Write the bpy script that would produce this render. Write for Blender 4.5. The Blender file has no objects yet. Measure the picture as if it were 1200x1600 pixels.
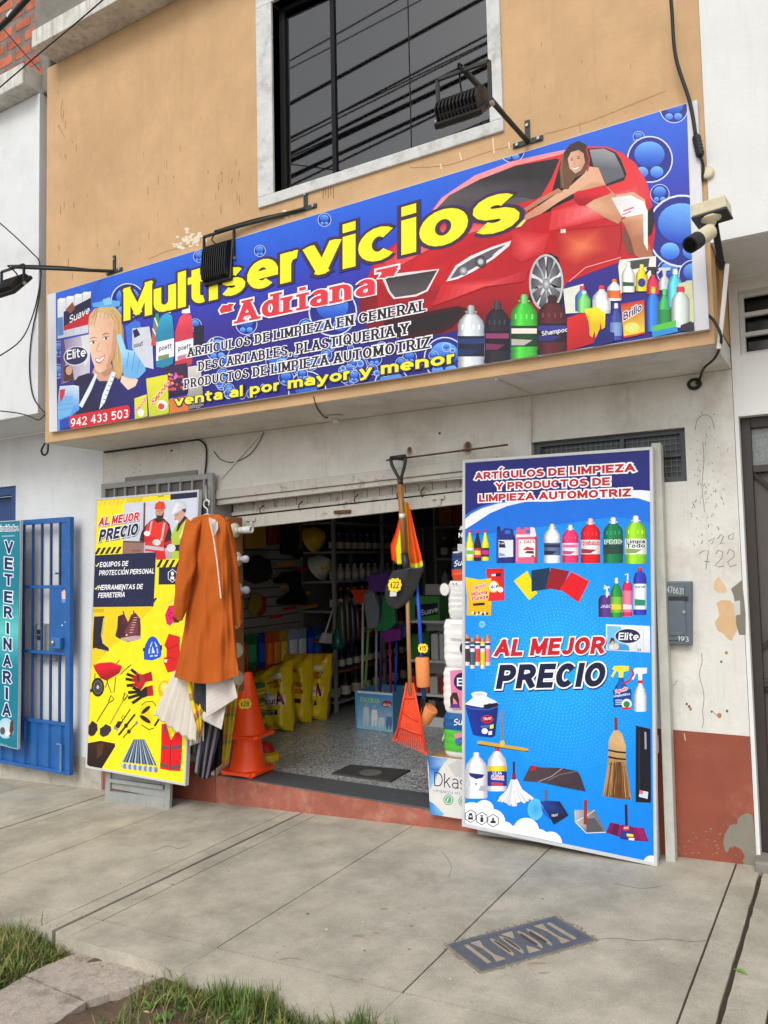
import bpy, bmesh, math, random
from math import sin, cos, pi, radians, sqrt, atan2
from mathutils import Vector, Matrix
from mathutils.geometry import tessellate_polygon

random.seed(7)
SC = bpy.context.scene
COL = SC.collection

# ---------------------------------------------------------------- camera
FL = 1229.87                       # focal length in photo pixels (photo 1200 x 1600)
YAW, PITCH, ROLL = -0.5350752, 0.0627853, -0.0216443
CAM = Vector((0, 0, 1.6))
_f = Vector((sin(YAW)*cos(PITCH), cos(YAW)*cos(PITCH), sin(PITCH)))
_r = Vector((cos(YAW), -sin(YAW), 0)); _u = _r.cross(_f)
R_ = cos(ROLL)*_r + sin(ROLL)*_u
U_ = -sin(ROLL)*_r + cos(ROLL)*_u
cam = bpy.data.cameras.new('camera'); camo = bpy.data.objects.new('camera', cam); COL.objects.link(camo)
camo.matrix_world = Matrix(((R_.x, U_.x, -_f.x, CAM.x), (R_.y, U_.y, -_f.y, CAM.y), (R_.z, U_.z, -_f.z, CAM.z), (0, 0, 0, 1)))
cam.sensor_fit = 'VERTICAL'; cam.sensor_height = 36.0; cam.sensor_width = 27.0
cam.lens = 36.0*FL/1600.0
cam.clip_start = 0.05; cam.clip_end = 2000
SC.camera = camo

# ---------------------------------------------------------------- light: overcast day
SUN_DIR = Vector((0.10, -0.78, 0.74)).normalized()     # towards the sun
w = bpy.data.worlds.new('World'); SC.world = w; w.use_nodes = True
nt = w.node_tree; nt.nodes.clear()
sky = nt.nodes.new('ShaderNodeTexSky'); sky.sky_type = 'NISHITA'; sky.sun_disc = False
sky.sun_elevation = math.asin(SUN_DIR.z); sky.sun_rotation = atan2(SUN_DIR.x, SUN_DIR.y)
sky.air_density = 1.0; sky.dust_density = 2.0; sky.ozone_density = 0.6
hs = nt.nodes.new('ShaderNodeHueSaturation'); hs.inputs['Saturation'].default_value = 0.14
bg = nt.nodes.new('ShaderNodeBackground'); bg.inputs['Strength'].default_value = 0.14
wo = nt.nodes.new('ShaderNodeOutputWorld')
nt.links.new(sky.outputs[0], hs.inputs['Color']); nt.links.new(hs.outputs[0], bg.inputs['Color']); nt.links.new(bg.outputs[0], wo.inputs['Surface'])
sl = bpy.data.lights.new('sun', 'SUN'); sl.energy = 1.0; sl.angle = radians(26); sl.color = (1.0, 0.97, 0.92)
so = bpy.data.objects.new('sun', sl); COL.objects.link(so)
so.rotation_euler = SUN_DIR.to_track_quat('Z', 'Y').to_euler(); so.location = (0, -20, 30)
SC.view_settings.view_transform = 'Standard'; SC.view_settings.look = 'None'
SC.view_settings.exposure = 0.46; SC.view_settings.gamma = 1.0
SC.render.engine = 'CYCLES'
SC.cycles.max_bounces = 8; SC.cycles.diffuse_bounces = 4; SC.cycles.transparent_max_bounces = 12
SC.cycles.use_denoising = True

# ---------------------------------------------------------------- measuring the place
def ray(px, py):
    return R_*((px-600)/FL) - U_*((py-800)/FL) + _f
def onY(px, py, Y):
    d = ray(px, py); return CAM + d*((Y-CAM.y)/d.y)
def onX(px, py, X):
    d = ray(px, py); return CAM + d*((X-CAM.x)/d.x)
def onZ(px, py, Z):
    d = ray(px, py); return CAM + d*((Z-CAM.z)/d.z)
W = 4.53          # plane of the ground floor walls
F = 3.95          # plane of the upper floor
FLOOR = 0.02      # shop floor
def gz(x): return 0.049*(x+0.5)          # the pavement falls to the left
def onG(px, py):
    d = ray(px, py); n = Vector((-0.049, 0, 1)); return CAM + d*((0.0245-n.dot(CAM))/n.dot(d))

def s2l(c):
    c = c/255.0
    return c/12.92 if c <= 0.04045 else ((c+0.055)/1.055)**2.4
def rgb(*c):
    return tuple(s2l(x) for x in c[:3])

# ---------------------------------------------------------------- materials
MATS = {}
def N(t, kind, **kw):
    n = t.nodes.new(kind)
    for k, v in kw.items():
        if k in n.inputs: n.inputs[k].default_value = v
        else: setattr(n, k, v)
    return n
def mat(name, c, rough=0.6, var=0.0, vscale=6.0, bump=0.0, bscale=40.0, metal=0.0, spec=0.5, stretch=None, c2=None, thr=(0.45, 0.6), mscale=3.0, dirt=0.0, speck=0.0, sheen=0.0, trans=0.0):
    """Principled material; var mottles the colour, c2 shows in patches, dirt adds upright streaks, bump roughens."""
    if name in MATS: return MATS[name]
    m = bpy.data.materials.new(name); m.use_nodes = True
    t = m.node_tree; p = t.nodes['Principled BSDF']; L = t.links.new
    col = rgb(*c)
    p.inputs['Base Color'].default_value = (*col, 1); p.inputs['Roughness'].default_value = rough
    p.inputs['Metallic'].default_value = metal; p.inputs['Specular IOR Level'].default_value = spec
    if sheen: p.inputs['Sheen Weight'].default_value = sheen
    if trans: p.inputs['Transmission Weight'].default_value = trans
    m.diffuse_color = (*col, 1)
    if var or c2 or dirt or bump:
        tc = N(t, 'ShaderNodeTexCoord'); mp = N(t, 'ShaderNodeMapping'); L(tc.outputs['Object'], mp.inputs['Vector'])
        if stretch: mp.inputs['Scale'].default_value = stretch
    cur = None
    if var:
        n1 = N(t, 'ShaderNodeTexNoise', Scale=vscale, Detail=6.0, Roughness=0.65); L(mp.outputs[0], n1.inputs['Vector'])
        r = N(t, 'ShaderNodeMapRange'); r.inputs['From Min'].default_value = 0.3; r.inputs['From Max'].default_value = 0.7
        r.inputs['To Min'].default_value = 1-var; r.inputs['To Max'].default_value = 1+var; L(n1.outputs['Fac'], r.inputs['Value'])
        mx = N(t, 'ShaderNodeMix', data_type='RGBA', blend_type='MULTIPLY'); mx.inputs[0].default_value = 1
        mx.inputs[6].default_value = (*col, 1); L(r.outputs[0], mx.inputs[7]); cur = mx.outputs[2]
    def mix(fac, c_b):
        nonlocal cur
        mx = N(t, 'ShaderNodeMix', data_type='RGBA'); L(fac, mx.inputs[0])
        if cur: L(cur, mx.inputs[6])
        else: mx.inputs[6].default_value = (*col, 1)
        mx.inputs[7].default_value = (*c_b, 1); cur = mx.outputs[2]
    if c2:
        n2 = N(t, 'ShaderNodeTexNoise', Scale=mscale, Detail=8.0, Roughness=0.7); L(mp.outputs[0], n2.inputs['Vector'])
        r2 = N(t, 'ShaderNodeMapRange'); r2.inputs['From Min'].default_value = thr[0]; r2.inputs['From Max'].default_value = thr[1]; L(n2.outputs['Fac'], r2.inputs['Value'])
        mix(r2.outputs[0], rgb(*c2))
    if dirt:
        m3 = N(t, 'ShaderNodeMapping'); m3.inputs['Scale'].default_value = (14, 14, 0.9); L(tc.outputs['Object'], m3.inputs['Vector'])
        n3 = N(t, 'ShaderNodeTexNoise', Scale=2.0, Detail=6.0, Roughness=0.7); L(m3.outputs[0], n3.inputs['Vector'])
        r3 = N(t, 'ShaderNodeMapRange'); r3.inputs['From Min'].default_value = 0.52; r3.inputs['From Max'].default_value = 0.78; r3.inputs['To Max'].default_value = dirt; L(n3.outputs['Fac'], r3.inputs['Value'])
        mix(r3.outputs[0], tuple(x*0.35 for x in col))
    if speck:
        n4 = N(t, 'ShaderNodeTexNoise', Scale=170.0, Detail=3.0, Roughness=0.8); L(tc.outputs['Object'], n4.inputs['Vector'])
        r4 = N(t, 'ShaderNodeMapRange'); r4.inputs['From Min'].default_value = 0.35; r4.inputs['From Max'].default_value = 0.65; r4.inputs['To Min'].default_value = 1-speck; r4.inputs['To Max'].default_value = 1+speck; L(n4.outputs['Fac'], r4.inputs['Value'])
        mx = N(t, 'ShaderNodeMix', data_type='RGBA', blend_type='MULTIPLY'); mx.inputs[0].default_value = 1; L(cur, mx.inputs[6]); L(r4.outputs[0], mx.inputs[7]); cur = mx.outputs[2]
    if cur: L(cur, p.inputs['Base Color'])
    if bump:
        nb = N(t, 'ShaderNodeTexNoise', Scale=bscale, Detail=6.0, Roughness=0.7); L(mp.outputs[0], nb.inputs['Vector'])
        b = N(t, 'ShaderNodeBump', Strength=bump, Distance=0.01); L(nb.outputs['Fac'], b.inputs['Height']); L(b.outputs[0], p.inputs['Normal'])
    MATS[name] = m
    return m
def ink(name, rough=0.35, spec=0.5, var=0.09):
    """printed or dyed surface: its colours are stored on the mesh"""
    if name in MATS: return MATS[name]
    m = bpy.data.materials.new(name); m.use_nodes = True
    t = m.node_tree; p = t.nodes['Principled BSDF']
    a = N(t, 'ShaderNodeAttribute', attribute_name='Col'); 
    tc = N(t, 'ShaderNodeTexCoord'); n = N(t, 'ShaderNodeTexNoise', Scale=14.0, Detail=9.0, Roughness=.75); t.links.new(tc.outputs['Object'], n.inputs['Vector'])
    r = N(t, 'ShaderNodeMapRange'); r.inputs['From Min'].default_value = .3; r.inputs['From Max'].default_value = .7; r.inputs['To Min'].default_value = 1-var; r.inputs['To Max'].default_value = 1+var*.7; t.links.new(n.outputs['Fac'], r.inputs['Value'])
    mx = N(t, 'ShaderNodeMix', data_type='RGBA', blend_type='MULTIPLY'); mx.inputs[0].default_value = 1; t.links.new(a.outputs['Color'], mx.inputs[6]); t.links.new(r.outputs[0], mx.inputs[7]); t.links.new(mx.outputs[2], p.inputs['Base Color'])
    p.inputs['Roughness'].default_value = rough; p.inputs['Specular IOR Level'].default_value = spec
    MATS[name] = m
    return m

# ---------------------------------------------------------------- mesh builder
ORG = {}
class MB:
    def __init__(s): s.v = []; s.f = []; s.m = []; s.c = []; s.cur = 0; s.col = None
    def add(s, vs, fs, col=None):
        o = len(s.v); s.v += [Vector(x) for x in vs]
        for f in fs: s.f.append(tuple(i+o for i in f)); s.m.append(s.cur)
        col = col or s.col
        if isinstance(col, list): s.c += col
        else: s.c += [rgb(*col) if col else (0.8, 0.8, 0.8)]*len(vs)
        return s
    def box(s, a, b, col=None, M=None):
        x0, y0, z0 = a; x1, y1, z1 = b
        vs = [(x0,y0,z0),(x1,y0,z0),(x1,y1,z0),(x0,y1,z0),(x0,y0,z1),(x1,y0,z1),(x1,y1,z1),(x0,y1,z1)]
        if M: vs = [M @ Vector(q) for q in vs]
        return s.add(vs, [(0,3,2,1),(4,5,6,7),(0,1,5,4),(1,2,6,5),(2,3,7,6),(3,0,4,7)], col)
    def bbox(s, a, b, r=0.01, col=None, M=None, seg=2):
        """box with rounded edges"""
        bm = bmesh.new(); bmesh.ops.create_cube(bm, size=1)
        a = Vector(a); b = Vector(b); d = b-a
        for q in bm.verts: q.co = Vector(((q.co.x+.5)*d.x+a.x, (q.co.y+.5)*d.y+a.y, (q.co.z+.5)*d.z+a.z))
        r = min(r, min(abs(d.x), abs(d.y), abs(d.z))*0.45)
        bmesh.ops.bevel(bm, geom=bm.edges[:], offset=r, segments=seg, affect='EDGES', profile=0.5)
        return s.bm(bm, col, M)
    def bm(s, bm, col=None, M=None):
        bm.verts.ensure_lookup_table(); bm.verts.index_update()
        vs = [(M @ q.co) if M else q.co.copy() for q in bm.verts]
        fs = [[q.index for q in f.verts] for f in bm.faces]; bm.free()
        return s.add(vs, fs, col)
    def tube(s, pts, r, n=8, col=None, caps=True, closed=False):
        """tube along points; r a number or one radius per point"""
        P = [Vector(p) for p in pts]; k = len(P); rs = r if isinstance(r, (list, tuple)) else [r]*k
        vs = []; fs = []; up = None
        for i in range(k):
            a = P[i-1] if (i > 0 or closed) else P[i]; b = P[(i+1) % k] if (i < k-1 or closed) else P[i]
            d = (b-a).normalized()
            if up is None: up = d.orthogonal().normalized()
            up = (up-d*up.dot(d)); up = up.normalized() if up.length > 1e-6 else d.orthogonal().normalized()
            q = d.cross(up)
            for j in range(n):
                an = 2*pi*j/n; vs.append(P[i]+(up*cos(an)+q*sin(an))*rs[i])
        m = k if closed else k-1
        for i in range(m):
            for j in range(n):
                a = i*n+j; b = i*n+(j+1) % n; i2 = ((i+1) % k)*n
                fs.append((a, b, i2+(j+1) % n, i2+j))
        if caps and not closed: fs.append(tuple(range(n-1, -1, -1))); fs.append(tuple((k-1)*n+j for j in range(n)))
        return s.add(vs, fs, col)
    def lathe(s, prof, n=20, M=None, col=None, cols=None, cap=True, sq=None):
        """prof: list of (r, z); cols: colour per ring; sq=(ax, ay, e): superellipse cross-section"""
        vs = []; fs = []; cc = []
        for i, (r, z) in enumerate(prof):
            for j in range(n):
                a = 2*pi*(j+.5)/n; x, y = cos(a), sin(a)
                if sq:
                    e = sq[2]; x = math.copysign(abs(x)**e, x)*sq[0]; y = math.copysign(abs(y)**e, y)*sq[1]
                q = Vector((x*r, y*r, z)); vs.append(M @ q if M else q)
                if cols: cc.append(rgb(*cols[i]))
        for i in range(len(prof)-1):
            for j in range(n): fs.append((i*n+j, i*n+(j+1) % n, (i+1)*n+(j+1) % n, (i+1)*n+j))
        if cap: fs.append(tuple(range(n-1, -1, -1))); fs.append(tuple((len(prof)-1)*n+j for j in range(n)))
        return s.add(vs, fs, cc if cols else col)
    def prism(s, poly, d, col=None):
        """extrude a planar 3D polygon by vector d"""
        P = [Vector(p) for p in poly]; d = Vector(d); n = len(P)
        tr = tessellate_polygon([P])
        nf = sum(((P[i]-P[0]).cross(P[(i+1) % n]-P[0]) for i in range(1, n-1)), Vector())
        fl = nf.dot(d) > 0
        vs = P+[p+d for p in P]; fs = []
        for t in tr:
            a, b, c = t; nn = (P[b]-P[a]).cross(P[c]-P[a])
            if (nn.dot(d) > 0): a, c = c, a
            fs.append((a, b, c)); fs.append((c+n, b+n, a+n))
        for i in range(n):
            j = (i+1) % n
            fs.append((i, j, j+n, i+n) if fl else (j, i, i+n, j+n))
        return s.add(vs, fs, col)
    def quad(s, a, b, c, d, col=None): return s.add([a, b, c, d], [(0, 1, 2, 3)], col)
    def grid(s, fn, nu, nv, colfn=None, thick=None, flip=False):
        """sheet fn(u,v), u,v in 0..1"""
        vs = []; cc = []
        for j in range(nv+1):
            for i in range(nu+1):
                u, v = i/nu, j/nv; vs.append(Vector(fn(u, v))); cc.append(rgb(*colfn(u, v)) if colfn else (rgb(*s.col) if s.col else (.8,.8,.8)))
        fs = [(j*(nu+1)+i, j*(nu+1)+i+1, (j+1)*(nu+1)+i+1, (j+1)*(nu+1)+i) for j in range(nv) for i in range(nu)]
        if flip: fs = [f[::-1] for f in fs]
        if thick:
            n = len(vs); t = Vector(thick)
            vs2 = [q+t for q in vs]; fs2 = [tuple(i+n for i in f[::-1]) for f in fs]
            ring = list(range(nu+1))+[j*(nu+1)+nu for j in range(1, nv+1)]+[nv*(nu+1)+i for i in range(nu-1, -1, -1)]+[j*(nu+1) for j in range(nv-1, 0, -1)]
            sd = [(ring[k], ring[k]+n, ring[(k+1) % len(ring)]+n, ring[(k+1) % len(ring)]) for k in range(len(ring))]
            return s.add(vs+vs2, fs+fs2+sd, cc+cc)
        return s.add(vs, fs, cc)
    def build(s, name, mats, parent=None, smooth=False, bevel=0, auto=None, kind=None, org=None, sub=0, wob=None):
        me = bpy.data.meshes.new(name); o = bpy.data.objects.new(name, me)
        if parent is None: og = Vector(org) if org is not None else Vector((0, 0, 0)); o.location = og
        else: og = ORG[parent.name]; o.parent = parent
        me.from_pydata([q-og for q in s.v], [], s.f)
        if not isinstance(mats, (list, tuple)): mats = [mats]
        for m in mats: me.materials.append(m)
        if len(mats) > 1: me.polygons.foreach_set('material_index', s.m)
        if any(m.name in INKS for m in mats):
            at = me.color_attributes.new('Col', 'FLOAT_COLOR', 'POINT')
            at.data.foreach_set('color', [x for c in s.c for x in (c[0], c[1], c[2], 1.0)])
        if smooth: me.polygons.foreach_set('use_smooth', [True]*len(me.polygons))
        COL.objects.link(o); ORG[o.name] = og
        if auto is not None:
            me.polygons.foreach_set('use_smooth', [True]*len(me.polygons)); me.set_sharp_from_angle(angle=radians(auto))
        if bevel:
            b = o.modifiers.new('bevel', 'BEVEL'); b.width = bevel; b.segments = 2; b.limit_method = 'ANGLE'; b.angle_limit = radians(40)
        if sub:
            b = o.modifiers.new('sub', 'SUBSURF'); b.levels = sub; b.render_levels = sub
        if kind: o['kind'] = kind
        return o
INKS = set()
def inkm(*a, **k):
    m = ink(*a, **k); INKS.add(m.name); return m

def thing(name, label, cat, loc=(0, 0, 0), group=None):
    o = bpy.data.objects.new(name, None); COL.objects.link(o); o.location = loc; ORG[o.name] = Vector(loc)
    o.empty_display_size = 0.1
    o['label'] = label; o['category'] = cat
    if group: o['group'] = group
    return o
def tag(o, label, cat, group=None):
    o['label'] = label; o['category'] = cat
    if group: o['group'] = group
    return o
def dup(o, loc, label=None, rot=None, scale=None, group=None):
    """a copy of a thing with copies of its parts and sub-parts"""
    def cp(q, par):
        c = q.copy(); COL.objects.link(c)
        if par: c.parent = par
        for ch in list(q.children): cp(ch, c)
        return c
    c = cp(o, None); c.location = loc
    if rot is not None: c.rotation_euler = rot
    if scale is not None: c.scale = scale
    if label: c['label'] = label
    if group: c['group'] = group
    ORG[c.name] = Vector(loc)
    return c
def lerp(a, b, t): return a+(b-a)*t
def arc(cx, cy, rx, ry, a0, a1, n=10):
    return [(cx+rx*cos(radians(lerp(a0, a1, i/n))), cy+ry*sin(radians(lerp(a0, a1, i/n)))) for i in range(n+1)]
def smoothpts(P, n=6, closed=False):
    """Catmull-Rom through points"""
    P = [Vector(p) for p in P]; out = []; k = len(P)
    for i in range(k if closed else k-1):
        g = lambda j: P[j % k] if closed else P[max(0, min(k-1, j))]
        p0, p1, p2, p3 = g(i-1), g(i), g(i+1), g(i+2)
        for q in range(n):
            t = q/n
            out.append(0.5*((2*p1)+(p2-p0)*t+(2*p0-5*p1+4*p2-p3)*t*t+(3*p1-p0-3*p2+p3)*t**3))
    if not closed: out.append(P[-1])
    return out
# ================================================================ setting: ground
CONC = mat('pavement_concrete', (177, 170, 154), 0.9, var=0.22, vscale=4.0, bump=0.4, bscale=60, c2=(136, 131, 119), thr=(0.47, 0.74), mscale=1.7, speck=.16)
GROUT = mat('dirt_in_joints', (70, 58, 50), 0.95, var=0.3, vscale=30)
SOIL = mat('bare_soil', (98, 80, 64), 0.95, var=0.25, vscale=12, bump=0.8, bscale=50, c2=(120, 100, 80), thr=(0.5, 0.65), mscale=18)
PATH = mat('rough_path_concrete', (184, 172, 160), 0.95, var=0.2, vscale=30, bump=0.9, bscale=90, c2=(128, 116, 106), thr=(0.5, 0.7), mscale=6)
rs = random.Random(3)

g = MB()
g.add([(-200, -200, -0.75-9.8), (200, -200, -0.75+9.8), (200, 200, -0.75+9.8), (-200, 200, -0.75-9.8)], [(0, 1, 2, 3)])
g.build('ground', mat('street_surface', (160, 154, 144), 0.95, var=0.15, vscale=4), kind='structure')

def jit(a): return rs.uniform(-a, a)
def slab(m, x0, x1, y0, y1, rag0=0.0, rag1=0.0, top=0.0, rag_front=0.0):
    """one pavement slab following the fall; rag = ragged edge"""
    n = max(2, int((y1-y0)/0.07)); k = max(2, int((x1-x0)/0.08))
    L = [(x0+(abs(jit(rag0)) if rag0 else 0), lerp(y0, y1, i/n)) for i in range(n+1)]
    Rr = [(x1-(abs(jit(rag1)) if rag1 else 0), lerp(y0, y1, i/n)) for i in range(n+1)]
    fr = [(lerp(L[0][0], Rr[0][0], i/k), y0+(abs(jit(rag_front)) if rag_front else 0)) for i in range(1, k)]
    ring = [L[0]]+fr+Rr+L[::-1][:-1]
    m.prism([(x, y, gz(x)+top) for x, y in ring], (0, 0, -0.12))
sw = MB()
xs = [(-14.0, .006), (-12.2, .006), (-10.4, .006), (-8.6, .006), (-7.2, .006), (-6.3, .006), (-5.42, .004), (-5.30, .018), (-5.18, .005), (-4.42, .007), (-3.52, .006), (-3.40, .020), (-3.27, .006), (-2.52, .006), (-1.57, .008), (-0.60, .008), (-0.475, .0155), (-0.33, .012), (0.6, .008), (1.6, .008), (2.8, .008), (4.2, .008), (6, .008), (8, .008)]
for (xa, ga), (xb, gb) in zip(xs[:-1], xs[1:]):
    cracka, crackb = ga > .015, gb > .015
    rag = lambda c: 0.0045 if c else 0.0012
    narrow = (xb-xa) < 0.16
    edge_y = 2.50 + (0.03 if xa < -3.3 else 0)
    if narrow or cracka or crackb:
        slab(sw, xa+ga/2, xb-gb/2, 2.712, 5.2 if xa > -0.7 else 4.60, rag(cracka), rag(crackb))
        slab(sw, xa+ga/2, xb-gb/2, edge_y, 2.706, rag(cracka), rag(crackb), rag_front=.012)
    else:
        slab(sw, xa+ga/2, xb-gb/2, 2.714, 4.60, .001, .001)
        slab(sw, xa+0.001, xb-0.001, edge_y, 2.706, 0, 0, rag_front=.012)
sw.build('pavement', CONC, kind='structure', bevel=0.004)
d = MB(); d.add([(x, y, gz(x)-0.016) for x, y in [(-14, 2.56), (8, 2.56), (8, 4.6), (-14, 4.6)]], [(0, 1, 2, 3)])
d.build('joint_dirt', GROUT, kind='structure')

# soil verge between pavement and street, with humps
def soil_h(x, y): return gz(x)-0.075+0.022*sin(x*5.1+1)*sin(y*6.3)+0.015*sin(x*13+y*9)+0.010*sin(x*31-y*27)
s_ = MB(); s_.grid(lambda u, v: (lerp(-14, 8, u), lerp(-1.5, 2.62, v), soil_h(lerp(-14, 8, u), lerp(-1.5, 2.62, v))), 300, 90)
s_.build('soil_verge', SOIL, kind='structure', smooth=True)
# garden path of rough concrete
pz = lambda x, y: gz(x)-0.058
def path_slab(m, ring):
    out = []
    for i in range(len(ring)):
        a, b = Vector(ring[i]), Vector(ring[(i+1) % len(ring)]); n = max(2, int((b-a).length/0.03))
        out += [a.lerp(b, k/n)+Vector((jit(.005), jit(.005))) for k in range(n)]
    m.prism([(p.x, p.y, pz(p.x, p.y)) for p in out], (0, 0, -0.09))
def onP(px, py):
    q = onG(px, py); k = 1+0.058/1.65; return (q.x*k, q.y*k)
pl_ = MB()
A, B, Cc, D = onP(133, 1481), onP(263, 1523), onP(163, 1600), onP(0, 1538)
E1, E2 = onP(78, 1540), onP(137, 1563)
path_slab(pl_, [A, B, onP(136, 1562), onP(40, 1522)])
dv = (Vector(Cc)-Vector(B)).normalized()
path_slab(pl_, [onP(37, 1524), onP(133, 1565), tuple(Vector(onP(133, 1565))+dv*0.8), tuple(Vector(onP(37, 1524))+dv*0.8)])
pl_.build('garden_path', PATH, kind='structure', bevel=0.005)

# grass
GR = inkm('grass_blades', 0.7, 0.3)
gm = MB(); rg = random.Random(5)
def blade(x, y, z, h, lean, az, wd, c):
    dx, dy = cos(az), sin(az); px_, py_ = -dy*wd, dx*wd
    b0 = Vector((x, y, z-0.01)); b1 = b0+Vector((dx*lean*.35, dy*lean*.35, h*.6)); b2 = b0+Vector((dx*lean, dy*lean, h))
    dc = tuple(q*0.8 for q in c)
    gm.add([b0-Vector((px_, py_, 0)), b0+Vector((px_, py_, 0)), b1+Vector((px_*.8, py_*.8, 0)), b1-Vector((px_*.8, py_*.8, 0)), b2], [(0, 1, 2, 3), (3, 2, 4)], [dc, dc, c, c, c])
def onpath(x, y):
    a = Vector(A); b = Vector(B); q = Vector((x, y)); e = (b-a).normalized(); t = (q-a).dot(e)/(b-a).length; s = (q-a).dot(dv)
    return -0.04 < t < 1.06 and s > -0.015
cnt = 0
while cnt < 34000:
    x = rg.uniform(-6.2, 1.2) if rg.random() < .3 else rg.uniform(-4.6, -0.6); y = rg.uniform(1.1, 2.60)
    left = x < A[0]+0.02
    if onpath(x, y): continue
    dens = 0.5+0.5*sin(x*7+2.3)*sin(y*8+1)+0.35*sin(x*19)*sin(y*17+2)
    if left: p = 1.0 if y < 2.57 else .3
    else:
        e = 2.50-y                       # distance from the pavement edge
        p = (0.85 if e < 0.22 else 0.12)*(0.4 + 0.8*max(0, dens))
        if x > -2.25 and 0.06 < e < .5 and x < -1.3: p *= 0.35
        if e < 0: p *= .15
    if rg.random() > p: continue
    tuft = max(0, dens)
    h = (rg.uniform(.018, .06)*(1+.8*tuft) if left else rg.uniform(.018, .058)*(1+.8*tuft))
    if rg.random() < .03: h *= 1.9
    k = rg.random(); q = rg.random()
    c = rgb(lerp(72, 124, k), lerp(94, 136, k), lerp(46, 68, k)) if q > .2 else rgb(lerp(150, 176, k), lerp(138, 158, k), lerp(88, 100, k))
    blade(x, y, soil_h(x, y), h, rg.uniform(.02, .08), rg.uniform(0, 2*pi), rg.uniform(.0017, .0036), c)
    cnt += 1
for k in range(1500):        # taller tufts hanging over the pavement edge
    x = rg.uniform(-2.35, -1.0); tq = math.floor(x*9)*1.7; y = 2.50-abs(rg.gauss(.02, .05))
    if sin(tq*3.1) < -.2: continue
    kk = rg.random(); blade(x, y, soil_h(x, y), rg.uniform(.05, .13), rg.uniform(.01, .05), rg.uniform(0, 6.3), rg.uniform(.0018, .0034), rgb(lerp(70, 120, kk), lerp(100, 140, kk), lerp(42, 64, kk)))
for k in range(260):         # broad leaved weeds
    x = rg.uniform(-4.4, -3.1) if k % 2 else rg.uniform(-2.5, -1.2); y = rg.uniform(2.0, 2.46)
    if onpath(x, y): continue
    kk = rg.random()
    for j in range(4): blade(x, y, soil_h(x, y)+.012, rg.uniform(.008, .03), rg.uniform(.02, .045), rg.uniform(0, 6.3), rg.uniform(.006, .011), rgb(lerp(70, 110, kk), lerp(112, 146, kk), lerp(48, 66, kk)))
for k in range(1400):        # short moss and weeds along the pavement edge by the path
    x = rg.uniform(A[0]-.1, B[0]+.35); y = 2.49-abs(rg.gauss(0, .035))
    c = rgb(rg.uniform(110, 140), rg.uniform(105, 125), rg.uniform(50, 70))
    blade(x, y, pz(x, y)-0.01, rg.uniform(.008, .028), .015, rg.uniform(0, 6.3), .003, c)
go = gm.build('grass', GR, kind='stuff')
tag(go, 'short green grass growing on the soil verge beside the pavement', 'grass')
ls = MB()
rl = random.Random(8)
for k in range(160):
    x = rl.uniform(-4.2, -0.8); y = rl.uniform(1.7, 2.48)
    if onpath(x, y): continue
    z = soil_h(x, y)+.004; a = rl.uniform(0, 6.3); L_ = rl.uniform(.008, .03); wd = rl.uniform(.003, .006)
    e = Vector((cos(a), sin(a), rl.uniform(-.2, .4)))*L_; n_ = Vector((-sin(a), cos(a), 0))*wd; b0 = Vector((x, y, z))
    ls.add([b0-n_, b0+e*.5-n_*1.4+Vector((0,0,.004)), b0+e, b0+n_], [(0, 1, 2, 3)], (190, 172, 130) if rl.random() < .7 else (120, 96, 70))
lo = ls.build('dry_leaf_litter', GR, kind='stuff'); tag(lo, 'bits of dry straw and leaf on the bare soil', 'litter')

# ================================================================ buildings
YEL = mat('ochre_plaster', (200, 164, 122), 0.85, var=0.09, vscale=3.5, bump=0.25, bscale=25, c2=(188, 152, 110), thr=(0.45, 0.75), mscale=1.1, dirt=0.12)
YELE = mat('ochre_fascia', (205, 160, 105), 0.85, var=0.1, vscale=6, bump=0.25, bscale=40)
CREAM = mat('cream_plaster', (216, 213, 206), 0.9, var=0.08, vscale=3, bump=0.3, bscale=30, c2=(188, 182, 170), thr=(0.5, 0.72), mscale=2.2, dirt=0.25)
WHITE = mat('white_plaster', (222, 222, 220), 0.85, var=0.04, vscale=3, bump=0.2, bscale=30, dirt=0.12)
WHITE2 = mat('cool_white_plaster', (218, 220, 221), 0.85, var=0.05, vscale=2, bump=0.15, bscale=25, c2=(190, 192, 192), thr=(0.5, 0.8), mscale=1.5, dirt=0.12)
TRIM = mat('whitewashed_trim', (205, 206, 204), 0.9, var=0.12, vscale=10, bump=0.4, bscale=40, c2=(170, 168, 160), thr=(0.52, 0.7), mscale=9)
RED = mat('red_oxide_paint', (140, 72, 52), 0.75, var=0.14, vscale=4, bump=0.2, bscale=40, c2=(162, 98, 78), thr=(0.55, 0.75), mscale=2.6)
REDS = mat('worn_red_step', (158, 92, 74), 0.85, var=0.2, vscale=6, bump=0.4, bscale=40, c2=(176, 128, 110), thr=(0.5, 0.7), mscale=7)
GREY = mat('grey_cement', (128, 124, 116), 0.95, var=0.22, vscale=6, bump=0.6, bscale=30)
DGREY = mat('dark_cement', (92, 88, 82), 0.95, var=0.25, vscale=5, bump=0.6, bscale=30)
OLDW = mat('whitewash_drips', (205, 203, 196), 0.95, var=0.2, vscale=8, bump=0.6, bscale=30, dirt=1.0)
STEEL = mat('grey_painted_steel', (150, 152, 150), 0.5, var=0.12, vscale=8, bump=0.1, bscale=60, dirt=0.35)
BLACK = mat('black_paint', (18, 18, 19), 0.6, var=0.1, vscale=10, spec=.2)
DOORB = mat('dark_brown_steel', (52, 44, 40), 0.5, var=0.15, vscale=8)
WFRAME = mat('white_window_paint', (205, 205, 200), 0.6, var=0.08, vscale=12)

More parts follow.
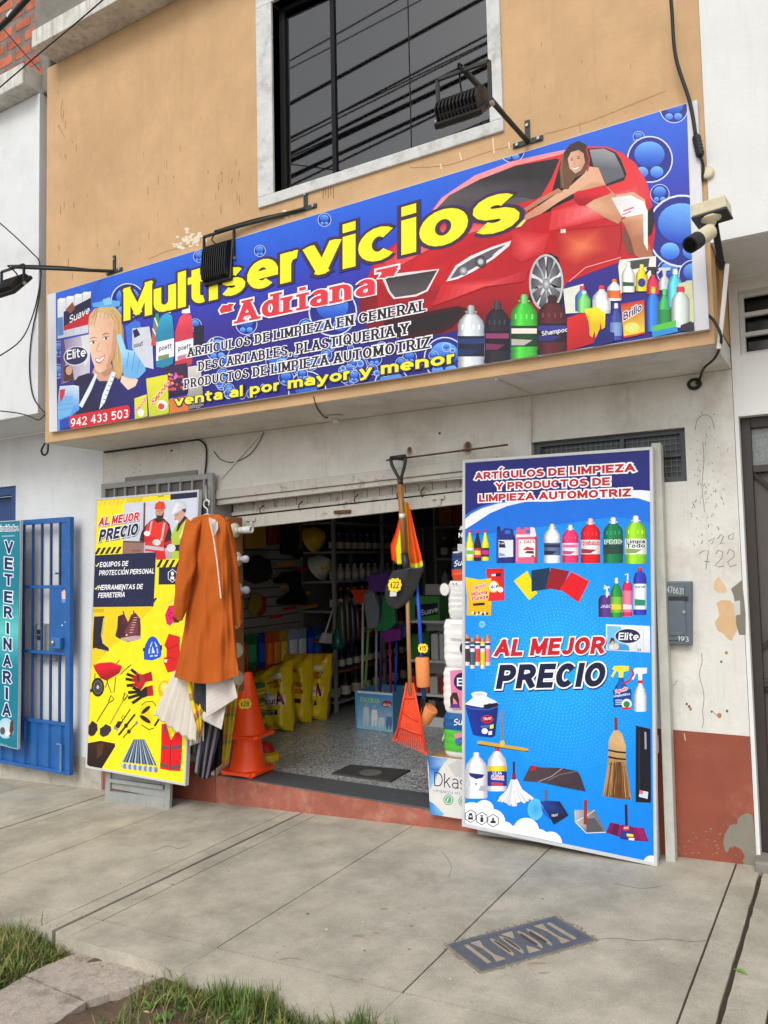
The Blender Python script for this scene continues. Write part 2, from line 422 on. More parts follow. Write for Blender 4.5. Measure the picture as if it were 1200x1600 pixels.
def glass_mat(name, tint, fac=0.8, rough=0.02, bumpy=0.0):
    m = bpy.data.materials.new(name); m.use_nodes = True; t = m.node_tree; t.nodes.clear(); L = t.links.new
    o = N(t, 'ShaderNodeOutputMaterial'); mx = N(t, 'ShaderNodeMixShader'); fr = N(t, 'ShaderNodeFresnel', IOR=2.2)
    tr = N(t, 'ShaderNodeBsdfTransparent'); tr.inputs[0].default_value = (*tint, 1); gl = N(t, 'ShaderNodeBsdfGlossy', Roughness=rough); gl.inputs[0].default_value = (fac, fac, fac, 1)
    L(fr.outputs[0], mx.inputs[0]); L(tr.outputs[0], mx.inputs[1]); L(gl.outputs[0], mx.inputs[2]); L(mx.outputs[0], o.inputs[0])
    if bumpy:
        tc = N(t, 'ShaderNodeTexCoord'); v = N(t, 'ShaderNodeTexNoise', Scale=bumpy); b = N(t, 'ShaderNodeBump', Strength=.6, Distance=.01)
        L(tc.outputs['Object'], v.inputs['Vector']); L(v.outputs[0], b.inputs['Height']); L(b.outputs[0], gl.inputs['Normal'])
    MATS[name] = m; return m
GLASS = glass_mat('tinted_window_glass', (0.40, 0.39, 0.40))

def wall_holes(m, x0, x1, z0, z1, y0, y1, holes):
    """wall box with rectangular openings (hx0,hx1,hz0,hz1), cut into non-overlapping boxes"""
    xs_ = sorted({x0, x1, *[h[0] for h in holes], *[h[1] for h in holes]}); xs_ = [x for x in xs_ if x0 <= x <= x1]
    for xa, xb in zip(xs_[:-1], xs_[1:]):
        hs_ = sorted([h for h in holes if h[0] <= xa+1e-6 and h[1] >= xb-1e-6], key=lambda h: h[2])
        z = z0
        for h in hs_:
            if h[2] > z: m.box((xa, y0, z), (xb, y1, h[2]))
            z = h[3]
        if z1 > z: m.box((xa, y0, z), (xb, y1, z1))

XL, XR = -5.44, -0.505
shop = thing('shop_building', 'two storey ochre building with a projecting upper floor over an open shop', 'building', (-3, W, gz(-3)))
# upper floor
WX0, WX1, WZ0, WZ1 = -3.115, -1.60, 4.005, 5.30
m = MB(); wall_holes(m, XL, XR-0.002, 2.592, 5.668, F, F+0.15, [(WX0, WX1, WZ0, WZ1)])
m.build('upper_wall', YEL, shop)
m = MB(); m.box((XL+.002, F+.012, 2.588), (XR-.004, W+.0, 2.70)); m.build('floor_slab', CREAM, shop)
m = MB()                                                    # plaster surround of the window
SX0, SX1, SZ0, SZ1 = -3.245, -1.522, 3.935, 5.39
ring = [(SX0, SX1, SZ0, WZ0), (SX0, SX1, WZ1, SZ1), (SX0, WX0, WZ0, WZ1), (WX1, SX1, WZ0, WZ1)]
for a, b, c, d_ in ring: m.box((a, F-.018, c), (b, F+.10, d_))
win = m.build('window', TRIM, shop, bevel=.004)
m = MB()
yb = F+.065
for a, b, c, d_ in [(WX0, WX1, WZ0, WZ0+.028), (WX0, WX1, WZ1-.028, WZ1), (WX0, WX0+.045, WZ0+.028, WZ1-.028), (WX1-.03, WX1, WZ0+.028, WZ1-.028), (-2.705, -2.675, WZ0+.028, WZ1-.028)]:
    m.box((a, yb, c), (b, yb+.035, d_))
m.build('window_frame', BLACK, win, bevel=.003)
m = MB(); m.box((-2.147, yb+.014, WZ0+.03), (-2.14, yb+.026, WZ1-.03)); m.build('glass_joint', BLACK, win)
m = MB(); m.box((WX0+.046, yb+.016, WZ0+.029), (-2.706, yb+.022, WZ1-.029)); m.box((-2.674, yb+.016, WZ0+.029), (WX1-.031, yb+.022, WZ1-.029)); m.build('pane', GLASS, win)
m = MB(); m.grid(lambda u, v: (lerp(WX0-.1, WX1+.1, u), F+.25+.022*sin(u*62)+.012*sin(u*23+1), lerp(WZ0-.1, WZ1+.05, v)), 160, 2)
m.build('curtain', mat('grey_net_curtain', (190, 186, 184), 0.9), win, smooth=True)
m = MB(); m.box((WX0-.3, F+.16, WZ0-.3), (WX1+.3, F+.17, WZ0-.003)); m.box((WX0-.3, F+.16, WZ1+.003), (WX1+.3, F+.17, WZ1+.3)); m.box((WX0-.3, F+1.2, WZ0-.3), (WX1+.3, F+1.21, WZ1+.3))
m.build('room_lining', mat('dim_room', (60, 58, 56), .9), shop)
# roof slab jutting out over the upper floor
m = MB(); m.box((-5.325, F-.225, 5.672), (XR+.3, F+1.2, 5.81))
m.build('eave_slab', OLDW, shop, bevel=.006)
m = MB(); m.box((-5.33, F-.19, 5.812), (XR+.3, F+1.2, 6.6)); m.build('parapet', GREY, shop)
m = MB(); m.box((XL, F+.3, 2.72), (XR-.004, 12, 5.6)); m.build('upper_storey', YELE, shop)
# ground floor front
OX0, OX1, OZ1 = -4.205, -1.86, 2.115
m = MB(); wall_holes(m, -5.462, -0.507, -0.40, 2.586, W, W+.2, [(OX0, OX1, -0.41, OZ1), (-1.64, -0.757, 2.003, 2.30)])
m.build('ground_wall', CREAM, shop)
m = MB()                                                    # painted dado, right pillar and left pillar
m.box((OX1+.0, W-.006, -0.40), (-0.5055, W-.0005, 0.653)); m.build('painted_base', RED, shop)
m = MB(); m.box((-5.46, W-.006, -0.40), (OX0, W-.0005, 0.653)); m.build('painted_base', RED, shop)
m = MB(); m.box((-1.64, W+.09, 2.003), (-.757, W+.12, 2.30)); v_ = m.build('vent', mat('dusty_vent_glass', (70, 74, 76), .4, var=.2, vscale=60), shop)
m = MB()
for a, b, c, d_ in [(-1.64, -.757, 2.003, 2.03), (-1.64, -.757, 2.275, 2.30), (-.79, -.757, 2.03, 2.275), (-1.64, -1.60, 2.03, 2.275), (-1.60, -.79, 2.148, 2.164), (-1.12, -1.10, 2.03, 2.275)]:
    m.box((a, W+.05, c), (b, W+.085, d_))
m.build('vent_frame', mat('slate_grey_paint', (74, 80, 86), .5), v_)
m = MB()
for i in range(27):
    x = -1.598+i*.03; m.tube([(x, W+.075, 2.03), (x, W+.075, 2.275)], .0022, 4)
for i in range(8): m.tube([(-1.6, W+.073, 2.036+i*.031), (-.79, W+.073, 2.036+i*.031)], .0022, 4)
m.build('wire_mesh', mat('dull_wire', (112, 116, 116), .5), v_)
# step, threshold and floor
m = MB(); m.prism([(OX0+.001, W-.003, -.42), (OX1-.001, W-.003, -.42), (OX1-.001, W-.003, .012), (OX0+.001, W-.003, .019)], (0, .20, 0))
m.build('doorstep', REDS, shop, bevel=.008)
m = MB(); m.box((OX0+.002, W+.004, .0), (OX1-.002, W+.29, .0245)); m.build('threshold', mat('dark_threshold_paint', (82, 84, 86), .6, var=.15, vscale=14, bump=.15), shop, bevel=.004)
def terrazzo():
    m = mat('terrazzo_tile', (150, 152, 150), 0.28, var=0.0, bump=0.0)
    t = m.node_tree; L = t.links.new; p = t.nodes['Principled BSDF']
    tc = N(t, 'ShaderNodeTexCoord'); v = N(t, 'ShaderNodeTexVoronoi', Scale=95.0); L(tc.outputs['Object'], v.inputs['Vector'])
    r = N(t, 'ShaderNodeValToRGB'); L(v.outputs['Color'], r.inputs['Fac']); e = r.color_ramp.elements
    e[0].color = (*rgb(84, 86, 88), 1); e[0].position = .2; e[1].color = (*rgb(196, 198, 196), 1); e[1].position = .8
    b = N(t, 'ShaderNodeTexBrick', Scale=1.0); b.offset = 0.0; b.inputs['Mortar Size'].default_value = .004; b.inputs['Brick Width'].default_value = .3; b.inputs['Row Height'].default_value = .3
    L(tc.outputs['Object'], b.inputs['Vector']); b.inputs['Mortar Smooth'].default_value = .1
    b.inputs['Color2'].default_value = (1.2, 1.2, 1.2, 1)
    b.inputs['Color1'].default_value = (1.1, 1.1, 1.1, 1); b.inputs['Mortar'].default_value = (.5, .5, .5, 1)
    mx = N(t, 'ShaderNodeMix', data_type='RGBA', blend_type='MULTIPLY'); mx.inputs[0].default_value = 1; L(r.outputs[0], mx.inputs[6]); L(b.outputs['Color'], mx.inputs[7]); L(mx.outputs[2], p.inputs['Base Color'])
    return m
m = MB(); m.box((-5.4, W+.2, -.1), (-.6, 9.3, FLOOR)); m.build('tiled_floor', terrazzo(), shop)
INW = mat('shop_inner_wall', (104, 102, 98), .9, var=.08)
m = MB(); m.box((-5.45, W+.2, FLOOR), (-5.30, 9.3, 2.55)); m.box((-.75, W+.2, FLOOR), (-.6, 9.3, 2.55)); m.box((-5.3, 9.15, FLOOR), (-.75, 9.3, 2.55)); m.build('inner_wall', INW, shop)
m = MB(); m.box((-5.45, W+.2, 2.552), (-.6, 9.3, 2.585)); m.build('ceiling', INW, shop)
# door head: steel channel, housing slats and the rolled shutter
WST = mat('white_painted_steel', (190, 186, 176), .55, var=.1, vscale=6, bump=.1, bscale=50, c2=(120, 84, 56), thr=(.58, .70), mscale=9, dirt=.45)
sh = thing('roller_shutter', 'rusty white roller shutter rolled up under the door head', 'shutter', (-3, W+.05, 2.1))
za = lambda x, z: z+(x+2.09)*0.0
m = MB(); m.prism([(-4.22, W-.03, 2.10), (-1.86, W-.03, 2.165), (-1.86, W-.03, 2.235), (-4.22, W-.03, 2.168)], (0, .05, 0)); m.build('head_channel', WST, sh, bevel=.004)
m = MB(); m.prism([(-4.22, W-.012, 2.055), (-1.86, W-.012, 2.135), (-1.86, W-.012, 2.163), (-4.22, W-.012, 2.098)], (0, .05, 0)); m.build('head_channel', WST, sh, bevel=.003)
m = MB()
for i in range(22):
    x0 = -4.10+i*.102; b0 = 1.99+(x0+4.1)*.036
    m.prism([(x0, W+.10, b0), (x0+.098, W+.10, b0+.0035), (x0+.098, W+.10, b0+.17), (x0, W+.10, b0+.17)], (0, .012, 0))
m.build('housing_slat', WST, sh, bevel=.003)
m = MB(); m.prism([(-4.10, W+.08, 1.975), (-1.86, W+.08, 2.055), (-1.86, W+.08, 2.082), (-4.10, W+.08, 2.003)], (0, .02, 0)); m.build('guide_rail', WST, sh, bevel=.003)
m = MB(); m.prism([(-4.06, W+.055, 1.875), (-1.86, W+.055, 1.975), (-1.86, W+.055, 2.045), (-4.06, W+.055, 1.962)], (0, .02, 0))
m.prism([(-4.06, W+.045, 1.868), (-1.86, W+.045, 1.968), (-1.86, W+.045, 1.98), (-4.06, W+.045, 1.88)], (0, .04, 0))
m.build('bottom_bar', WST, sh, bevel=.003)
for x in (-3.88, -2.30):
    z = 1.895+(x+4.06)*.0455; m = MB(); m.box((x-.045, W+.04, z+.02), (x+.045, W+.053, z+.045)); m.box((x-.012, W+.04, z-.02), (x+.02, W+.053, z+.02)); m.build('lock_tab', WST, sh, bevel=.003)
m = MB(); z = 1.945; m.box((-3.12, W+.038, z-.005), (-2.98, W+.053, z+.02)); m.build('handle', mat('rust', (96, 66, 44), .9, var=.3, vscale=30), sh, bevel=.004)
for xg, zg in ((-4.295, 2.05), (-1.86, 2.13)): m = MB(); m.box((xg, W-.02, FLOOR), (xg+(.08 if xg < -3 else .06), W+.14, zg)); m.build('side_guide', WST, sh, bevel=.004)
RUST = mat('rust', (96, 66, 44), .9)
for x, z in [(-3.78, 2.02), (-3.42, 2.03), (-2.94, 2.05), (-2.6, 2.06), (-2.42, 2.065)]:
    m = MB(); m.tube([(x, W+.08, z+.02), (x, W+.045, z), (x, W+.03, z-.015), (x, W+.04, z-.04), (x, W+.06, z-.045)], .005, 6)
    m.build('hook', RUST, sh, smooth=True)
# rod above the door the goods hang from
rod = MB(); rod.tube([(-2.60, W-.10, 2.262), (-1.75, W-.10, 2.285)], .006, 6); rod.tube([(-2.05, W-.10, 2.278), (-2.05, W, 2.29)], .008, 6); rod.tube([(-2.52, W-.10, 2.264), (-2.52, W, 2.27)], .008, 6)
tag(rod.build('hanging_rod', RUST, smooth=True), 'thin rusty rod above the shop door carrying the hanging goods', 'rod')

# ---------------------------------------------------------------- neighbour on the left
NBL = thing('neighbor_house', 'white house with a brick upper storey left of the ochre shop', 'building', (-7.5, W, gz(-7.5)))
NX = -5.535; NF = F
m = MB(); m.box((-12, NF, 2.842), (NX, NF+.2, 5.495)); m.build('upper_wall', WHITE2, NBL)
m = MB(); m.box((-12, NF+.01, 2.838), (NX-.002, W, 2.95)); m.build('floor_slab', WHITE2, NBL)
m = MB(); m.box((NX+.001, NF+.10, 2.72), (XL-.0015, NF+.5, 5.9)); m.build('gap_column', DGREY, NBL)
m = MB(); m.box((-12, NF-.15, 5.50), (-5.545, NF+.9, 5.675)); m.build('cornice', OLDW, NBL, bevel=.01)
m = MB(); m.box((-5.543, NF+.02, 5.495), (-5.445, NF+.95, 5.90)); m.build('cornice_end', GREY, NBL, bevel=.02)
def brick_mat():
    m = mat('raw_brick', (150, 70, 50), .95, bump=0)
    t = m.node_tree; L = t.links.new; p = t.nodes['Principled BSDF']; tc = N(t, 'ShaderNodeTexCoord'); mp = N(t, 'ShaderNodeMapping'); mp.inputs['Rotation'].default_value = (radians(90), 0, 0)
    L(tc.outputs['Object'], mp.inputs['Vector']); b = N(t, 'ShaderNodeTexBrick', Scale=1.0); b.inputs['Brick Width'].default_value = .29; b.inputs['Row Height'].default_value = .15; b.inputs['Mortar Size'].default_value = .03
    b.inputs['Color1'].default_value = (*rgb(190, 108, 80), 1); b.inputs['Color2'].default_value = (*rgb(166, 88, 66), 1); b.inputs['Mortar'].default_value = (*rgb(122, 114, 108), 1); b.inputs['Mortar Smooth'].default_value = .3
    n = N(t, 'ShaderNodeTexNoise', Scale=9.0, Detail=6.0); L(tc.outputs['Object'], n.inputs['Vector']); mx = N(t, 'ShaderNodeMix', data_type='RGBA', blend_type='MULTIPLY'); mx.inputs[0].default_value = .7
    mv = N(t, 'ShaderNodeMixRGB') if False else None
    L(mp.outputs[0], b.inputs['Vector'])
    ad = N(t, 'ShaderNodeMix', data_type='VECTOR'); ad.inputs[0].default_value = .03; L(mp.outputs[0], ad.inputs[4]); L(n.outputs['Color'], ad.inputs[5]); L(ad.outputs[1], b.inputs['Vector'])
    r = N(t, 'ShaderNodeMapRange'); r.inputs['From Min'].default_value = .3; r.inputs['From Max'].default_value = .7; r.inputs['To Min'].default_value = .5; r.inputs['To Max'].default_value = 1.2; L(n.outputs['Fac'], r.inputs['Value'])
    L(b.outputs['Color'], mx.inputs[6]); L(r.outputs[0], mx.inputs[7]); L(mx.outputs[2], p.inputs['Base Color'])
    bp = N(t, 'ShaderNodeBump', Strength=.8, Distance=.02); bp.invert = True; L(b.outputs['Fac'], bp.inputs['Height']); L(bp.outputs[0], p.inputs['Normal'])
    return m
m = MB(); m.box((-12, NF+1.0, 5.4), (-5.0, NF+1.2, 9)); m.build('brick_wall', brick_mat(), NBL)
m = MB(); wall_holes(m, -12, -5.464, -1.0, 2.836, W-.002, W+.2, [(-8.2, -6.66, -0.2, 2.38)])
m.build('ground_wall', WHITE2, NBL)
m = MB(); m.box((-12, W-.014, -1.0), (-5.466, W-.0025, 0.0)); m.build('plinth', mat('stained_plinth', (176, 170, 158), .9, var=.15, vscale=5, bump=.3, c2=(140, 132, 118), thr=(.5, .7), mscale=6), NBL, bevel=.004)
BLUE = mat('blue_gloss_paint', (28, 92, 160), .4, var=.14, vscale=7, bump=.08, bscale=40, c2=(58, 116, 176), thr=(.55, .8), mscale=3)
BLUED = mat('dark_blue_paint', (24, 64, 122), .45, var=.1, vscale=7)
m = MB(); m.box((-6.76, W+.02, -.2), (-6.66, W+.1, 2.38)); m.box((-8.2, W+.02, 2.30), (-6.76, W+.1, 2.38)); m.box((-8.2, W+.12, -.2), (-6.76, W+.14, 2.30)); m.build('doorway_frame', BLUED, NBL)

# ---------------------------------------------------------------- neighbour on the right
NBR = thing('neighbor_house', 'white house with a brown steel door right of the ochre shop', 'building', (1.5, W, gz(1.5)))
m = MB(); m.box((XR, F-.006, 3.075), (5, F+.2, 7.5)); m.build('upper_wall', WHITE, NBR)
m = MB(); m.box((XR+.002, F+.005, 3.07), (5, W, 3.2)); m.build('floor_slab', WHITE2, NBR)
DX0 = -0.485
m = MB(); wall_holes(m, -0.5045, 5, -0.6, 3.068, W+.001, W+.2, [(-0.46, 0.55, 2.655, 3.0), (DX0, 0.55, -.61, 2.328)])
m.build('ground_wall', WHITE, NBR)
m = MB()
for i in range(4): m.box((-.46, W+.05, 2.655+i*.1075), (.55, W+.08, 2.679+i*.1075))
for x in (-.46, -.10, .22, .525): m.box((x, W+.045, 2.656), (x+.025, W+.082, 2.999))
wn = m.build('window', WFRAME, NBR, bevel=.003)
m = MB(); m.box((-.46, W+.12, 2.655), (.55, W+.125, 3.0)); m.build('pane', mat('black_window_pane', (22, 24, 26), .15), wn)
m = MB()
for a, b, c, d_ in [(DX0, DX0+.05, -.6, 2.328), (.50, .55, -.6, 2.328), (DX0+.05, .50, 2.27, 2.328), (DX0+.05, .5, 2.03, 2.07), (DX0+.05, .5, 0.9, .94)]: m.box((a, W+.07, c), (b, W+.13, d_))
dr = m.build('door', DOORB, NBR, bevel=.004)
m = MB(); m.box((DX0+.05, W+.11, -.6), (.5, W+.12, 2.03)); m.build('door_panel', mat('brown_grey_steel', (78, 72, 68), .5, var=.15, vscale=5), dr)
m = MB(); m.box((DX0+.05, W+.105, 2.07), (.5, W+.115, 2.27)); m.build('fanlight', mat('patterned_glass', (120, 124, 122), .25, var=.3, vscale=90), dr)
m = MB()
for z0, z1 in [(1.1, 2.03), (.2, .9)]:
    m.tube([(DX0+.05, W+.09, z1), (.0, W+.09, (z0+z1)/2), (DX0+.05, W+.09, z0)], .012, 4)
    m.tube([(.5, W+.09, z1), (.05, W+.09, (z0+z1)/2), (.5, W+.09, z0)], .012, 4)
m.build('door_bar', DOORB, dr)
m = MB(); m.box((XR+.001, W-.10, gz(0)-.1), (.6, W+.06, gz(-.4)+.05)); m.build('door_sill', GREY, NBR, bevel=.01)
# ================================================================ lettering: pen-stroke letters
# each letter: (width, strokes); a stroke is a list of points in a unit box (0..1, baseline 0, capitals 1)
def _A(*a): return arc(*a)
XH = .72
G = {}
def gl(ch, wd, *st): G[ch] = (wd, [list(q) for q in st])
gl('A', .80, [(0,0),(.40,1)], [(.40,1),(.80,0)], [(.17,.30),(.63,.30)])
gl('B', .66, [(0,0),(0,1)], [(0,1),(.33,1)]+_A(.33,.77,.25,.23,90,-90)[1:]+[(0,.54)], [(0,.54),(.38,.54)]+_A(.38,.27,.28,.27,90,-90)[1:]+[(0,0)])
gl('C', .70, _A(.36,.5,.36,.5,42,318,16))
gl('D', .70, [(0,0),(0,1)], [(0,1),(.28,1)]+_A(.28,.5,.42,.5,90,-90,14)[1:]+[(0,0)])
gl('E', .56, [(0,0),(0,1)], [(0,1),(.56,1)], [(0,.52),(.50,.52)], [(0,0),(.56,0)])
gl('F', .54, [(0,0),(0,1)], [(0,1),(.54,1)], [(0,.50),(.48,.50)])
gl('G', .74, _A(.37,.5,.37,.5,45,360,18)+[(.40,.45)][:0], [(.74,.46),(.42,.46)], [(.74,.46),(.74,.10)])
gl('H', .70, [(0,0),(0,1)], [(.70,0),(.70,1)], [(0,.52),(.70,.52)])
gl('I', .0, [(0,0),(0,1)])
gl('J', .50, [(.50,1),(.50,.28)]+_A(.25,.26,.25,.26,0,-165,9)[1:])
gl('K', .66, [(0,0),(0,1)], [(.60,1),(.05,.42)], [(.20,.60),(.66,0)])
gl('L', .52, [(0,0),(0,1)], [(0,0),(.52,0)])
gl('M', .86, [(0,0),(0,1)], [(.86,0),(.86,1)], [(0,1),(.43,.14)], [(.86,1),(.43,.14)])
gl('N', .70, [(0,0),(0,1)], [(.70,0),(.70,1)], [(0,1),(.70,0)])
gl('O', .78, _A(.39,.5,.39,.5,0,360,24))
gl('P', .64, [(0,0),(0,1)], [(0,1),(.36,1)]+_A(.36,.71,.28,.29,90,-90)[1:]+[(0,.42)])
gl('Q', .78, _A(.39,.5,.39,.5,0,360,24), [(.46,.26),(.76,-.06)])
gl('R', .68, [(0,0),(0,1)], [(0,1),(.36,1)]+_A(.36,.73,.28,.27,90,-90)[1:]+[(0,.46)], [(.36,.46),(.68,0)])
gl('S', .62, _A(.31,.755,.29,.245,35,270,11)+_A(.31,.26,.31,.25,90,-145,11)[1:])
gl('T', .66, [(0,1),(.66,1)], [(.33,0),(.33,1)])
gl('U', .68, [(0,1),(0,.34)]+_A(.34,.34,.34,.34,180,360,14)[1:]+[(.68,1)])
gl('V', .76, [(0,1),(.38,0)], [(.76,1),(.38,0)])
gl('W', 1.1, [(0,1),(.27,0)], [(.27,0),(.55,1)], [(.55,1),(.83,0)], [(.83,0),(1.1,1)])
gl('X', .70, [(0,0),(.70,1)], [(0,1),(.70,0)])
gl('Y', .70, [(0,1),(.35,.45)], [(.70,1),(.35,.45)], [(.35,.45),(.35,0)])
gl('Z', .62, [(.02,1),(.62,1)], [(.60,1),(.02,0)], [(0,0),(.62,0)])
G['Ñ'] = G['N']
ACC = [(.0,1.22),(.14,1.40)]
for c_, b_ in (('Í','I'),('Ó','O'),('É','E'),('Á','A'),('Ú','U')):
    w_, s_q = G[b_]; G[c_] = (w_, s_q+[[(w_/2-.03,1.24),(w_/2+.12,1.40)]])
gl('0', .56, _A(.28,.5,.28,.5,0,360,20))
gl('1', .30, [(.24,0),(.24,1)], [(.24,1),(0,.78)])
gl('2', .56, _A(.28,.72,.27,.28,165,-25,10)+[(.02,0)], [(0,0),(.56,0)])
gl('3', .54, _A(.26,.745,.25,.255,150,-90,10), _A(.26,.25,.28,.25,90,-150,10))
gl('4', .58, [(.44,0),(.44,1)], [(.44,1),(0,.30)], [(0,.30),(.60,.30)])
gl('5', .56, [(.08,1),(.52,1)], [(.08,1),(.04,.55)], [(.04,.55)]+_A(.27,.33,.28,.33,130,-150,12))
gl('6', .56, _A(.28,.32,.27,.32,0,360,18), [(.46,.98)]+_A(.50,.32,.49,.68,100,180,6))
gl('7', .54, [(0,1),(.54,1)], [(.54,1),(.16,0)])
gl('8', .56, _A(.28,.76,.25,.24,0,360,18), _A(.28,.26,.28,.26,0,360,18))
gl('9', .56, _A(.28,.68,.27,.32,0,360,18), [(.10,.02)]+_A(.06,.68,.49,.68,-80,0,6))
gl('a', .52, [(.52,0),(.52,XH*.62)]+_A(.27,XH*.66,.25,XH*.34,0,155,8), [(.52,XH*.55),(.24,XH*.55)]+_A(.22,XH*.27,.22,XH*.27,90,270,8)[1:]+[(.34,0),(.52,.12)])
gl('b', .56, [(0,0),(0,1)], _A(.28,XH/2,.28,XH/2,0,360,18))
gl('c', .54, _A(.28,XH/2,.28,XH/2,45,315,14))
gl('d', .56, [(.56,0),(.56,1)], _A(.28,XH/2,.28,XH/2,0,360,18))
gl('e', .56, [(0,XH*.48),(.56,XH*.48)], _A(.28,XH/2,.28,XH/2,0,310,18))
gl('f', .38, [(.14,0),(.14,.74)]+_A(.34,.78,.20,.22,180,80,6), [(0,XH),(.34,XH)])
gl('g', .56, [(.56,XH),(.56,-.08)]+_A(.28,-.06,.28,.20,0,-150,8), _A(.28,XH/2,.28,XH/2,0,360,18))
gl('h', .54, [(0,0),(0,1)], _A(.27,XH*.62,.27,XH*.38,180,0,9)+[(.54,0)])
gl('i', .0, [(0,0),(0,XH)], [(0,.999),(0,1.0)])
gl('j', .16, [(.16,XH),(.16,-.10),(.0,-.24)], [(.16,.999),(.16,1.0)])
gl('k', .52, [(0,0),(0,1)], [(.46,XH),(.05,.30)], [(.18,.42),(.52,0)])
gl('l', .0, [(0,0),(0,1)])
gl('m', .86, [(0,0),(0,XH)], _A(.215,XH*.66,.215,XH*.34,180,0,8)+[(.43,0)], _A(.645,XH*.66,.215,XH*.34,180,0,8)+[(.86,0)])
gl('n', .54, [(0,0),(0,XH)], _A(.27,XH*.62,.27,XH*.38,180,0,9)+[(.54,0)])
gl('o', .58, _A(.29,XH/2,.29,XH/2,0,360,20))
gl('p', .56, [(0,-.27),(0,XH)], _A(.28,XH/2,.28,XH/2,0,360,18))
gl('q', .56, [(.56,-.27),(.56,XH)], _A(.28,XH/2,.28,XH/2,0,360,18))
gl('r', .27, [(0,0),(0,XH)], _A(.24,XH*.60,.24,XH*.40,180,75,6))
gl('s', .48, _A(.24,XH*.75,.22,XH*.25,30,270,9)+_A(.24,XH*.25,.24,XH*.25,90,-150,9)[1:])
gl('t', .36, [(.13,.94),(.13,.22)]+_A(.33,.20,.20,.20,180,290,6)[1:], [(0,XH),(.36,XH)])
gl('u', .54, [(.54,XH),(.54,0)], [(0,XH),(0,XH*.38)]+_A(.27,XH*.38,.27,XH*.38,180,360,9)[1:])
gl('v', .56, [(0,XH),(.28,0)], [(.56,XH),(.28,0)])
gl('w', .84, [(0,XH),(.21,0)], [(.21,0),(.42,XH)], [(.42,XH),(.63,0)], [(.63,0),(.84,XH)])
gl('x', .54, [(0,0),(.54,XH)], [(0,XH),(.54,0)])
gl('y', .56, [(0,XH),(.28,.02)], [(.56,XH),(.20,-.20),(.04,-.24)])
gl('z', .48, [(0,XH),(.48,XH)], [(.47,XH),(.01,0)], [(0,0),(.48,0)])
gl(',', .06, [(.06,.06),(.0,-.16)])
gl('.', .0, [(0,.0),(0,.04)])
gl('-', .30, [(0,.40),(.30,.40)])
gl('/', .30, [(0,0),(.30,1)])
gl('¢', .40, _A(.22,.42,.20,.26,45,315,10), [(.22,0),(.22,.86)])
gl('“', .40, [(.10,.98),(.0,.86),(.05,.74)], [(.42,.98),(.32,.86),(.37,.74)])
gl('”', .40, [(.05,.98),(.10,.88),(.0,.72)], [(.37,.98),(.42,.88),(.32,.72)])

def stroke_polys(P, wd, hy=0.84, cap=True):
    """outline pieces of one pen stroke; hy: level strokes are thinner than upright ones"""
    Q = [Vector((p[0], p[1]/hy)) for p in P]
    closed = (Q[0]-Q[-1]).length < 1e-5
    if closed: Q = Q[:-1]
    n = len(Q); h = wd/2
    if not closed and cap and n < 4:
        Q[0] = Q[0]+(Q[0]-Q[1]).normalized()*h; Q[-1] = Q[-1]+(Q[-1]-Q[-2]).normalized()*h
    elif not closed and cap:
        if len(P) and abs((Q[0]-Q[1]).x) < .01*abs((Q[0]-Q[1]).y): Q[0] = Q[0]+(Q[0]-Q[1]).normalized()*h
        if abs((Q[-1]-Q[-2]).x) < .01*abs((Q[-1]-Q[-2]).y): Q[-1] = Q[-1]+(Q[-1]-Q[-2]).normalized()*h
    Lf = []; Rt = []
    for i in range(n):
        a = Q[(i-1) % n] if (i > 0 or closed) else None; b = Q[(i+1) % n] if (i < n-1 or closed) else None
        d1 = (Q[i]-a).normalized() if a is not None else None; d2 = (b-Q[i]).normalized() if b is not None else None
        if d1 is None: d1 = d2
        if d2 is None: d2 = d1
        n1 = Vector((-d1.y, d1.x)); n2 = Vector((-d2.y, d2.x)); mt = (n1+n2)
        mt = mt.normalized() if mt.length > 1e-4 else n1
        k = h/max(.45, mt.dot(n1))
        Lf.append(Q[i]+mt*k); Rt.append(Q[i]-mt*k)
    out = []
    for i in range(n if closed else n-1):
        j = (i+1) % n
        out.append([Lf[i], Rt[i], Rt[j], Lf[j]])
    return [[(p.x, p.y*hy) for p in q] for q in out]
def clip_y(poly, lo, hi):
    for s, lim in ((1, lo), (-1, hi)):
        res = []
        for i in range(len(poly)):
            a, b = poly[i], poly[(i+1) % len(poly)]; ia = s*(a[1]-lim) >= 0; ib = s*(b[1]-lim) >= 0
            if ia: res.append(a)
            if ia != ib:
                t = (lim-a[1])/(b[1]-a[1]); res.append((a[0]+(b[0]-a[0])*t, lim))
        poly = res
        if len(poly) < 3: return []
    return poly
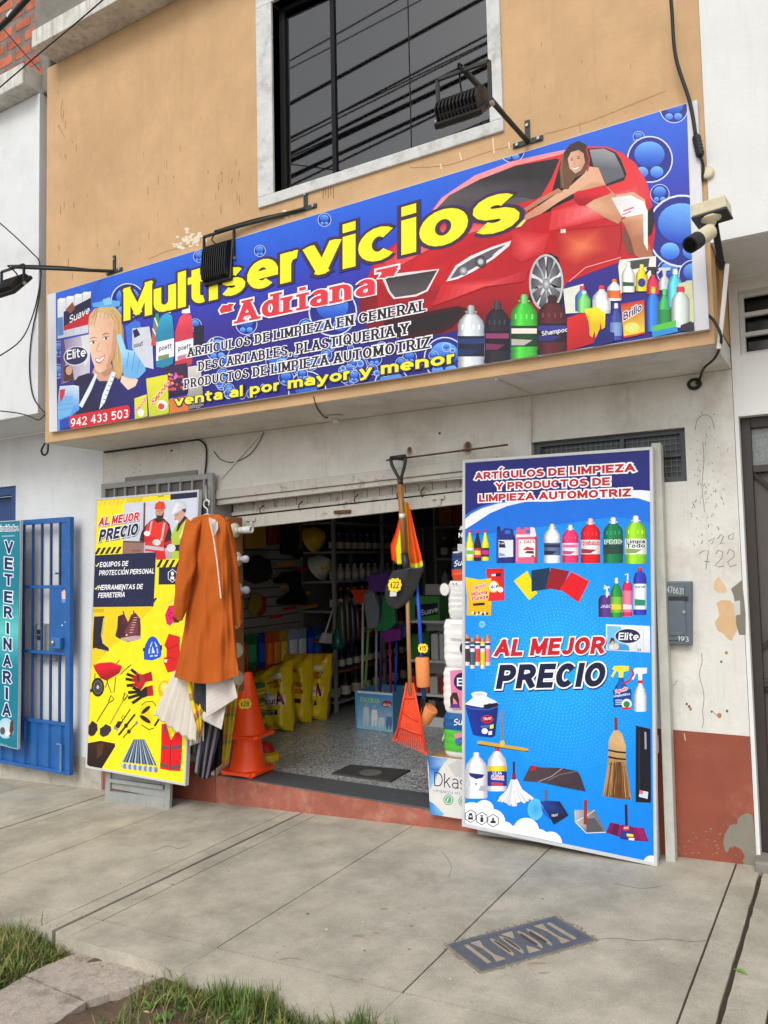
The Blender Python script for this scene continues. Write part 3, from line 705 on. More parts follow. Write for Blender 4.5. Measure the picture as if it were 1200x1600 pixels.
def layout(text, wt=.2, gap=.10, serif=False, wide=1.0, hy=.84):
    """letters as lists of strokes of polygons, set on a baseline; returns (total width, function(extra) -> strokes)"""
    x = 0; items = []
    for ch in text:
        if ch == ' ': x += .34*wide+gap; continue
        wd, st = G.get(ch, G['O']); items.append((x, ch, wd, st)); x += wd*wide+wt+gap
        if serif: x += wt*.35
    total = x-gap
    def make(extra=0.0):
        res = []
        for x0, ch, wd, st in items:
            up = 1.0
            desc = ch in 'gjpqyQ,'; asc = ch in 'ÍÓÉÁÚ'
            lo, hi = -extra-(.45 if desc else 0), (1.5 if asc else 1.0)+extra
            if ch in 'acegmnopqrsuvwxyz': hi = XH+extra+.0
            k = wt*hy/2
            for s in st:
                P = [(x0+wt/2+p[0]*wide, (k+p[1]*(1-2*k)) if p[1] <= 1.001 else p[1]) for p in s]
                if ch in 'acegmnopqrsuvwxyzi' and max(p[1] for p in s) <= XH+.001 :
                    P = [(x0+wt/2+p[0]*wide, k+p[1]*(XH-2*k)/XH if p[1] >= 0 else p[1]+k) for p in s]
                polys = [clip_y(q, lo, hi) for q in stroke_polys(P, wt+2*extra, hy)]
                res.append([q for q in polys if len(q) > 2])
                if serif:
                    for e, f in ((0, 1), (-1, -2)):
                        dx, dy = s[e][0]-s[f][0], s[e][1]-s[f][1]
                        if abs(dy) > abs(dx)*1.2 and (abs(s[e][1]) < .02 or abs(s[e][1]-1) < .02 or abs(s[e][1]-XH) < .02) and len(s) < 5 and abs(s[0][1]-s[-1][1]) > .05:
                            yb = 0 if abs(s[e][1]) < .02 else (XH if abs(s[e][1]-XH) < .02 and ch in 'acegmnopqrsuvwxyzi' else 1)
                            th = wt*.42; hw = wt*.95
                            y0, y1 = (0, th) if yb == 0 else (yb-th, yb)
                            cx = P[e][0]
                            res.append([[(cx-hw-extra, y0-extra), (cx+hw+extra, y0-extra), (cx+hw+extra, y1+extra), (cx-hw-extra, y1+extra)]])
        return res
    return total, make

# ================================================================ printed pictures on flat boards
class Plane:
    def __init__(s, O, eu, ev):
        s.O = Vector(O); s.eu = Vector(eu).normalized(); s.ev = Vector(ev).normalized(); s.n = s.eu.cross(s.ev).normalized()
        if s.n.dot(CAM-s.O) < 0: s.n = -s.n
    def px(s, x, y, lift=0):
        d = ray(x, y); O = s.O+s.n*lift; return CAM+d*((O-CAM).dot(s.n)/d.dot(s.n))
    def at(s, u, v, lift=0): return s.O+s.eu*u+s.ev*v+s.n*lift
class Art:
    """flat colour shapes laid over one another in thin layers of ink on a board"""
    def __init__(s, plane, step=0.00014, clip=None): s.p = plane; s.step = step; s.mb = MB(); s.boxes = []; s.clip = clip
    def level(s, bb, own=None):
        lv = 0
        for b, l in s.boxes:
            if b[0] < bb[2] and b[2] > bb[0] and b[1] < bb[3] and b[3] > bb[1] and l >= lv: lv = l+1
        s.boxes.append((bb, lv)); return lv
    def cut(s, V):
        """trim a face [(x, y, colour)] to the edges of the sheet"""
        if not s.clip: return V
        cl = s.clip; n = len(cl)
        for i in range(n):
            (ax, ay), (bx, by) = cl[i], cl[(i+1) % n]
            side = lambda p: (bx-ax)*(p[1]-ay)-(by-ay)*(p[0]-ax)
            R = []
            for k in range(len(V)):
                p, q = V[k], V[(k+1) % len(V)]; sp_, sq_ = side(p), side(q)
                if sp_ >= 0: R.append(p)
                if (sp_ >= 0) != (sq_ >= 0):
                    t = sp_/(sp_-sq_); R.append((lerp(p[0], q[0], t), lerp(p[1], q[1], t), tuple(lerp(a, b, t) for a, b in zip(p[2], q[2]))))
            V = R
            if len(V) < 3: return []
        return V
    def bb(s, P): return (min(p[0] for p in P), min(p[1] for p in P), max(p[0] for p in P), max(p[1] for p in P))
    def poly(s, P, col, lv=None, extra=0):
        """col: one colour, or a function (x, y) -> colour"""
        if len(P) < 3: return
        if s.clip:
            P3_ = s.cut([(p[0], p[1], (0, 0, 0)) for p in P]); P = [(p[0], p[1]) for p in P3_]
            if len(P) < 3: return
        lv = s.level(s.bb(P)) if lv is None else lv
        z = (lv+1)*s.step+extra
        V = [s.p.px(p[0], p[1], z) for p in P]
        tr = tessellate_polygon([[Vector((p[0], p[1], 0)) for p in P]])
        fs = []
        for a, b, c in tr:
            n = (V[b]-V[a]).cross(V[c]-V[a])
            fs.append((a, b, c) if n.dot(s.p.n) > 0 else (a, c, b))
        cc = [rgb(*(col(*p) if callable(col) else col)) for p in P]
        s.mb.add(V, fs, cc)
    def mesh(s, P, F_, C, lv=None):
        lv = s.level(s.bb(P)) if lv is None else lv
        if s.clip:
            P2_ = []; F2 = []; C2 = []
            for f in F_:
                V_ = s.cut([(P[i][0], P[i][1], C[i]) for i in f])
                if len(V_) >= 3:
                    F2.append(tuple(range(len(P2_), len(P2_)+len(V_)))); P2_ += [(a[0], a[1]) for a in V_]; C2 += [a[2] for a in V_]
            P, F_, C = P2_, F2, C2
        V = [s.p.px(p[0], p[1], (lv+1)*s.step) for p in P]
        fs = []
        for f in F_:
            n = (V[f[1]]-V[f[0]]).cross(V[f[2]]-V[f[0]]); fs.append(f if n.dot(s.p.n) > 0 else f[::-1])
        s.mb.add(V, fs, [rgb(*c) for c in C])
    def soft(s, P, c, bg, n=6, k0=1.0, off=(0, 0)):
        """patch that melts into its surroundings"""
        cx, cy = sum(p[0] for p in P)/len(P)+off[0], sum(p[1] for p in P)/len(P)+off[1]
        for i in range(n):
            k = k0*(1-i/n*.9); t = (i+1)/n
            s.poly([(cx+(x-cx)*k, cy+(y-cy)*k) for x, y in P], tuple(lerp(a, b, t) for a, b in zip(bg, c)))
    def rect(s, x0, y0, x1, y1, col, sk=0.0, dy=0.0): s.poly([(x0, y0), (x1, y0+dy), (x1+sk, y1+dy), (x0+sk, y1)], col)
    def ell(s, cx, cy, rx, ry, col, n=22, tilt=0):
        c, q = cos(radians(tilt)), sin(radians(tilt))
        s.poly([(cx+rx*cos(2*pi*i/n)*c-ry*sin(2*pi*i/n)*q, cy+rx*cos(2*pi*i/n)*q+ry*sin(2*pi*i/n)*c) for i in range(n)], col)
    def rad(s, cx, cy, rx, ry, c0, c1, n=22, off=(0, 0)):
        """disc shaded from centre to rim"""
        P = [(cx+off[0]*rx, cy+off[1]*ry)]+[(cx+rx*cos(2*pi*i/n), cy+ry*sin(2*pi*i/n)) for i in range(n)]
        s.mesh(P, [(0, i+1, (i+1) % n+1) for i in range(n)], [c0]+[c1]*n)
    def vgrad(s, cx, cy, rx, ry, ct, cb, n=22):
        def f(x, y):
            t = min(1, max(0, (y-cy+ry)/(2*ry))); return tuple(lerp(a, b, t) for a, b in zip(ct, cb))
        s.ell(cx, cy, rx, ry, f, n)
    def ring(s, cx, cy, rx, ry, wd, col, n=26):
        P = []; F_ = []
        for i in range(n):
            a = 2*pi*i/n; P += [(cx+rx*cos(a), cy+ry*sin(a)), (cx+(rx-wd)*cos(a), cy+(ry-wd)*sin(a))]
        for i in range(n): j = (i+1) % n; F_.append((2*i, 2*i+1, 2*j+1, 2*j))
        s.mesh(P, F_, [col]*len(P))
    def line(s, P, wd, col, closed=False, taper=False):
        Q = [Vector((p[0], p[1])) for p in P]; n = len(Q)
        V = []; F_ = []
        for i in range(n):
            a = Q[(i-1) % n] if (i or closed) else Q[0]; b = Q[(i+1) % n] if (i < n-1 or closed) else Q[-1]
            d = (b-a).normalized(); nn = Vector((-d.y, d.x))*(wd/2)*((1-.8*i/(n-1)) if taper else 1.0)
            V += [tuple(Q[i]+nn), tuple(Q[i]-nn)]
        for i in range(n if closed else n-1): j = (i+1) % n; F_.append((2*i, 2*i+1, 2*j+1, 2*j))
        s.mesh(V, F_, [col]*len(V))
    def text(s, txt, p0, p1, h, col, outlines=(), wt=.2, gap=.10, serif=False, slant=0.0, h1=None, fit=True, wide=1.0, hy=.84, bow=0.0, up=None):
        """letters on the baseline p0 -> p1 (photo pixels), capitals h high (h1 at the far end);
        outlines: [(extra width in pixels, colour, dx, dy)] drawn first; slant: italic lean; bow: arch of the baseline"""
        total, make = layout(txt, wt, gap, serif, wide, hy)
        h1 = h1 or h
        p0 = Vector(p0); p1 = Vector(p1); d = p1-p0
        def mp(x, y, dx=0, dy=0):
            t = x/total; w0, w1 = (1-t)/h, t/h1; hh = 1/(w0+w1); t = w1*hh
            b = p0+d*t+Vector((slant*hh*y, -hh*y)); b.y -= bow*4*t*(1-t)
            if up: b.x += up*hh*y
            return (b.x+dx, b.y+dy)
        for ex, c, dx, dy in list(outlines)+[(0, col, 0, 0)]:
            st = make(ex/((h+h1)/2))
            allp = [mp(x, y, dx, dy) for pc in st for q in pc for x, y in q]
            lv = s.level(s.bb(allp))
            for k, pieces in enumerate(st):
                for q in pieces:
                    P = [mp(x, y, dx, dy) for x, y in q]
                    s.poly(P, c, lv=lv, extra=((k*7) % 12)*s.step*0.07)
    # ---- printed goods, drawn in a small local frame: x,y in 0..1 of a box (cx, base, width, height, lean)
    def frame(s, cx, by, w_, h_, rot=0.0, sk=0.0):
        c, q = cos(radians(rot)), sin(radians(rot))
        def f(x, y):
            X = (x-.5)*w_+sk*y*h_; Y = -y*h_; return (cx+X*c-Y*q, by+X*q+Y*c)
        return f
    def shape(s, f, pts, col): s.poly([f(x, y) for x, y in pts], (lambda X, Y: col(X, Y)) if callable(col) else col)
    def body(s, f, prof, col, hi=1.25, lo=.62, n=None):
        """upright rounded body: half-widths prof [(y, hw)], shaded across"""
        P = []; C = []; F_ = []; xs_ = [-1, -.72, -.35, 0.05, .5, .85, 1]; sh_ = [lo, .85, hi, 1.08, 1.0, .8, lo]
        for y, hw in prof:
            for x, k in zip(xs_, sh_): P.append(f(.5+x*hw, y)); C.append(tuple(min(255, q*k) for q in col))
        m_ = len(xs_)
        for i in range(len(prof)-1):
            for j in range(m_-1): F_.append((i*m_+j, i*m_+j+1, (i+1)*m_+j+1, (i+1)*m_+j))
        s.mesh(P, F_, C)
    def jug(s, cx, by, w_, h_, col, label, cap, lcol=(40, 60, 140), rot=0, txt=None, tcol=(255, 255, 255), ring=True):
        f = s.frame(cx, by, w_, h_, rot)
        if ring: s.body(f, [(.885, .22), (.912, .22)], tuple(min(255, c*1.1+20) for c in cap))
        s.body(f, [(0, .44), (.02, .48), (.10, .49), (.12, .465), (.16, .49), (.30, .5), (.55, .49), (.60, .475), (.68, .485), (.76, .43), (.83, .29), (.875, .17)], col)
        s.body(f, [(.86, .135), (.96, .14), (.985, .12), (1, .09)], cap)
        if label: s.body(f, [(.20, .485), (.52, .485)], label, 1.05, .8)
        if lcol and label:
            s.shape(f, [(.04, .40), (.96, .40), (.96, .48), (.04, .48)], lcol); s.shape(f, [(.04, .22), (.5, .22), (.8, .30), (.04, .32)], tuple(c*.8 for c in lcol))
        for k in range(4): s.shape(f, [(.16+k*.2, .62), (.22+k*.2, .62), (.22+k*.2, .70), (.17+k*.2, .70)], tuple(min(255, c*1.25+25) for c in col))
        if txt: s.text(txt, f(.12, .36), f(.9, .36), h_*.10, tcol, wt=.24)
    def bottle(s, cx, by, w_, h_, col, cap, label=None, lcol=None, neck=.16, shoulder=.62, rot=0, top=.86, sk=0):
        f = s.frame(cx, by, w_, h_, rot, sk)
        s.body(f, [(0, .42), (.03, .47), (shoulder-.1, .48), (shoulder, .45), (shoulder+.10, .32), (top-.03, neck), (top, neck)], col)
        s.body(f, [(top, neck+.02), (.98, neck), (1, neck*.8)], cap)
        if label: s.body(f, [(.12, .47), (shoulder-.14, .47)], label, 1.05, .8)
        if lcol: s.shape(f, [(.1, .2), (.9, .2), (.9, .32), (.1, .34)], lcol)
    def spray(s, cx, by, w_, h_, col, head, label=None, flip=1, lcol=None):
        f = s.frame(cx, by, w_, h_)
        g_ = (lambda x, y: f(.5+(x-.5)*flip, y))
        s.body(f, [(0, .40), (.03, .46), (.35, .46), (.5, .34), (.6, .16), (.70, .13)], col)
        s.poly([g_(.36, .70), g_(.62, .70), g_(.64, .84), g_(.95, .86), g_(.98, .98), g_(.1, .98), g_(-.05, .90), g_(.1, .88), g_(.34, .84)], head)
        s.line([g_(.2, .90), g_(.06, .80), g_(-.06, .72)], w_*.14, head)
        if label: s.body(f, [(.08, .45), (.33, .45)], label, 1.05, .8)
        if lcol: s.shape(f, [(.1, .12), (.9, .12), (.9, .22), (.1, .24)], lcol)
    def build(s, name, m, parent): return s.mb.build(name, m, parent)
def frame_bars(pl, c00, c10, c11, c01, wd, dep, mname, parent, name='frame'):
    """aluminium frame round a board: corners bottom-left, bottom-right, top-right, top-left in 3D"""
    m = MB(); cs = [Vector(c) for c in (c00, c10, c11, c01)]; ctr = sum(cs, Vector())/4
    eu = (cs[1]-cs[0]).normalized(); ev = (cs[3]-cs[0]).normalized()
    inn = [cs[0]+eu*wd+ev*wd, cs[1]-eu*wd+ev*wd, cs[2]-eu*wd-ev*wd, cs[3]+eu*wd-ev*wd]
    for i in range(4):
        j = (i+1) % 4
        m.prism([cs[i], cs[j], inn[j], inn[i]], pl.n*dep)
    return m.build(name, mname, parent, bevel=.0015)
# ================================================================ the long sign over the door
VINYL = inkm('printed_vinyl', 0.34, 0.32)
ALU = mat('aluminium_frame', (196, 198, 200), .4, metal=.0, var=.06, vscale=20)
SY = F-.034
sp = Plane((-3, SY, 3.2), (1, 0, 0), (0, 0, 1))
c_bl, c_br, c_tr, c_tl = [sp.px(*p) for p in ((77, 675.5), (1108, 514), (1089, 156), (74, 461))]
sgn = thing('shop_sign', 'long blue shop sign with yellow lettering and a red car on the projecting upper wall', 'sign', (c_bl.x, SY, c_bl.z))
m = MB(); m.prism([c_bl, c_br, c_tr, c_tl], (0, .032, 0)); m.build('board', mat('white_sign_board', (214, 214, 218), .5, var=.05, vscale=5, dirt=.25), sgn)
A_ = Art(sp)
def ZZ(ox, oy, k): return lambda x, y: (ox+x/k, oy+y/k)
z3 = ZZ(60, 400, 3); z4 = ZZ(420, 380, 3); z5 = ZZ(780, 150, 3); z2 = ZZ(600, 0, 2)
def P3(*q): return [z3(*p) for p in q]
def P4(*q): return [z4(*p) for p in q]
def P5(*q): return [z5(*p) for p in q]
def P2(*q): return [z2(*p) for p in q]
# blue ground, graded as printed
QTL, QTR, QBL, QBR = (87, 457.5), (1073, 161.5), (89.5, 673.5), (1085, 517)
def quadpt(u, v):
    a = (lerp(QTL[0], QTR[0], u), lerp(QTL[1], QTR[1], u)); b = (lerp(QBL[0], QBR[0], u), lerp(QBL[1], QBR[1], u))
    return (lerp(a[0], b[0], v), lerp(a[1], b[1], v))
P = []; C = []; F_ = []
st_ = [(0, (44, 102, 220)), (.12, (40, 92, 212)), (.3, (46, 66, 190)), (.5, (58, 46, 150)), (.75, (42, 36, 128)), (1, (34, 36, 132))]
def gradc(t):
    for (a, ca), (b, cb) in zip(st_[:-1], st_[1:]):
        if t <= b: k = (t-a)/(b-a); return tuple(lerp(x, y, k) for x, y in zip(ca, cb))
for j in range(13):
    for i in range(13): P.append(quadpt(i/12, j/12)); C.append(gradc(j/12))
for j in range(12):
    for i in range(12): F_.append((j*13+i, j*13+i+1, (j+1)*13+i+1, (j+1)*13+i))
A_.mesh(P, F_, C)
def sign_y(x, v):
    u = (x-87)/(1073-87); return quadpt(min(1, max(0, u)), v)[1]
def bubble(x, y, r, q=1.0, clip=None):
    if r > 7: A_.ell(x, y, r, r*1.02, (36, 40, 138), 26)
    A_.ring(x, y, r, r*1.02, max(.7, r*.055), (214, 226, 250))
    A_.vgrad(x-r*.02, y-r*.22, r*.66, r*.56, (112, 178, 250), (20, 66, 190))
    A_.vgrad(x-r*.34, y+r*.56, r*.27, r*.24, (130, 196, 252), (40, 96, 220), 14); A_.vgrad(x+r*.30, y+r*.55, r*.29, r*.25, (130, 196, 252), (40, 96, 220), 14)
rb_ = random.Random(11)
A_.clip = [QTL, QTR, QBR, QBL]
for x, y, r in [(998, 214, 9), (1015.5, 249, 36), (1031, 303, 15), (507, 343.5, 10.5), (406, 392, 9), (503, 405, 15), (311, 401, 9), (200, 470, 27), (385, 506, 17), (520, 487, 38), (478, 510, 12), (340, 545, 19), (430, 566, 15), (612, 600, 27), (695, 560, 33), (645, 615, 16), (480, 610, 30), (447, 590, 12), (640, 558, 11), (585, 560, 12), (560, 572, 14), (305, 508, 10), (545, 590, 12), (1046, 425, 20)]:
    bubble(x, y, r)
bubble(1066, 361, 56); bubble(1084, 430, 24); bubble(1053, 170, 22); bubble(800, 234, 20)
bubble(92, 545, 12); bubble(90, 580, 11)
for k in range(70):
    x = rb_.uniform(262, 716); y = lerp(sign_y(x, .97), sign_y(x, .72), rb_.random()**1.6); r = rb_.uniform(3.5, 9.5)
    bubble(x, y-1, r)
# ---- red car
CR = (206, 30, 38)
A_.poly(P4((425, 300), (450, 180), (500, 80), (600, -20))[:0] + [(561, 492), (563, 462), (572, 440), (584, 410), (612, 385), (645, 362), (668, 337), (690, 309), (742, 274), (800, 252), (862, 238), (915, 228.5), (948, 229), (972, 239), (992, 254), (1010, 283), (1015, 300), (1021, 330), (1024, 362), (1020, 392), (1000, 400), (962, 412), (925, 425), (885, 442), (862, 500), (838, 500), (800, 498), (740, 510), (700, 520), (650, 528), (604, 527), (580, 518)],
        lambda x, y: (226, 52, 58) if y < 330 else ((196, 24, 34) if y < 450 else (128, 18, 28)))
A_.poly([(690, 309), (742, 274), (800, 252), (862, 238), (905, 230), (905, 233), (866, 244), (803, 259), (748, 282), (704, 312), (680, 333), (670, 337)], (244, 150, 156))          # roof rail shine
A_.poly([(674, 335), (702, 305), (750, 280), (806, 259), (868, 247.5), (874, 249), (862, 278), (846, 306), (836, 312), (760, 324), (700, 340)], lambda x, y: (92, 84, 88) if x < 720 else ((46, 42, 46) if y < 300 else (66, 60, 62)))   # windscreen
A_.poly([(742, 330), (775, 312), (815, 308), (835, 312), (790, 322)], (96, 88, 92))
A_.poly([(876, 252), (890, 243), (920, 232), (946, 231), (962, 238), (970, 248), (979, 272), (975, 282), (948, 291), (936, 292), (862, 326), (850, 330), (860, 308)], (34, 32, 36))
A_.poly([(921, 234), (944, 232), (960, 240), (972, 264), (976, 276), (946, 288), (938, 288), (928, 262)], lambda x, y: (150, 152, 156) if y < 262 else (98, 100, 106))
A_.soft([(584, 410), (645, 364), (700, 345), (780, 335), (838, 330), (800, 352), (740, 362), (690, 382), (640, 405), (600, 430), (588, 428)], (240, 120, 124), (208, 34, 42))   # bonnet shine
A_.soft([(690, 382), (740, 362), (812, 352), (800, 370), (745, 392), (706, 410), (697, 425), (640, 425), (655, 404)], (186, 20, 30), (204, 30, 38)); A_.soft([(590, 440), (640, 470), (690, 470), (640, 500), (590, 490)], (150, 16, 26), (178, 24, 32)); A_.soft([(800, 360), (860, 365), (850, 395), (815, 410), (800, 400)], (236, 84, 88), (204, 30, 38))
A_.soft([(862, 330), (960, 300), (1004, 285), (1012, 310), (985, 330), (900, 352), (858, 360)], (244, 130, 134), (216, 44, 52))
A_.poly([(868, 361), (968, 352), (972, 398), (905, 426), (880, 434), (870, 400)], (186, 32, 34)); A_.soft([(872, 362), (940, 356), (950, 390), (900, 415), (876, 405)], (232, 116, 76), (186, 34, 34), 8)
A_.line([(868, 361), (905, 357), (968, 352)], 1.2, (150, 20, 30)); A_.line([(970, 350), (971, 375), (966, 398)], 1.2, (120, 16, 24))
A_.line([(889, 440), (915, 418), (970, 402)], 1.6, (246, 150, 150)); A_.rect(876, 358, 884, 364, (235, 210, 200))
A_.poly([(838, 318), (846, 312), (872, 296), (880, 300), (860, 330), (846, 334)], (24, 22, 26))
A_.poly(P4((525, 150), (800, 120), (745, 225), (690, 250), (585, 262), (560, 230)), (236, 220, 222)); A_.poly(P4((545, 165), (790, 126), (738, 218), (690, 240), (592, 254), (568, 225)), lambda x, y: (60, 54, 56) if y < 445 else (84, 78, 80))
A_.poly([(697, 440), (712, 415), (735, 400), (768, 386), (799, 376), (796, 384), (772, 404), (740, 424), (715, 436)], (236, 232, 236))
A_.poly([(703, 436), (715, 418), (738, 404), (768, 390), (790, 382), (768, 402), (738, 420), (716, 432)], (96, 92, 98)); A_.rad(751, 409, 9, 9, (150, 150, 158), (34, 32, 38)); A_.rad(724, 423, 7, 7, (220, 220, 226), (90, 88, 96)); A_.ell(751, 409, 4, 4, (200, 204, 212)); A_.poly([(768, 400), (780, 390), (790, 384), (776, 396)], (230, 230, 236))
A_.poly([(604, 526), (600, 502), (640, 492), (715, 478), (735, 484), (706, 512), (690, 520), (640, 528)], (60, 16, 22)); A_.poly([(610, 524), (607, 508), (680, 490), (722, 484), (700, 508), (684, 515)], (34, 24, 28))
A_.soft([(690, 445), (800, 430), (826, 420), (820, 440), (760, 448), (700, 470), (676, 478)], (236, 80, 84), (192, 26, 34))
A_.poly([(826, 470), (830, 430), (842, 402), (858, 395), (872, 402), (880, 430), (880, 475)], (26, 20, 24))
A_.soft([(930, 300), (950, 296), (962, 312), (945, 325), (925, 318)], (238, 192, 158), (216, 162, 128), 4); A_.soft([(1000, 340), (1010, 345), (1008, 385), (998, 395), (990, 365)], (150, 92, 66), (190, 128, 96), 4); A_.rad(853.5, 442, 26, 44, (150, 150, 156), (58, 56, 62), 26); A_.ring(853.5, 442, 27, 45, 3.2, (196, 198, 204))
for k in range(10):
    a = 2*pi*k/10+.2; A_.poly([(853.5+4*cos(a+.7), 444+6*sin(a+.7)), (853.5+24*cos(a), 442+41*sin(a)), (853.5+24*cos(a+.17), 442+41*sin(a+.17)), (853.5+4*cos(a-.5), 444+6*sin(a-.5))], (226, 228, 232) if k % 2 else (176, 178, 186))
A_.rad(853.5, 444, 6, 9, (220, 222, 226), (120, 120, 128))
A_.poly([(1012, 330), (1020, 322), (1023, 345), (1018, 366), (1008, 372)], (40, 20, 26))
# ---- woman leaning on the car
SK = (206, 146, 112)
skin = lambda x, y: (226, 172, 136) if x < 945 else (196, 136, 102)
A_.poly([(958, 305), (990, 300), (1008, 312), (1011, 340), (1010, 372), (1021, 400), (1000, 404), (992, 398), (985, 372), (976, 352), (962, 332)], lambda x, y: (222, 168, 134) if y < 350 else (176, 112, 80))
A_.poly([(976, 352), (985, 372), (992, 398), (980, 396), (972, 372)], (120, 70, 54))
A_.poly([(897, 310), (925, 296), (950, 292), (965, 308), (985, 318), (975, 338), (966, 350), (945, 340), (920, 324)], skin)
A_.poly([(955, 309), (985, 305), (1006, 315), (1012, 330), (1012, 392), (1006, 380), (1005, 334), (975, 340), (970, 336)], lambda x, y: (244, 240, 242) if x > 965 else (228, 216, 218))
A_.line([(974, 330), (990, 324)], 2, (216, 80, 96)); A_.line([(972, 336), (986, 330)], 1.5, (216, 80, 96)); A_.line([(970, 343), (977, 339)], 2.5, (190, 30, 44))
A_.poly([(906, 282), (920, 260), (935, 262), (944, 284), (948, 292), (922, 300), (900, 306), (893, 300)], skin)
A_.poly([(896, 300), (912, 297), (945, 289), (955, 300), (952, 303), (928, 312), (915, 321), (905, 321), (897, 312)], lambda x, y: (216, 30, 46) if y < 310 else (168, 18, 34))
A_.poly([(912, 272), (922, 262), (930, 268), (926, 282), (900, 300), (872, 316), (846, 334), (822, 344), (815, 340), (838, 324), (866, 305), (892, 290)], lambda x, y: (226, 176, 142) if y < 320 else (206, 150, 116))
A_.poly([(880, 300), (866, 304), (836, 322), (814, 336), (812, 330), (840, 312), (872, 294)], (190, 128, 98))
A_.poly([(801, 347), (812, 339), (822, 344), (814, 354), (804, 356)], (240, 234, 120))
A_.poly([(876, 294), (874, 262), (880, 240), (890, 226), (904, 220), (916, 226), (920, 244), (919, 262), (912, 272), (898, 278), (888, 296)], lambda x, y: (66, 40, 30) if y < 250 else (112, 76, 54))
A_.poly([(887, 248), (892, 238), (904, 234), (912, 240), (914, 254), (908, 266), (899, 271), (890, 263)], lambda x, y: (224, 176, 148) if x < 902 else (206, 152, 122))
for ex in (893.5, 904): A_.ell(ex, 250-(ex-893)*.25, 1.8, 1.0, (50, 34, 30)); A_.line([(ex-2.4, 247.5-(ex-893)*.25), (ex+2.4, 246.6-(ex-893)*.25)], .7, (70, 44, 34))
A_.line([(898, 251), (897, 257), (899, 258)], .7, (176, 118, 92)); A_.poly([(893, 261), (899, 262.5), (906, 259), (902, 264), (897, 265)], (248, 240, 238)); A_.line([(892.5, 260.5), (899, 262), (906.5, 258.5)], .8, (176, 70, 66))
A_.line([(880, 240), (877, 265), (880, 292)], 2.5, (140, 98, 68)); A_.line([(916, 232), (921, 250), (918, 268)], 2.2, (196, 40, 50))
# ---- left: paper packs and the woman with gloves
A_.poly(P3((90, 205), (247, 165), (233, 360), (90, 388)), lambda x, y: (236, 236, 240) if y < 470 else (206, 212, 226))
for k in range(1, 4): A_.line(P3((90+k*39, 205-k*10), (92+k*36, 380-k*7)), 1, (176, 184, 200))
for k in range(4): A_.ell(*z3(110+k*38, 205-k*10), 5.5, 2.6, (250, 250, 252))
A_.poly(P3((120, 280), (245, 215), (240, 320), (118, 350)), (200, 34, 52)); A_.poly(P3((118, 262), (246, 195), (245, 250), (170, 300), (118, 330)), (34, 36, 70)); A_.poly(P3((128, 250), (160, 215), (172, 245), (150, 270)), (150, 82, 50))
A_.text('Suave', z3(142, 318), z3(238, 268), 13, (248, 248, 250), wt=.17, slant=.15)
A_.poly(P3((90, 290), (115, 285), (118, 370), (92, 375)), (90, 140, 200))
A_.poly(P3((105, 395), (245, 365), (240, 560), (105, 600)), lambda x, y: (150, 130, 170) if x < 110 else (206, 200, 214))
A_.poly(P3((105, 395), (120, 392), (130, 470), (118, 590), (105, 600)), (100, 70, 130)); A_.poly(P3((200, 375), (245, 365), (242, 480), (215, 520)), (216, 218, 222))
A_.ell(*z3(176, 468), 19.5, 15, (236, 236, 244), tilt=-12); A_.ell(*z3(176, 468), 18.3, 13.8, (44, 40, 84), tilt=-12); A_.text('Elite', z3(133, 486), z3(222, 470), 14.5, (250, 250, 252), wt=.18)
A_.poly(P3((118, 520), (140, 510), (160, 530), (168, 585), (120, 590)), (84, 48, 36)); A_.ell(*z3(143, 537), 5, 7, (216, 162, 132))
HAIR = lambda x, y: (214, 182, 120) if y < 500 else (196, 156, 92)
A_.poly(P3((232, 330), (238, 280), (262, 248), (310, 235), (360, 240), (388, 275), (398, 340), (402, 440), (398, 540), (378, 585), (352, 560), (345, 480), (300, 420), (250, 400)), HAIR)
A_.poly(P3((160, 740), (165, 600), (185, 565), (235, 548), (280, 585), (340, 580), (372, 568), (400, 590), (440, 610), (480, 640), (440, 700), (425, 700), (290, 722), (160, 745)), lambda x, y: (34, 28, 62) if x < 180 else (40, 36, 110))
A_.poly(P3((252, 545), (272, 500), (340, 500), (356, 560), (335, 586), (285, 586)), (212, 160, 132))
A_.poly(P3((236, 350), (242, 300), (272, 268), (320, 262), (352, 285), (366, 340), (367, 415), (350, 480), (322, 530), (292, 548), (270, 535), (252, 490), (240, 430)), lambda x, y: (240, 200, 172) if x < 165 else (222, 172, 142))
for a in range(7): A_.line(P3((262+a*16, 262-abs(a-3)*-4), (248+a*20, 292)), .8, (182, 142, 82))
A_.poly(P3((360, 300), (385, 290), (400, 420), (396, 540), (372, 580), (352, 500), (366, 420)), (206, 168, 104))
for k in range(26):
    t = k/25; A_.line([z3(lerp(262, 345, t), 250+6*sin(k)), z3(lerp(238, 392, t), lerp(330, 300, t)), z3(lerp(240, 396, t), lerp(360, 520, t) if t > .75 else 330)], .7, [(232, 204, 150), (176, 136, 78), (206, 170, 108)][k % 3]) if not .18 < t < .72 else None
A_.rad(*z3(272, 450), 7, 8, (240, 186, 166), (238, 196, 170)); A_.rad(*z3(338, 430), 7, 9, (232, 170, 146), (224, 174, 144)); A_.poly(P3((352, 340), (366, 350), (366, 415), (350, 480), (322, 530), (318, 510), (342, 450)), (206, 152, 122)); A_.poly(P3((290, 548), (322, 530), (345, 520), (350, 540), (310, 566)), (186, 134, 108))
for ex, ey in ((257, 405), (316, 386)):
    A_.ell(*z3(ex, ey), 4.6, 2.2, (250, 246, 244), tilt=-14); A_.ell(*z3(ex+1, ey), 1.9, 2.1, (66, 52, 44)); A_.line(P3((ex-15, ey-16), (ex, ey-24), (ex+16, ey-21)), 1.1, (140, 98, 62)); A_.line(P3((ex-15, ey-1), (ex-2, ey-8), (ex+15, ey-6)), .9, (60, 40, 34))
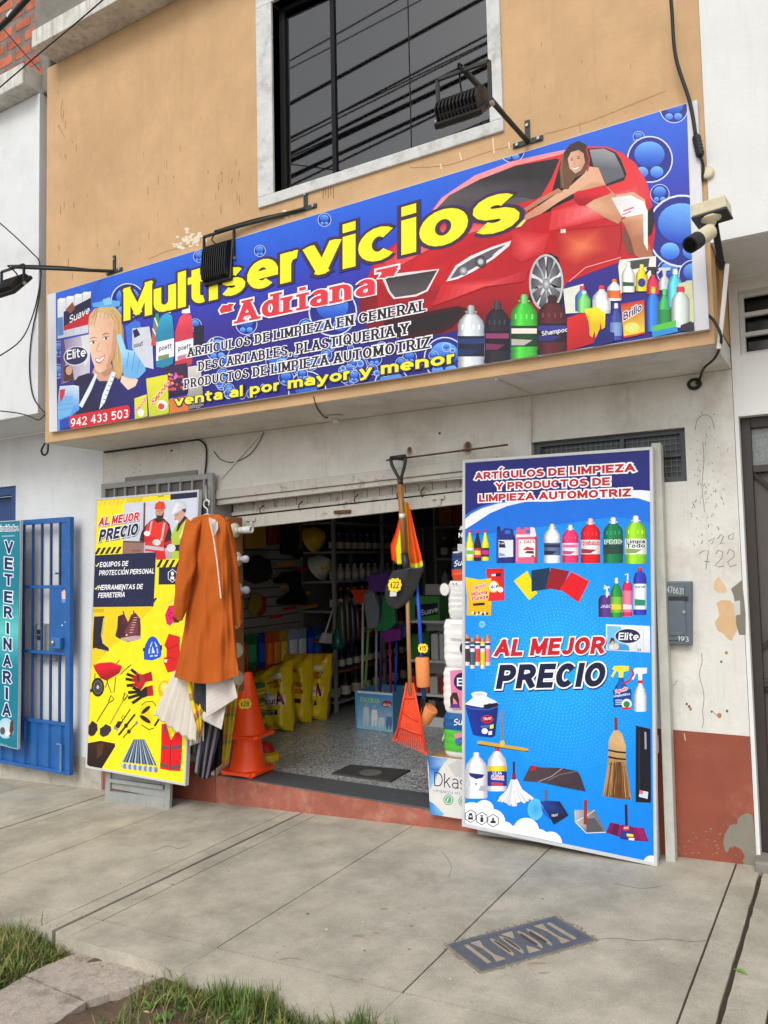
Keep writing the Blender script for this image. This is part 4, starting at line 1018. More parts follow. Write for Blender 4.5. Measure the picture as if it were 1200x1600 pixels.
A_.line(P3((286, 405), (272, 440), (282, 450), (296, 444)), .9, (196, 138, 110))
A_.poly(P3((264, 478), (286, 482), (314, 460), (306, 490), (286, 506), (270, 498)), (206, 100, 104)); A_.poly(P3((268, 481), (287, 486), (310, 468), (302, 487), (286, 497), (273, 492)), (252, 250, 248))
A_.poly(P3((268, 548), (232, 620), (190, 700), (205, 712), (250, 625), (276, 560)), (222, 232, 244)); A_.poly(P3((345, 540), (364, 548), (340, 610), (310, 690), (285, 720), (300, 650)), (226, 234, 244))
for k in range(7): A_.line(P3((344-k*8, 565+k*21), (362-k*9, 570+k*21)), 1, (90, 106, 150))
GLV = lambda x, y: (158, 216, 246) if y < 560 else (112, 178, 228)
A_.poly(P3((250, 222), (330, 205), (385, 212), (380, 236), (330, 240), (258, 240)), lambda x, y: (96, 170, 236)); A_.poly(P3((300, 205), (335, 192), (345, 225), (310, 232)), (140, 200, 246))
A_.poly(P3((385, 590), (390, 560), (450, 570), (468, 580), (455, 610), (420, 628)), (236, 206, 186))
A_.poly(P3((366, 380), (372, 366), (388, 370), (402, 410), (412, 440), (440, 428), (478, 440), (504, 486), (502, 540), (470, 572), (440, 575), (400, 565), (392, 520), (385, 450)), GLV)
for a, b in (((424, 450), (414, 520)), ((452, 446), (438, 540)), ((480, 462), (462, 556))): A_.line(P3(a, b), 1.2, (84, 148, 204))
A_.poly(P3((90, 690), (100, 610), (165, 605), (190, 610), (192, 720), (160, 745), (150, 800), (90, 822)), lambda x, y: (206, 222, 240) if y < 620 else (86, 150, 222))
A_.poly(P3((90, 700), (105, 660), (160, 655), (165, 700), (150, 745), (92, 765)), GLV); A_.line(P3((95, 700), (160, 690)), 1, (84, 148, 204)); A_.line(P3((95, 722), (158, 712)), 1, (84, 148, 204)); A_.poly(P3((100, 628), (125, 622), (122, 650), (105, 690), (100, 660)), (214, 40, 56))
A_.poly(P3((100, 770), (150, 750), (150, 800), (100, 818)), (34, 70, 170))
# behind the hand: bottles and packs
A_.poly(P3((408, 330), (450, 300), (478, 310), (488, 360), (490, 450), (420, 440)), (64, 112, 214)); A_.poly(P3((440, 340), (520, 330), (535, 420), (540, 530), (500, 520), (440, 430)), (206, 210, 222)); A_.poly(P3((442, 350), (462, 340), (478, 370), (450, 385)), (34, 34, 70)); A_.text('oout', z3(446, 432), z3(490, 420), 8, (40, 40, 70), wt=.2)
A_.poly(P3((528, 420), (540, 300), (558, 252), (570, 300), (568, 400), (552, 420)), lambda x, y: (40, 150, 90) if y < 530 else (222, 60, 70)); A_.line(P3((545, 290), (560, 330)), 2, (240, 240, 240)); A_.line(P3((535, 340), (556, 380)), 2, (240, 240, 240))
for x0, c, dx in ((552, (46, 150, 190), 0), (642, (226, 66, 84), 90)):
    A_.poly(P3((x0, 520), (x0-2, 360), (x0+20, 290), (x0+44, 265), (x0+75, 280), (x0+82, 340), (x0+84, 440), (x0+78, 505), (x0+40, 525)), lambda x, y, c=c: tuple(min(255, q*1.1) for q in c) if y < 510 else tuple(q*.9 for q in c))
    A_.poly(P3((x0, 405), (x0+84, 385), (x0+84, 470), (x0, 492)), (236, 238, 240)); A_.text('poett', z3(x0+14, 446), z3(x0+72, 432), 8, (60, 70, 110), wt=.2)
    A_.poly(P3((x0+10, 470), (x0+60, 458), (x0+60, 478), (x0+10, 488)), (120, 150, 90) if dx == 0 else (206, 120, 150)); A_.poly(P3((x0+30, 268), (x0+34, 235), (x0+66, 230), (x0+70, 268)), (240, 240, 246))
A_.poly(P3((590, 520), (695, 500), (700, 640), (600, 660)), (60, 40, 70)); rb2 = random.Random(4)
for k in range(26): A_.ell(*z3(rb2.uniform(605, 690), rb2.uniform(550, 630)), 2.2, 2.2, rb2.choice([(226, 90, 140), (240, 180, 60), (220, 70, 60), (200, 120, 210)]), 8)
A_.text('Marsella', z3(600, 662), z3(694, 640), 8.5, (24, 26, 60), wt=.2); A_.poly(P3((612, 672), (700, 655), (705, 735), (615, 745)), (214, 120, 60)); A_.poly(P3((700, 520), (760, 510), (775, 700), (705, 720)), lambda x, y: (216, 210, 200) if y < 600 else (130, 120, 110)); A_.poly(P3((728, 330), (775, 322), (776, 420), (730, 430)), (36, 34, 50))
YP = lambda x, y: (226, 222, 60) if y < 630 else (196, 206, 50)
A_.poly(P3((505, 575), (605, 555), (612, 735), (520, 762)), YP); A_.poly(P3((450, 668), (508, 648), (512, 750), (452, 772)), YP)
A_.text('Sapolio', z3(530, 706), z3(612, 606), 11, (206, 40, 40), outlines=[(1, (250, 246, 230), 0, 0)], wt=.22); A_.text('Sapolio', z3(456, 738), z3(508, 672), 7, (206, 40, 40), outlines=[(.8, (250, 246, 230), 0, 0)], wt=.22)
A_.ell(*z3(580, 700), 8, 8, (244, 244, 240)); A_.ell(*z3(575, 705), 5, 5, (226, 60, 50)); A_.ell(*z3(480, 735), 5, 6, (244, 244, 240))
# ---- right: cleaning goods along the bottom
A_.jug(736, 577, 43, 100, (206, 214, 220), (30, 34, 60), (170, 174, 176), (40, 60, 120))
A_.jug(777, 568, 39, 98, (40, 36, 44), (26, 22, 30), (70, 66, 72), (150, 60, 110))
A_.jug(819, 562, 43, 102, (70, 190, 60), (24, 70, 34), (120, 200, 110), (240, 230, 220))
A_.jug(863, 553, 47, 92, (84, 30, 36), (40, 24, 40), (60, 26, 30), (60, 60, 150), ring=False); A_.text('Shampoo', (846, 525), (888, 518), 7.5, (232, 232, 244), wt=.2)
A_.poly(P5((318, 1040), (395, 1015), (500, 1010), (478, 1100), (440, 1160), (318, 1196)), lambda x, y: (216, 36, 36) if y < 515 else (180, 22, 30)); A_.poly(P5((300, 905), (395, 880), (395, 1015), (312, 1020)), lambda x, y: (226, 226, 214))
A_.bottle(*z5(390, 1010), 24, 40, (58, 120, 206), (226, 60, 60)); A_.bottle(*z5(398, 1015), 22, 34, (120, 206, 110), (230, 246, 226)); A_.bottle(*z5(480, 1020), 30, 44, (216, 220, 224), (222, 50, 66), (232, 234, 238))
A_.poly(P5((398, 1000), (460, 988), (498, 1020), (496, 1085), (482, 1095), (474, 1060), (468, 1120), (452, 1135), (448, 1100), (436, 1132), (424, 1120), (420, 1060)), lambda x, y: (250, 226, 40) if y < 500 else (226, 190, 20))
A_.bottle(*z5(548, 1145), 20, 58, (60, 70, 150), (220, 222, 230), (120, 150, 200)); A_.bottle(*z5(540, 960), 24, 34, (240, 236, 230), (230, 120, 40), (226, 110, 50))
A_.poly(P5((570, 975), (680, 955), (682, 1110), (584, 1128)), lambda x, y: (206, 36, 40) if y < 490 else (232, 210, 60)); A_.text('Brillo', z5(582, 1055), z5(668, 1005), 13, (40, 40, 120), outlines=[(1.4, (250, 246, 240), 0, 0)], wt=.22)
A_.ell(*z5(622, 1085), 12, 8, (226, 226, 120)); A_.line(P5((584, 1130), (640, 1120), (685, 1108)), 3, (206, 60, 40))
A_.poly(P5((558, 800), (565, 768), (735, 750), (735, 800), (700, 860), (570, 925)), (236, 232, 220)); A_.poly(P5((598, 775), (705, 760), (700, 800), (610, 815)), (70, 72, 70))
A_.bottle(*z5(605, 920), 22, 48, (236, 236, 226), (236, 240, 244), None, (40, 90, 70)); A_.bottle(*z5(668, 915), 20, 42, (240, 206, 40), (240, 220, 80)); A_.ell(*z5(668, 875), 6, 7, (50, 60, 140))
A_.spray(*z5(722, 930), 22, 44, (214, 40, 80), (40, 40, 46)); A_.spray(*z5(775, 910), 20, 36, (190, 196, 204), (206, 210, 216)); A_.bottle(*z5(722, 1105), 20, 70, (50, 120, 220), (240, 200, 50), None, None, .18, .72); A_.bottle(*z5(775, 1090), 22, 62, (60, 170, 90), (90, 190, 110), (44, 140, 70))
A_.bottle(*z5(825, 990), 26, 60, (90, 196, 216), (214, 236, 240)); A_.poly(P5((840, 880), (905, 862), (915, 1060), (850, 1070)), (214, 214, 170)); A_.bottle(*z5(850, 1085), 30, 64, (206, 216, 210), (226, 50, 80), None, None, .20, .7)
A_.poly(P5((715, 1080), (830, 1050), (828, 1085), (722, 1112)), (86, 196, 70)); A_.poly(P5((715, 1105), (835, 1080), (838, 1105), (720, 1132)), (46, 140, 210)); A_.poly(P5((850, 1075), (900, 1055), (916, 1080), (915, 1105), (850, 1100)), (44, 44, 56))
A_.poly(P5((440, 1160), (470, 1095), (540, 1110), (540, 1150), (445, 1180)), (30, 34, 110))
# ---- lettering
A_.text('Multiservicios', (193, 502), (812, 355), 51, (250, 240, 42), outlines=[(5.0, (60, 46, 116), 0, 0), (3.4, (64, 46, 48), 0, 0)], wt=.245, gap=.05, h1=85, wide=.86, hy=.80)
A_.text('“Adriana”', (343, 511), (624, 452), 33, (224, 52, 64), outlines=[(2.6, (246, 240, 246), 0, 0)], wt=.27, gap=.07, serif=True, h1=38, wide=.85, hy=.55)
for tx, a, b, h0, h1 in (('ARTÍCULOS DE LIMPIEZA EN GENERAL', (293, 558), (667, 485), 14, 17), ('DESCARTABLES, PLASTIQUERIA Y', (310, 580), (640, 521), 14.5, 17.5), ('PRODUCTOS DE LIMPIEZA AUTOMOTRIZ', (288, 607), (674, 543), 14, 18)):
    A_.text(tx, a, b, h0, (34, 26, 34), outlines=[(1.9, (240, 238, 246), 0, 0)], wt=.25, gap=.10, serif=True, h1=h1, wide=.85, hy=.55)
A_.text('venta al por mayor y menor', (273, 635), (712, 567), 16, (246, 234, 50), outlines=[(2.0, (44, 34, 80), .6, .6)], wt=.25, gap=.12, h1=20.5, wide=1.1, hy=.8)
A_.poly(P3((155, 748), (415, 699), (427, 704), (432, 725), (428, 758), (415, 768), (160, 812), (148, 805), (144, 785), (146, 758)), (210, 30, 48)); A_.text('942 433 503', z3(151, 802), z3(421, 757), 13, (250, 246, 246), wt=.17, gap=.13, h1=13.5)
A_.clip = None
A_.build('printed_sheet', VINYL, sgn)
# ================================================================ the two posters by the door
def board_plane(BR, yaw, tilt, roll):
    ex = Vector((cos(yaw), sin(yaw), 0)); n = Vector((-sin(yaw), cos(yaw), 0)); ey = Vector((0, 0, 1))*cos(tilt)+n*sin(tilt)
    return Plane(BR, ex*cos(roll)+ey*sin(roll), -ex*sin(roll)+ey*cos(roll))
PRINT = inkm('printed_board', 0.42, 0.28)
def make_board(name, label, pl, tl, tr, bl, br, base_col):
    c = [pl.px(*p) for p in (bl, br, tr, tl)]
    t = thing(name, label, 'poster', (c[0]+c[1])/2)
    m = MB(); m.prism([q+pl.n*.0 for q in c], -pl.n*.03); m.build('backing', mat('white_board_back', (206, 206, 208), .5), t)
    frame_bars(pl, *[q+pl.n*.0002 for q in c], .017, .004, ALU, t)
    A = Art(pl, .00012); return t, A
NAVY = (26, 32, 66)
def best_price(A, m0, m1, mh, q0, q1, qh, bow=0):
    """the two-line slogan, red over navy, in heavy italics with white edges"""
    A.text('PRECIO', q0, q1, qh, NAVY, outlines=[(qh*.09, (20, 60, 120), qh*.03, qh*.05), (qh*.075, (248, 248, 250), 0, 0)], wt=.29, gap=.10, slant=.18, wide=.9)
    A.text('AL MEJOR', m0, m1, mh, (206, 24, 44), outlines=[(mh*.10, (20, 60, 120), mh*.03, mh*.05), (mh*.085, (248, 248, 250), 0, 0)], wt=.29, gap=.10, slant=.18, wide=.9)

# ---------------- right: blue poster
rp = board_plane((-0.96, 4.343, -0.023), -.026, .0215, -.0248)
RTL, RTR, RBL, RBR = (723, 719), (1020, 698), (722, 1291), (1027, 1354)
rt, B_ = make_board('advertising_board', 'tall blue poster of cleaning products leaning right of the shop door', rp, RTL, RTR, RBL, RBR, None)
r1 = ZZ(720, 690, 3.75); r2 = ZZ(720, 880, 3.75); r3 = ZZ(720, 1080, 3.53)
def Q(z, *p): return [z(*a) for a in p]
ITL, ITR, IBL, IBR = (727, 723.5), (1015.5, 703), (726.5, 1286), (1021.5, 1347.5)
def rq(u, v):
    a = (lerp(ITL[0], ITR[0], u), lerp(ITL[1], ITR[1], u)); b = (lerp(IBL[0], IBR[0], u), lerp(IBL[1], IBR[1], u)); return (lerp(a[0], b[0], v), lerp(a[1], b[1], v))
P = []; C = []; F_ = []
for j in range(11):
    for i in range(9):
        P.append(rq(i/8, j/10)); d = math.hypot((i/8-.5)*1.0, (j/10-.52)*1.6); k = max(0, min(1, d*1.25)); C.append(tuple(lerp(a, b, k) for a, b in zip((24, 172, 248), (14, 128, 232))))
for j in range(10):
    for i in range(8): F_.append((j*9+i, j*9+i+1, (j+1)*9+i+1, (j+1)*9+i))
B_.mesh(P, F_, C); B_.clip = [ITL, ITR, IBR, IBL]
# halftone rings of dots
lvd = B_.level((760, 890, 990, 1200))
for ring_ in range(4, 30):
    rr = ring_*.0172; n = int(ring_*5.2)
    for k in range(n):
        a = 2*pi*(k+.5*(ring_ % 2))/n; u = .50+rr*cos(a)*1.0; v = .545+rr*sin(a)*.52
        if not (.05 < u < .95 and .30 < v < .86): continue
        x, y = rq(u, v); fade = 1-max(0, (ring_-16))/16; r = .95 if ring_ > 8 else .8
        c = tuple(lerp(a_, b_, .22+.38*fade) for a_, b_ in zip((20, 150, 240), (170, 226, 255)))
        B_.poly([(x+r, y), (x, y+r), (x-r, y), (x, y-r)], c, lv=lvd)
# header
B_.poly([r1(20, 120), r1(1112, 40), r1(1112, 292), r1(1050, 292), r1(900, 296), r1(720, 312), r1(540, 336), r1(380, 352), r1(220, 372), r1(100, 410), r1(20, 462)], (34, 38, 118))
B_.poly([r1(20, 436), r1(60, 408), r1(120, 378), r1(220, 352), r1(400, 340), r1(400, 352), r1(240, 372), r1(130, 402), r1(60, 438), r1(20, 470)], (40, 110, 220))
B_.poly([r1(16, 462), r1(60, 424), r1(120, 392), r1(220, 362), r1(350, 346), r1(540, 330), r1(720, 306), r1(900, 288), r1(1050, 284), r1(1116, 290), r1(1116, 356), r1(1040, 332), r1(960, 324), r1(850, 326), r1(700, 336), r1(520, 352), r1(380, 352), r1(270, 378), r1(170, 420), r1(80, 480), r1(16, 536)], (232, 234, 246))
B_.poly([r1(16, 520), r1(80, 480), r1(170, 420), r1(270, 378), r1(380, 354), r1(520, 352), r1(700, 336), r1(850, 326), r1(960, 324), r1(1040, 332), r1(1116, 356), r1(1116, 470), r1(900, 440), r1(16, 560)], lambda x, y: (22, 112, 222))
HO = [(2.3, (250, 250, 252), 0, 0)]
for tx, a, b, h0, h1 in (('ARTÍCULOS DE LIMPIEZA', (82, 224), (1022, 176), 11.3, 13.2), ('Y PRODUCTOS DE', (204, 284), (874, 256), 11.6, 12.8), ('LIMPIEZA AUTOMOTRIZ', (106, 354), (997, 322), 11.6, 13)):
    B_.text(tx, r1(*a), r1(*b), h0, (190, 30, 46), outlines=HO, wt=.30, gap=.10, h1=h1, wide=1.05)
# top row of bottles
for cx, by, w_, h_, c, cp, lb, lc in ((52, 697, 50, 182, (236, 220, 40), (210, 30, 50), (240, 240, 240), (120, 190, 60)), (98, 700, 44, 184, (44, 30, 40), (210, 30, 60), (210, 50, 90), (250, 220, 60)), (143, 697, 48, 182, (232, 222, 30), (210, 30, 50), (60, 50, 70), (220, 40, 140))):
    q = r1(cx, by); B_.bottle(q[0], q[1], w_/3.75, h_/3.75, c, cp, lb, lc, .15, .55, top=.90)
def jerry(z, cx, by, w_, h_, col, lab, txt, tcol, k):
    f = B_.frame(*z(cx, by), w_/k, h_/k)
    dk = tuple(c*.7 for c in col)
    B_.shape(f, [(0, .02), (.04, 0), (.96, 0), (1, .03), (1, .70), (.92, .80), (.86, .97), (.40, 1.0), (.34, .93), (.22, .93), (.20, 1.0), (.04, .98), (.02, .84), (0, .72)], lambda x, y: col)
    B_.shape(f, [(.84, 0), (.96, 0), (1, .03), (1, .70), (.92, .80), (.86, .80)], dk); B_.shape(f, [(.02, .05), (.07, .05), (.07, .75), (.02, .75)], tuple(min(255, c*1.3+20) for c in col))
    B_.shape(f, [(.44, .84), (.76, .84), (.72, .93), (.48, .94)], (24, 120, 222))
    B_.shape(f, [(.12, .16), (.88, .18), (.88, .66), (.12, .66)], lab)
    if txt: B_.text(txt, f(.38, .55), f(.86, .56), h_/k*.085, tcol, wt=.24)
    return f
f = jerry(r1, 264, 712, 112, 206, (40, 48, 130), (222, 226, 236), None, None, 3.75); B_.shape(f, [(.14, .44), (.5, .44), (.4, .62), (.14, .64)], (30, 34, 70)); B_.shape(f, [(.14, .2), (.5, .2), (.4, .26), (.14, .3)], (120, 160, 210)); B_.shape(f, [(.03, .94), (.2, .94), (.2, 1.04), (.05, 1.04)], (40, 30, 40)); B_.text('Lux', f(.16, .54), f(.4, .54), 3, (240, 240, 240), wt=.2)
f = jerry(r1, 387, 712, 128, 210, (228, 96, 130), (246, 242, 244), 'DACS', (196, 40, 60), 3.75); B_.shape(f, [(.0, .72), (.92, .74), (.92, .80), (.86, .97), (.80, 1.0), (.66, 1.0), (.66, .8), (0, .8)], (240, 226, 232)); B_.shape(f, [(.3, .36), (.5, .46), (.8, .42), (.86, .36)], (210, 60, 70)); B_.shape(f, [(.4, .28), (.84, .26), (.8, .34), (.5, .34)], (70, 60, 70)); B_.shape(f, [(.16, .56), (.24, .56), (.2, .62)], (60, 150, 70)); B_.shape(f, [(.7, .17), (.84, .17), (.84, .22), (.7, .22)], (210, 40, 50))
def gal(cx, by, w_, h_, col, lab, cap, lcol, txt=None, tcol=(255, 255, 255), tl=None):
    q = r1(cx, by); B_.jug(q[0], q[1], w_/3.75, h_/3.75, col, lab, cap, lcol)
    if txt:
        n = len(txt)
        for i, tt in enumerate(txt): B_.text(tt, r1(cx-w_*.42, by-h_*(.42-.09*i)), r1(cx+w_*.42, by-h_*(.43-.09*i)), h_/3.75*.085, tcol, outlines=[(.6, (250, 250, 250) if sum(tcol) < 500 else (20, 60, 40), 0, 0)], wt=.24)
gal(535, 712, 100, 230, (226, 230, 240), (90, 110, 150), (236, 238, 246), (40, 44, 80))
gal(642, 710, 98, 222, (232, 52, 104), (246, 232, 240), (232, 232, 240), (226, 110, 160))
gal(760, 712, 118, 262, (214, 22, 34), (232, 226, 230), (226, 190, 200), (206, 60, 60), ['Al Agua'], (210, 40, 50))
gal(893, 712, 118, 268, (20, 116, 70), (30, 70, 70), (230, 232, 236), (60, 90, 60), ['PINO'], (40, 150, 80))
gal(1025, 716, 132, 282, (140, 206, 40), (236, 238, 226), (230, 232, 236), (170, 206, 120), ['Limpia', 'Todo'], (40, 50, 60))
# second row
B_.shape(B_.frame(*r2(105, 306), 42, 60), [(.05, 0), (.95, 0), (1, .97), (.5, .93), (0, 1), (.06, .5)], lambda x, y: (250, 206, 30) if y < 930 else (236, 182, 20)); B_.text('Sapolio', r2(68, 158), r2(150, 136), 7, (224, 80, 40), outlines=[(.8, (250, 240, 220), 0, 0)], wt=.22)
B_.text('Máxima', r2(62, 196), r2(156, 180), 7, (206, 40, 36), outlines=[(.7, (250, 240, 220), 0, 0)], wt=.24); B_.text('Pureza', r2(66, 222), r2(160, 206), 7, (206, 40, 36), outlines=[(.7, (250, 240, 220), 0, 0)], wt=.24); B_.poly(Q(r2, (72, 236), (140, 230), (140, 246), (72, 250)), (40, 30, 40))
for k in range(8): B_.ell(*r2(70+k*12, 290+(k % 3)*4), 2, 2, (60, 40, 40) if k % 2 else (246, 240, 230), 8)
B_.poly(Q(r2, (150, 32), (252, 30), (256, 218), (160, 222), (180, 90), (150, 84)), lambda x, y: (206, 22, 34) if y < 900 else (222, 40, 50)); B_.ell(*r2(192, 138), 8.5, 9.5, (240, 190, 40)); B_.ell(*r2(192, 138), 6.6, 7.4, (250, 250, 250)); B_.text('Ace', r2(172, 152), r2(216, 142), 6, (30, 40, 110), wt=.24, slant=.2); B_.poly(Q(r2, (180, 64), (234, 62), (234, 74), (180, 76)), (250, 240, 240)); B_.ell(*r2(232, 155), 4.4, 4.4, (246, 246, 246)); B_.poly(Q(r2, (204, 60), (234, 58), (234, 76), (204, 78)), (60, 20, 30))
B_.poly(Q(r2, (310, 104), (390, 44), (448, 176), (400, 216)), (246, 218, 20)); B_.poly(Q(r2, (414, 42), (521, 26), (520, 150), (414, 166)), (20, 52, 84)); B_.poly(Q(r2, (528, 26), (636, 46), (590, 160), (496, 146)), (150, 24, 36)); B_.poly(Q(r2, (648, 50), (752, 106), (690, 230), (580, 152)), (226, 20, 36)); B_.line(Q(r2, (648, 50), (752, 106), (690, 230)), 1, (244, 110, 110))
q = r2(860, 316); B_.bottle(q[0], q[1], 30, 40, (84, 50, 120), (206, 206, 220), None, None, .10, .75, top=.84); B_.text('JABON', r2(818, 262), r2(900, 262), 5, (220, 210, 240), wt=.2); B_.line(Q(r2, (856, 200), (856, 140), (840, 132)), 2.4, (236, 236, 244)); B_.line(Q(r2, (838, 148), (872, 140)), 2.6, (236, 236, 244))
q = r2(912, 318); B_.bottle(q[0], q[1], 19, 62, (40, 140, 60), (226, 230, 236), (120, 190, 60), (220, 210, 60), .14, .66); q = r2(976, 312); B_.bottle(q[0], q[1], 16.5, 56, (230, 40, 90), (236, 190, 200), (240, 120, 150), (250, 220, 230), .12, .86, top=.93); B_.line(Q(r2, (978, 100), (978, 62), (962, 68)), 2.2, (246, 246, 250))
q = r2(1050, 304); B_.bottle(q[0], q[1], 21.5, 74, (54, 56, 170), (220, 30, 50), (238, 240, 244), (40, 140, 110), .16, .80, top=.93); B_.text('marsel', r2(1022, 146), r2(1080, 144), 4, (40, 40, 80), wt=.2)
B_.poly(Q(r2, (850, 358), (1108, 368), (1110, 524), (852, 510)), lambda x, y: (240, 242, 248) if y < 1000 else (214, 218, 230)); B_.poly(Q(r2, (856, 366), (940, 372), (950, 440), (990, 512), (860, 505)), (110, 190, 236)); B_.poly(Q(r2, (900, 470), (980, 480), (990, 512), (900, 508)), (60, 150, 220))
for k in range(3): B_.line(Q(r2, (985+k*42, 372+k*1.5), (988+k*42, 512+k*2)), .8, (196, 202, 216))
B_.ell(*r2(978, 427), 20.5, 12, (236, 236, 244)); B_.ell(*r2(978, 427), 19.5, 11, (38, 36, 74)); B_.text('Elite', r2(922, 450), r2(1040, 450), 11.5, (250, 250, 252), wt=.2, slant=.12); B_.text('24', r2(1034, 514), r2(1056, 515), 4, (60, 60, 90), wt=.2)
B_.ell(*r2(885, 458), 3.2, 4.6, (220, 168, 140)); B_.poly(Q(r2, (868, 478), (880, 436), (898, 440), (902, 470), (890, 452), (880, 462)), (70, 40, 30)); B_.poly(Q(r2, (868, 500), (872, 478), (900, 478), (905, 504)), (230, 230, 236)); B_.ell(*r2(908, 488), 5, 5, (232, 206, 176))
# spray bottles
q = r2(945, 830); B_.spray(950.5+20, 1105, 26, 66, (26, 90, 170), (240, 224, 60), None, 1); B_.poly(Q(r2, (892, 742), (998, 738), (1000, 840), (895, 845)), (20, 66, 150)); B_.text('Sapolio', r2(902, 764), r2(975, 744), 6, (226, 40, 44), outlines=[(.8, (250, 250, 250), 0, 0)], wt=.24, slant=.1); B_.text('Limpiavidrios', r2(896, 786), r2(992, 772), 4, (246, 246, 250), wt=.18)
for k in range(3): B_.poly(Q(r2, (905, 800+k*12), (945, 799+k*12), (945, 805+k*12), (905, 806+k*12)), (180, 206, 240))
B_.ell(*r3(915, 70), 8, 8, (220, 236, 226)); B_.ell(*r3(915, 72), 5, 5, (60, 130, 60)); B_.poly(Q(r3, (885, 90), (940, 88), (940, 100), (885, 102)), (206, 50, 60))
B_.spray(1000.5, 1112, 22, 70, (222, 226, 240), (240, 240, 246), None, 1); B_.poly(Q(r2, (1036, 686), (1064, 686), (1068, 704), (1036, 704)), (214, 30, 46)); B_.line(Q(r2, (1000, 622), (1012, 650), (985, 690), (950, 706)), 3.2, (206, 24, 44))
# cans, bucket, squeegee
for k in range(5):
    q = r2(38+k*30, 600+(k % 2)*18); f = B_.frame(q[0], q[1], 8.5, 48); B_.body(f, [(0, .45), (.03, .5), (.86, .5), (.90, .4)], [(70, 44, 50), (60, 90, 110), (206, 60, 60), (220, 190, 50), (226, 120, 130)][k]); B_.body(f, [(.55, .5), (.78, .5)], (216, 220, 236)); B_.body(f, [(.66, .5), (.74, .5)], (50, 56, 120)); B_.body(f, [(.88, .45), (1, .4)], (170, 130, 100)); B_.body(f, [(0, .5), (.12, .5)], (206, 200, 200))
B_.rad(*r2(124, 358), 5, 5, (30, 150, 240), (150, 216, 250), 16)
B_.poly(Q(r3, (22, 70), (208, 72), (190, 246), (170, 256), (90, 248), (66, 240)), lambda x, y: (30, 56, 150) if x < 762 else (22, 40, 116)); B_.poly(Q(r3, (20, 72), (60, 42), (90, 30), (140, 28), (185, 50), (208, 66), (190, 76), (160, 64), (120, 90), (60, 80)), (232, 236, 244)); B_.poly(Q(r3, (125, 75), (205, 62), (195, 92), (130, 100)), (28, 30, 44)); B_.poly(Q(r3, (58, 14), (146, 14), (130, 60), (76, 60)), (230, 234, 244)); B_.ell(*r3(102, 16), 12.5, 4, (246, 246, 250)); B_.ell(*r3(102, 17), 9, 2.5, (206, 212, 224)); B_.line(Q(r3, (22, 84), (70, 98), (150, 102), (208, 84)), 2, (60, 90, 180))
B_.ell(*r3(146, 155), 9.5, 6.5, (206, 40, 60)); B_.ell(*r3(146, 155), 8, 5, (150, 24, 44)); B_.text('TRUST', r3(124, 161), r3(170, 157), 4, (250, 246, 246), wt=.2); B_.poly(Q(r3, (160, 188), (180, 182), (180, 204), (160, 208)), (246, 230, 60)); B_.ell(*r3(132, 220), 5, 4.5, (236, 240, 250)); B_.poly(Q(r3, (152, 222), (172, 218), (172, 240), (152, 242)), (230, 230, 240)); B_.poly(Q(r3, (110, 190), (155, 186), (155, 200), (110, 204)), (70, 110, 160))
B_.line(Q(r3, (224, 108), (228, 280)), 3.2, (150, 120, 80)); B_.poly(Q(r3, (90, 276), (110, 274), (372, 316), (372, 332), (350, 334), (92, 292)), (206, 164, 60)); B_.poly(Q(r3, (90, 290), (350, 330), (372, 330), (370, 336), (100, 298)), (60, 40, 30)); B_.ell(*r3(229, 288), 4, 5, (220, 190, 90))
def galon(cx, by, w_, h_):
    f = B_.frame(*r3(cx, by), w_/3.53, h_/3.53); B_.body(f, [(0, .44), (.03, .5), (.6, .5), (.74, .44), (.86, .26), (.92, .14)], (226, 226, 236), 1.08, .78); return f
f = galon(85, 592, 124, 254); B_.body(f, [(.90, .14), (1, .13)], (240, 240, 246)); B_.shape(f, [(.16, .56), (.86, .52), (.78, .45), (.5, .42), (.24, .48)], (40, 46, 110)); B_.shape(f, [(.6, .18), (.95, .14), (.95, .28), (.7, .28)], (170, 170, 190)); B_.ell(*r3(40, 510), 4, 5, (190, 196, 210)); B_.poly(Q(r3, (76, 508), (92, 506), (84, 522)), (60, 140, 70))
f = galon(200, 552, 106, 240); B_.body(f, [(.93, .11), (1, .10)], (206, 30, 46)); B_.body(f, [(.12, .5), (.56, .5)], (40, 60, 150), 1.05, .8); B_.body(f, [(.46, .5), (.58, .5)], (240, 206, 40), 1.05, .9); B_.text('CLOROX', f(.2, .28), f(.85, .26), 6, (226, 40, 50), outlines=[(.9, (250, 250, 250), 0, 0)], wt=.22); B_.text('LEJIA', f(.28, .39), f(.75, .38), 4.5, (250, 250, 250), wt=.2); B_.shape(f, [(.2, .14), (.8, .12), (.8, .19), (.2, .21)], (206, 60, 80)); B_.line(Q(r3, (206, 350), (240, 400)), 1.5, (190, 196, 210))
# mop, cloth, brooms and pans
B_.line(Q(r3, (293, 388), (293, 470)), 3.4, (70, 30, 40)); B_.line(Q(r3, (293, 455), (294, 490)), 6, (150, 24, 36))
rm = random.Random(2)
for k in range(30):
    t = k/29; x = lerp(206, 400, t); y = 632-abs(t-.45)*70+rm.uniform(-14, 8); B_.line([r3(lerp(282, 306, t), 488), r3(lerp(260, 335, t), 545), r3(x, y)], 3.0, rm.choice([(244, 244, 246), (226, 226, 232), (206, 206, 214)]))
B_.poly(Q(r3, (342, 494), (385, 408), (430, 420), (548, 424), (640, 440), (660, 470), (688, 552), (560, 528), (430, 500)), lambda x, y: (80, 64, 70) if x < 860 else (64, 52, 60)); B_.line(Q(r3, (430, 498), (500, 470), (560, 425)), 1.6, (150, 134, 140)); B_.line(Q(r3, (480, 492), (545, 460), (640, 442)), 1.4, (120, 106, 112)); B_.poly(Q(r3, (388, 408), (420, 414), (410, 434), (384, 440)), (190, 30, 44))
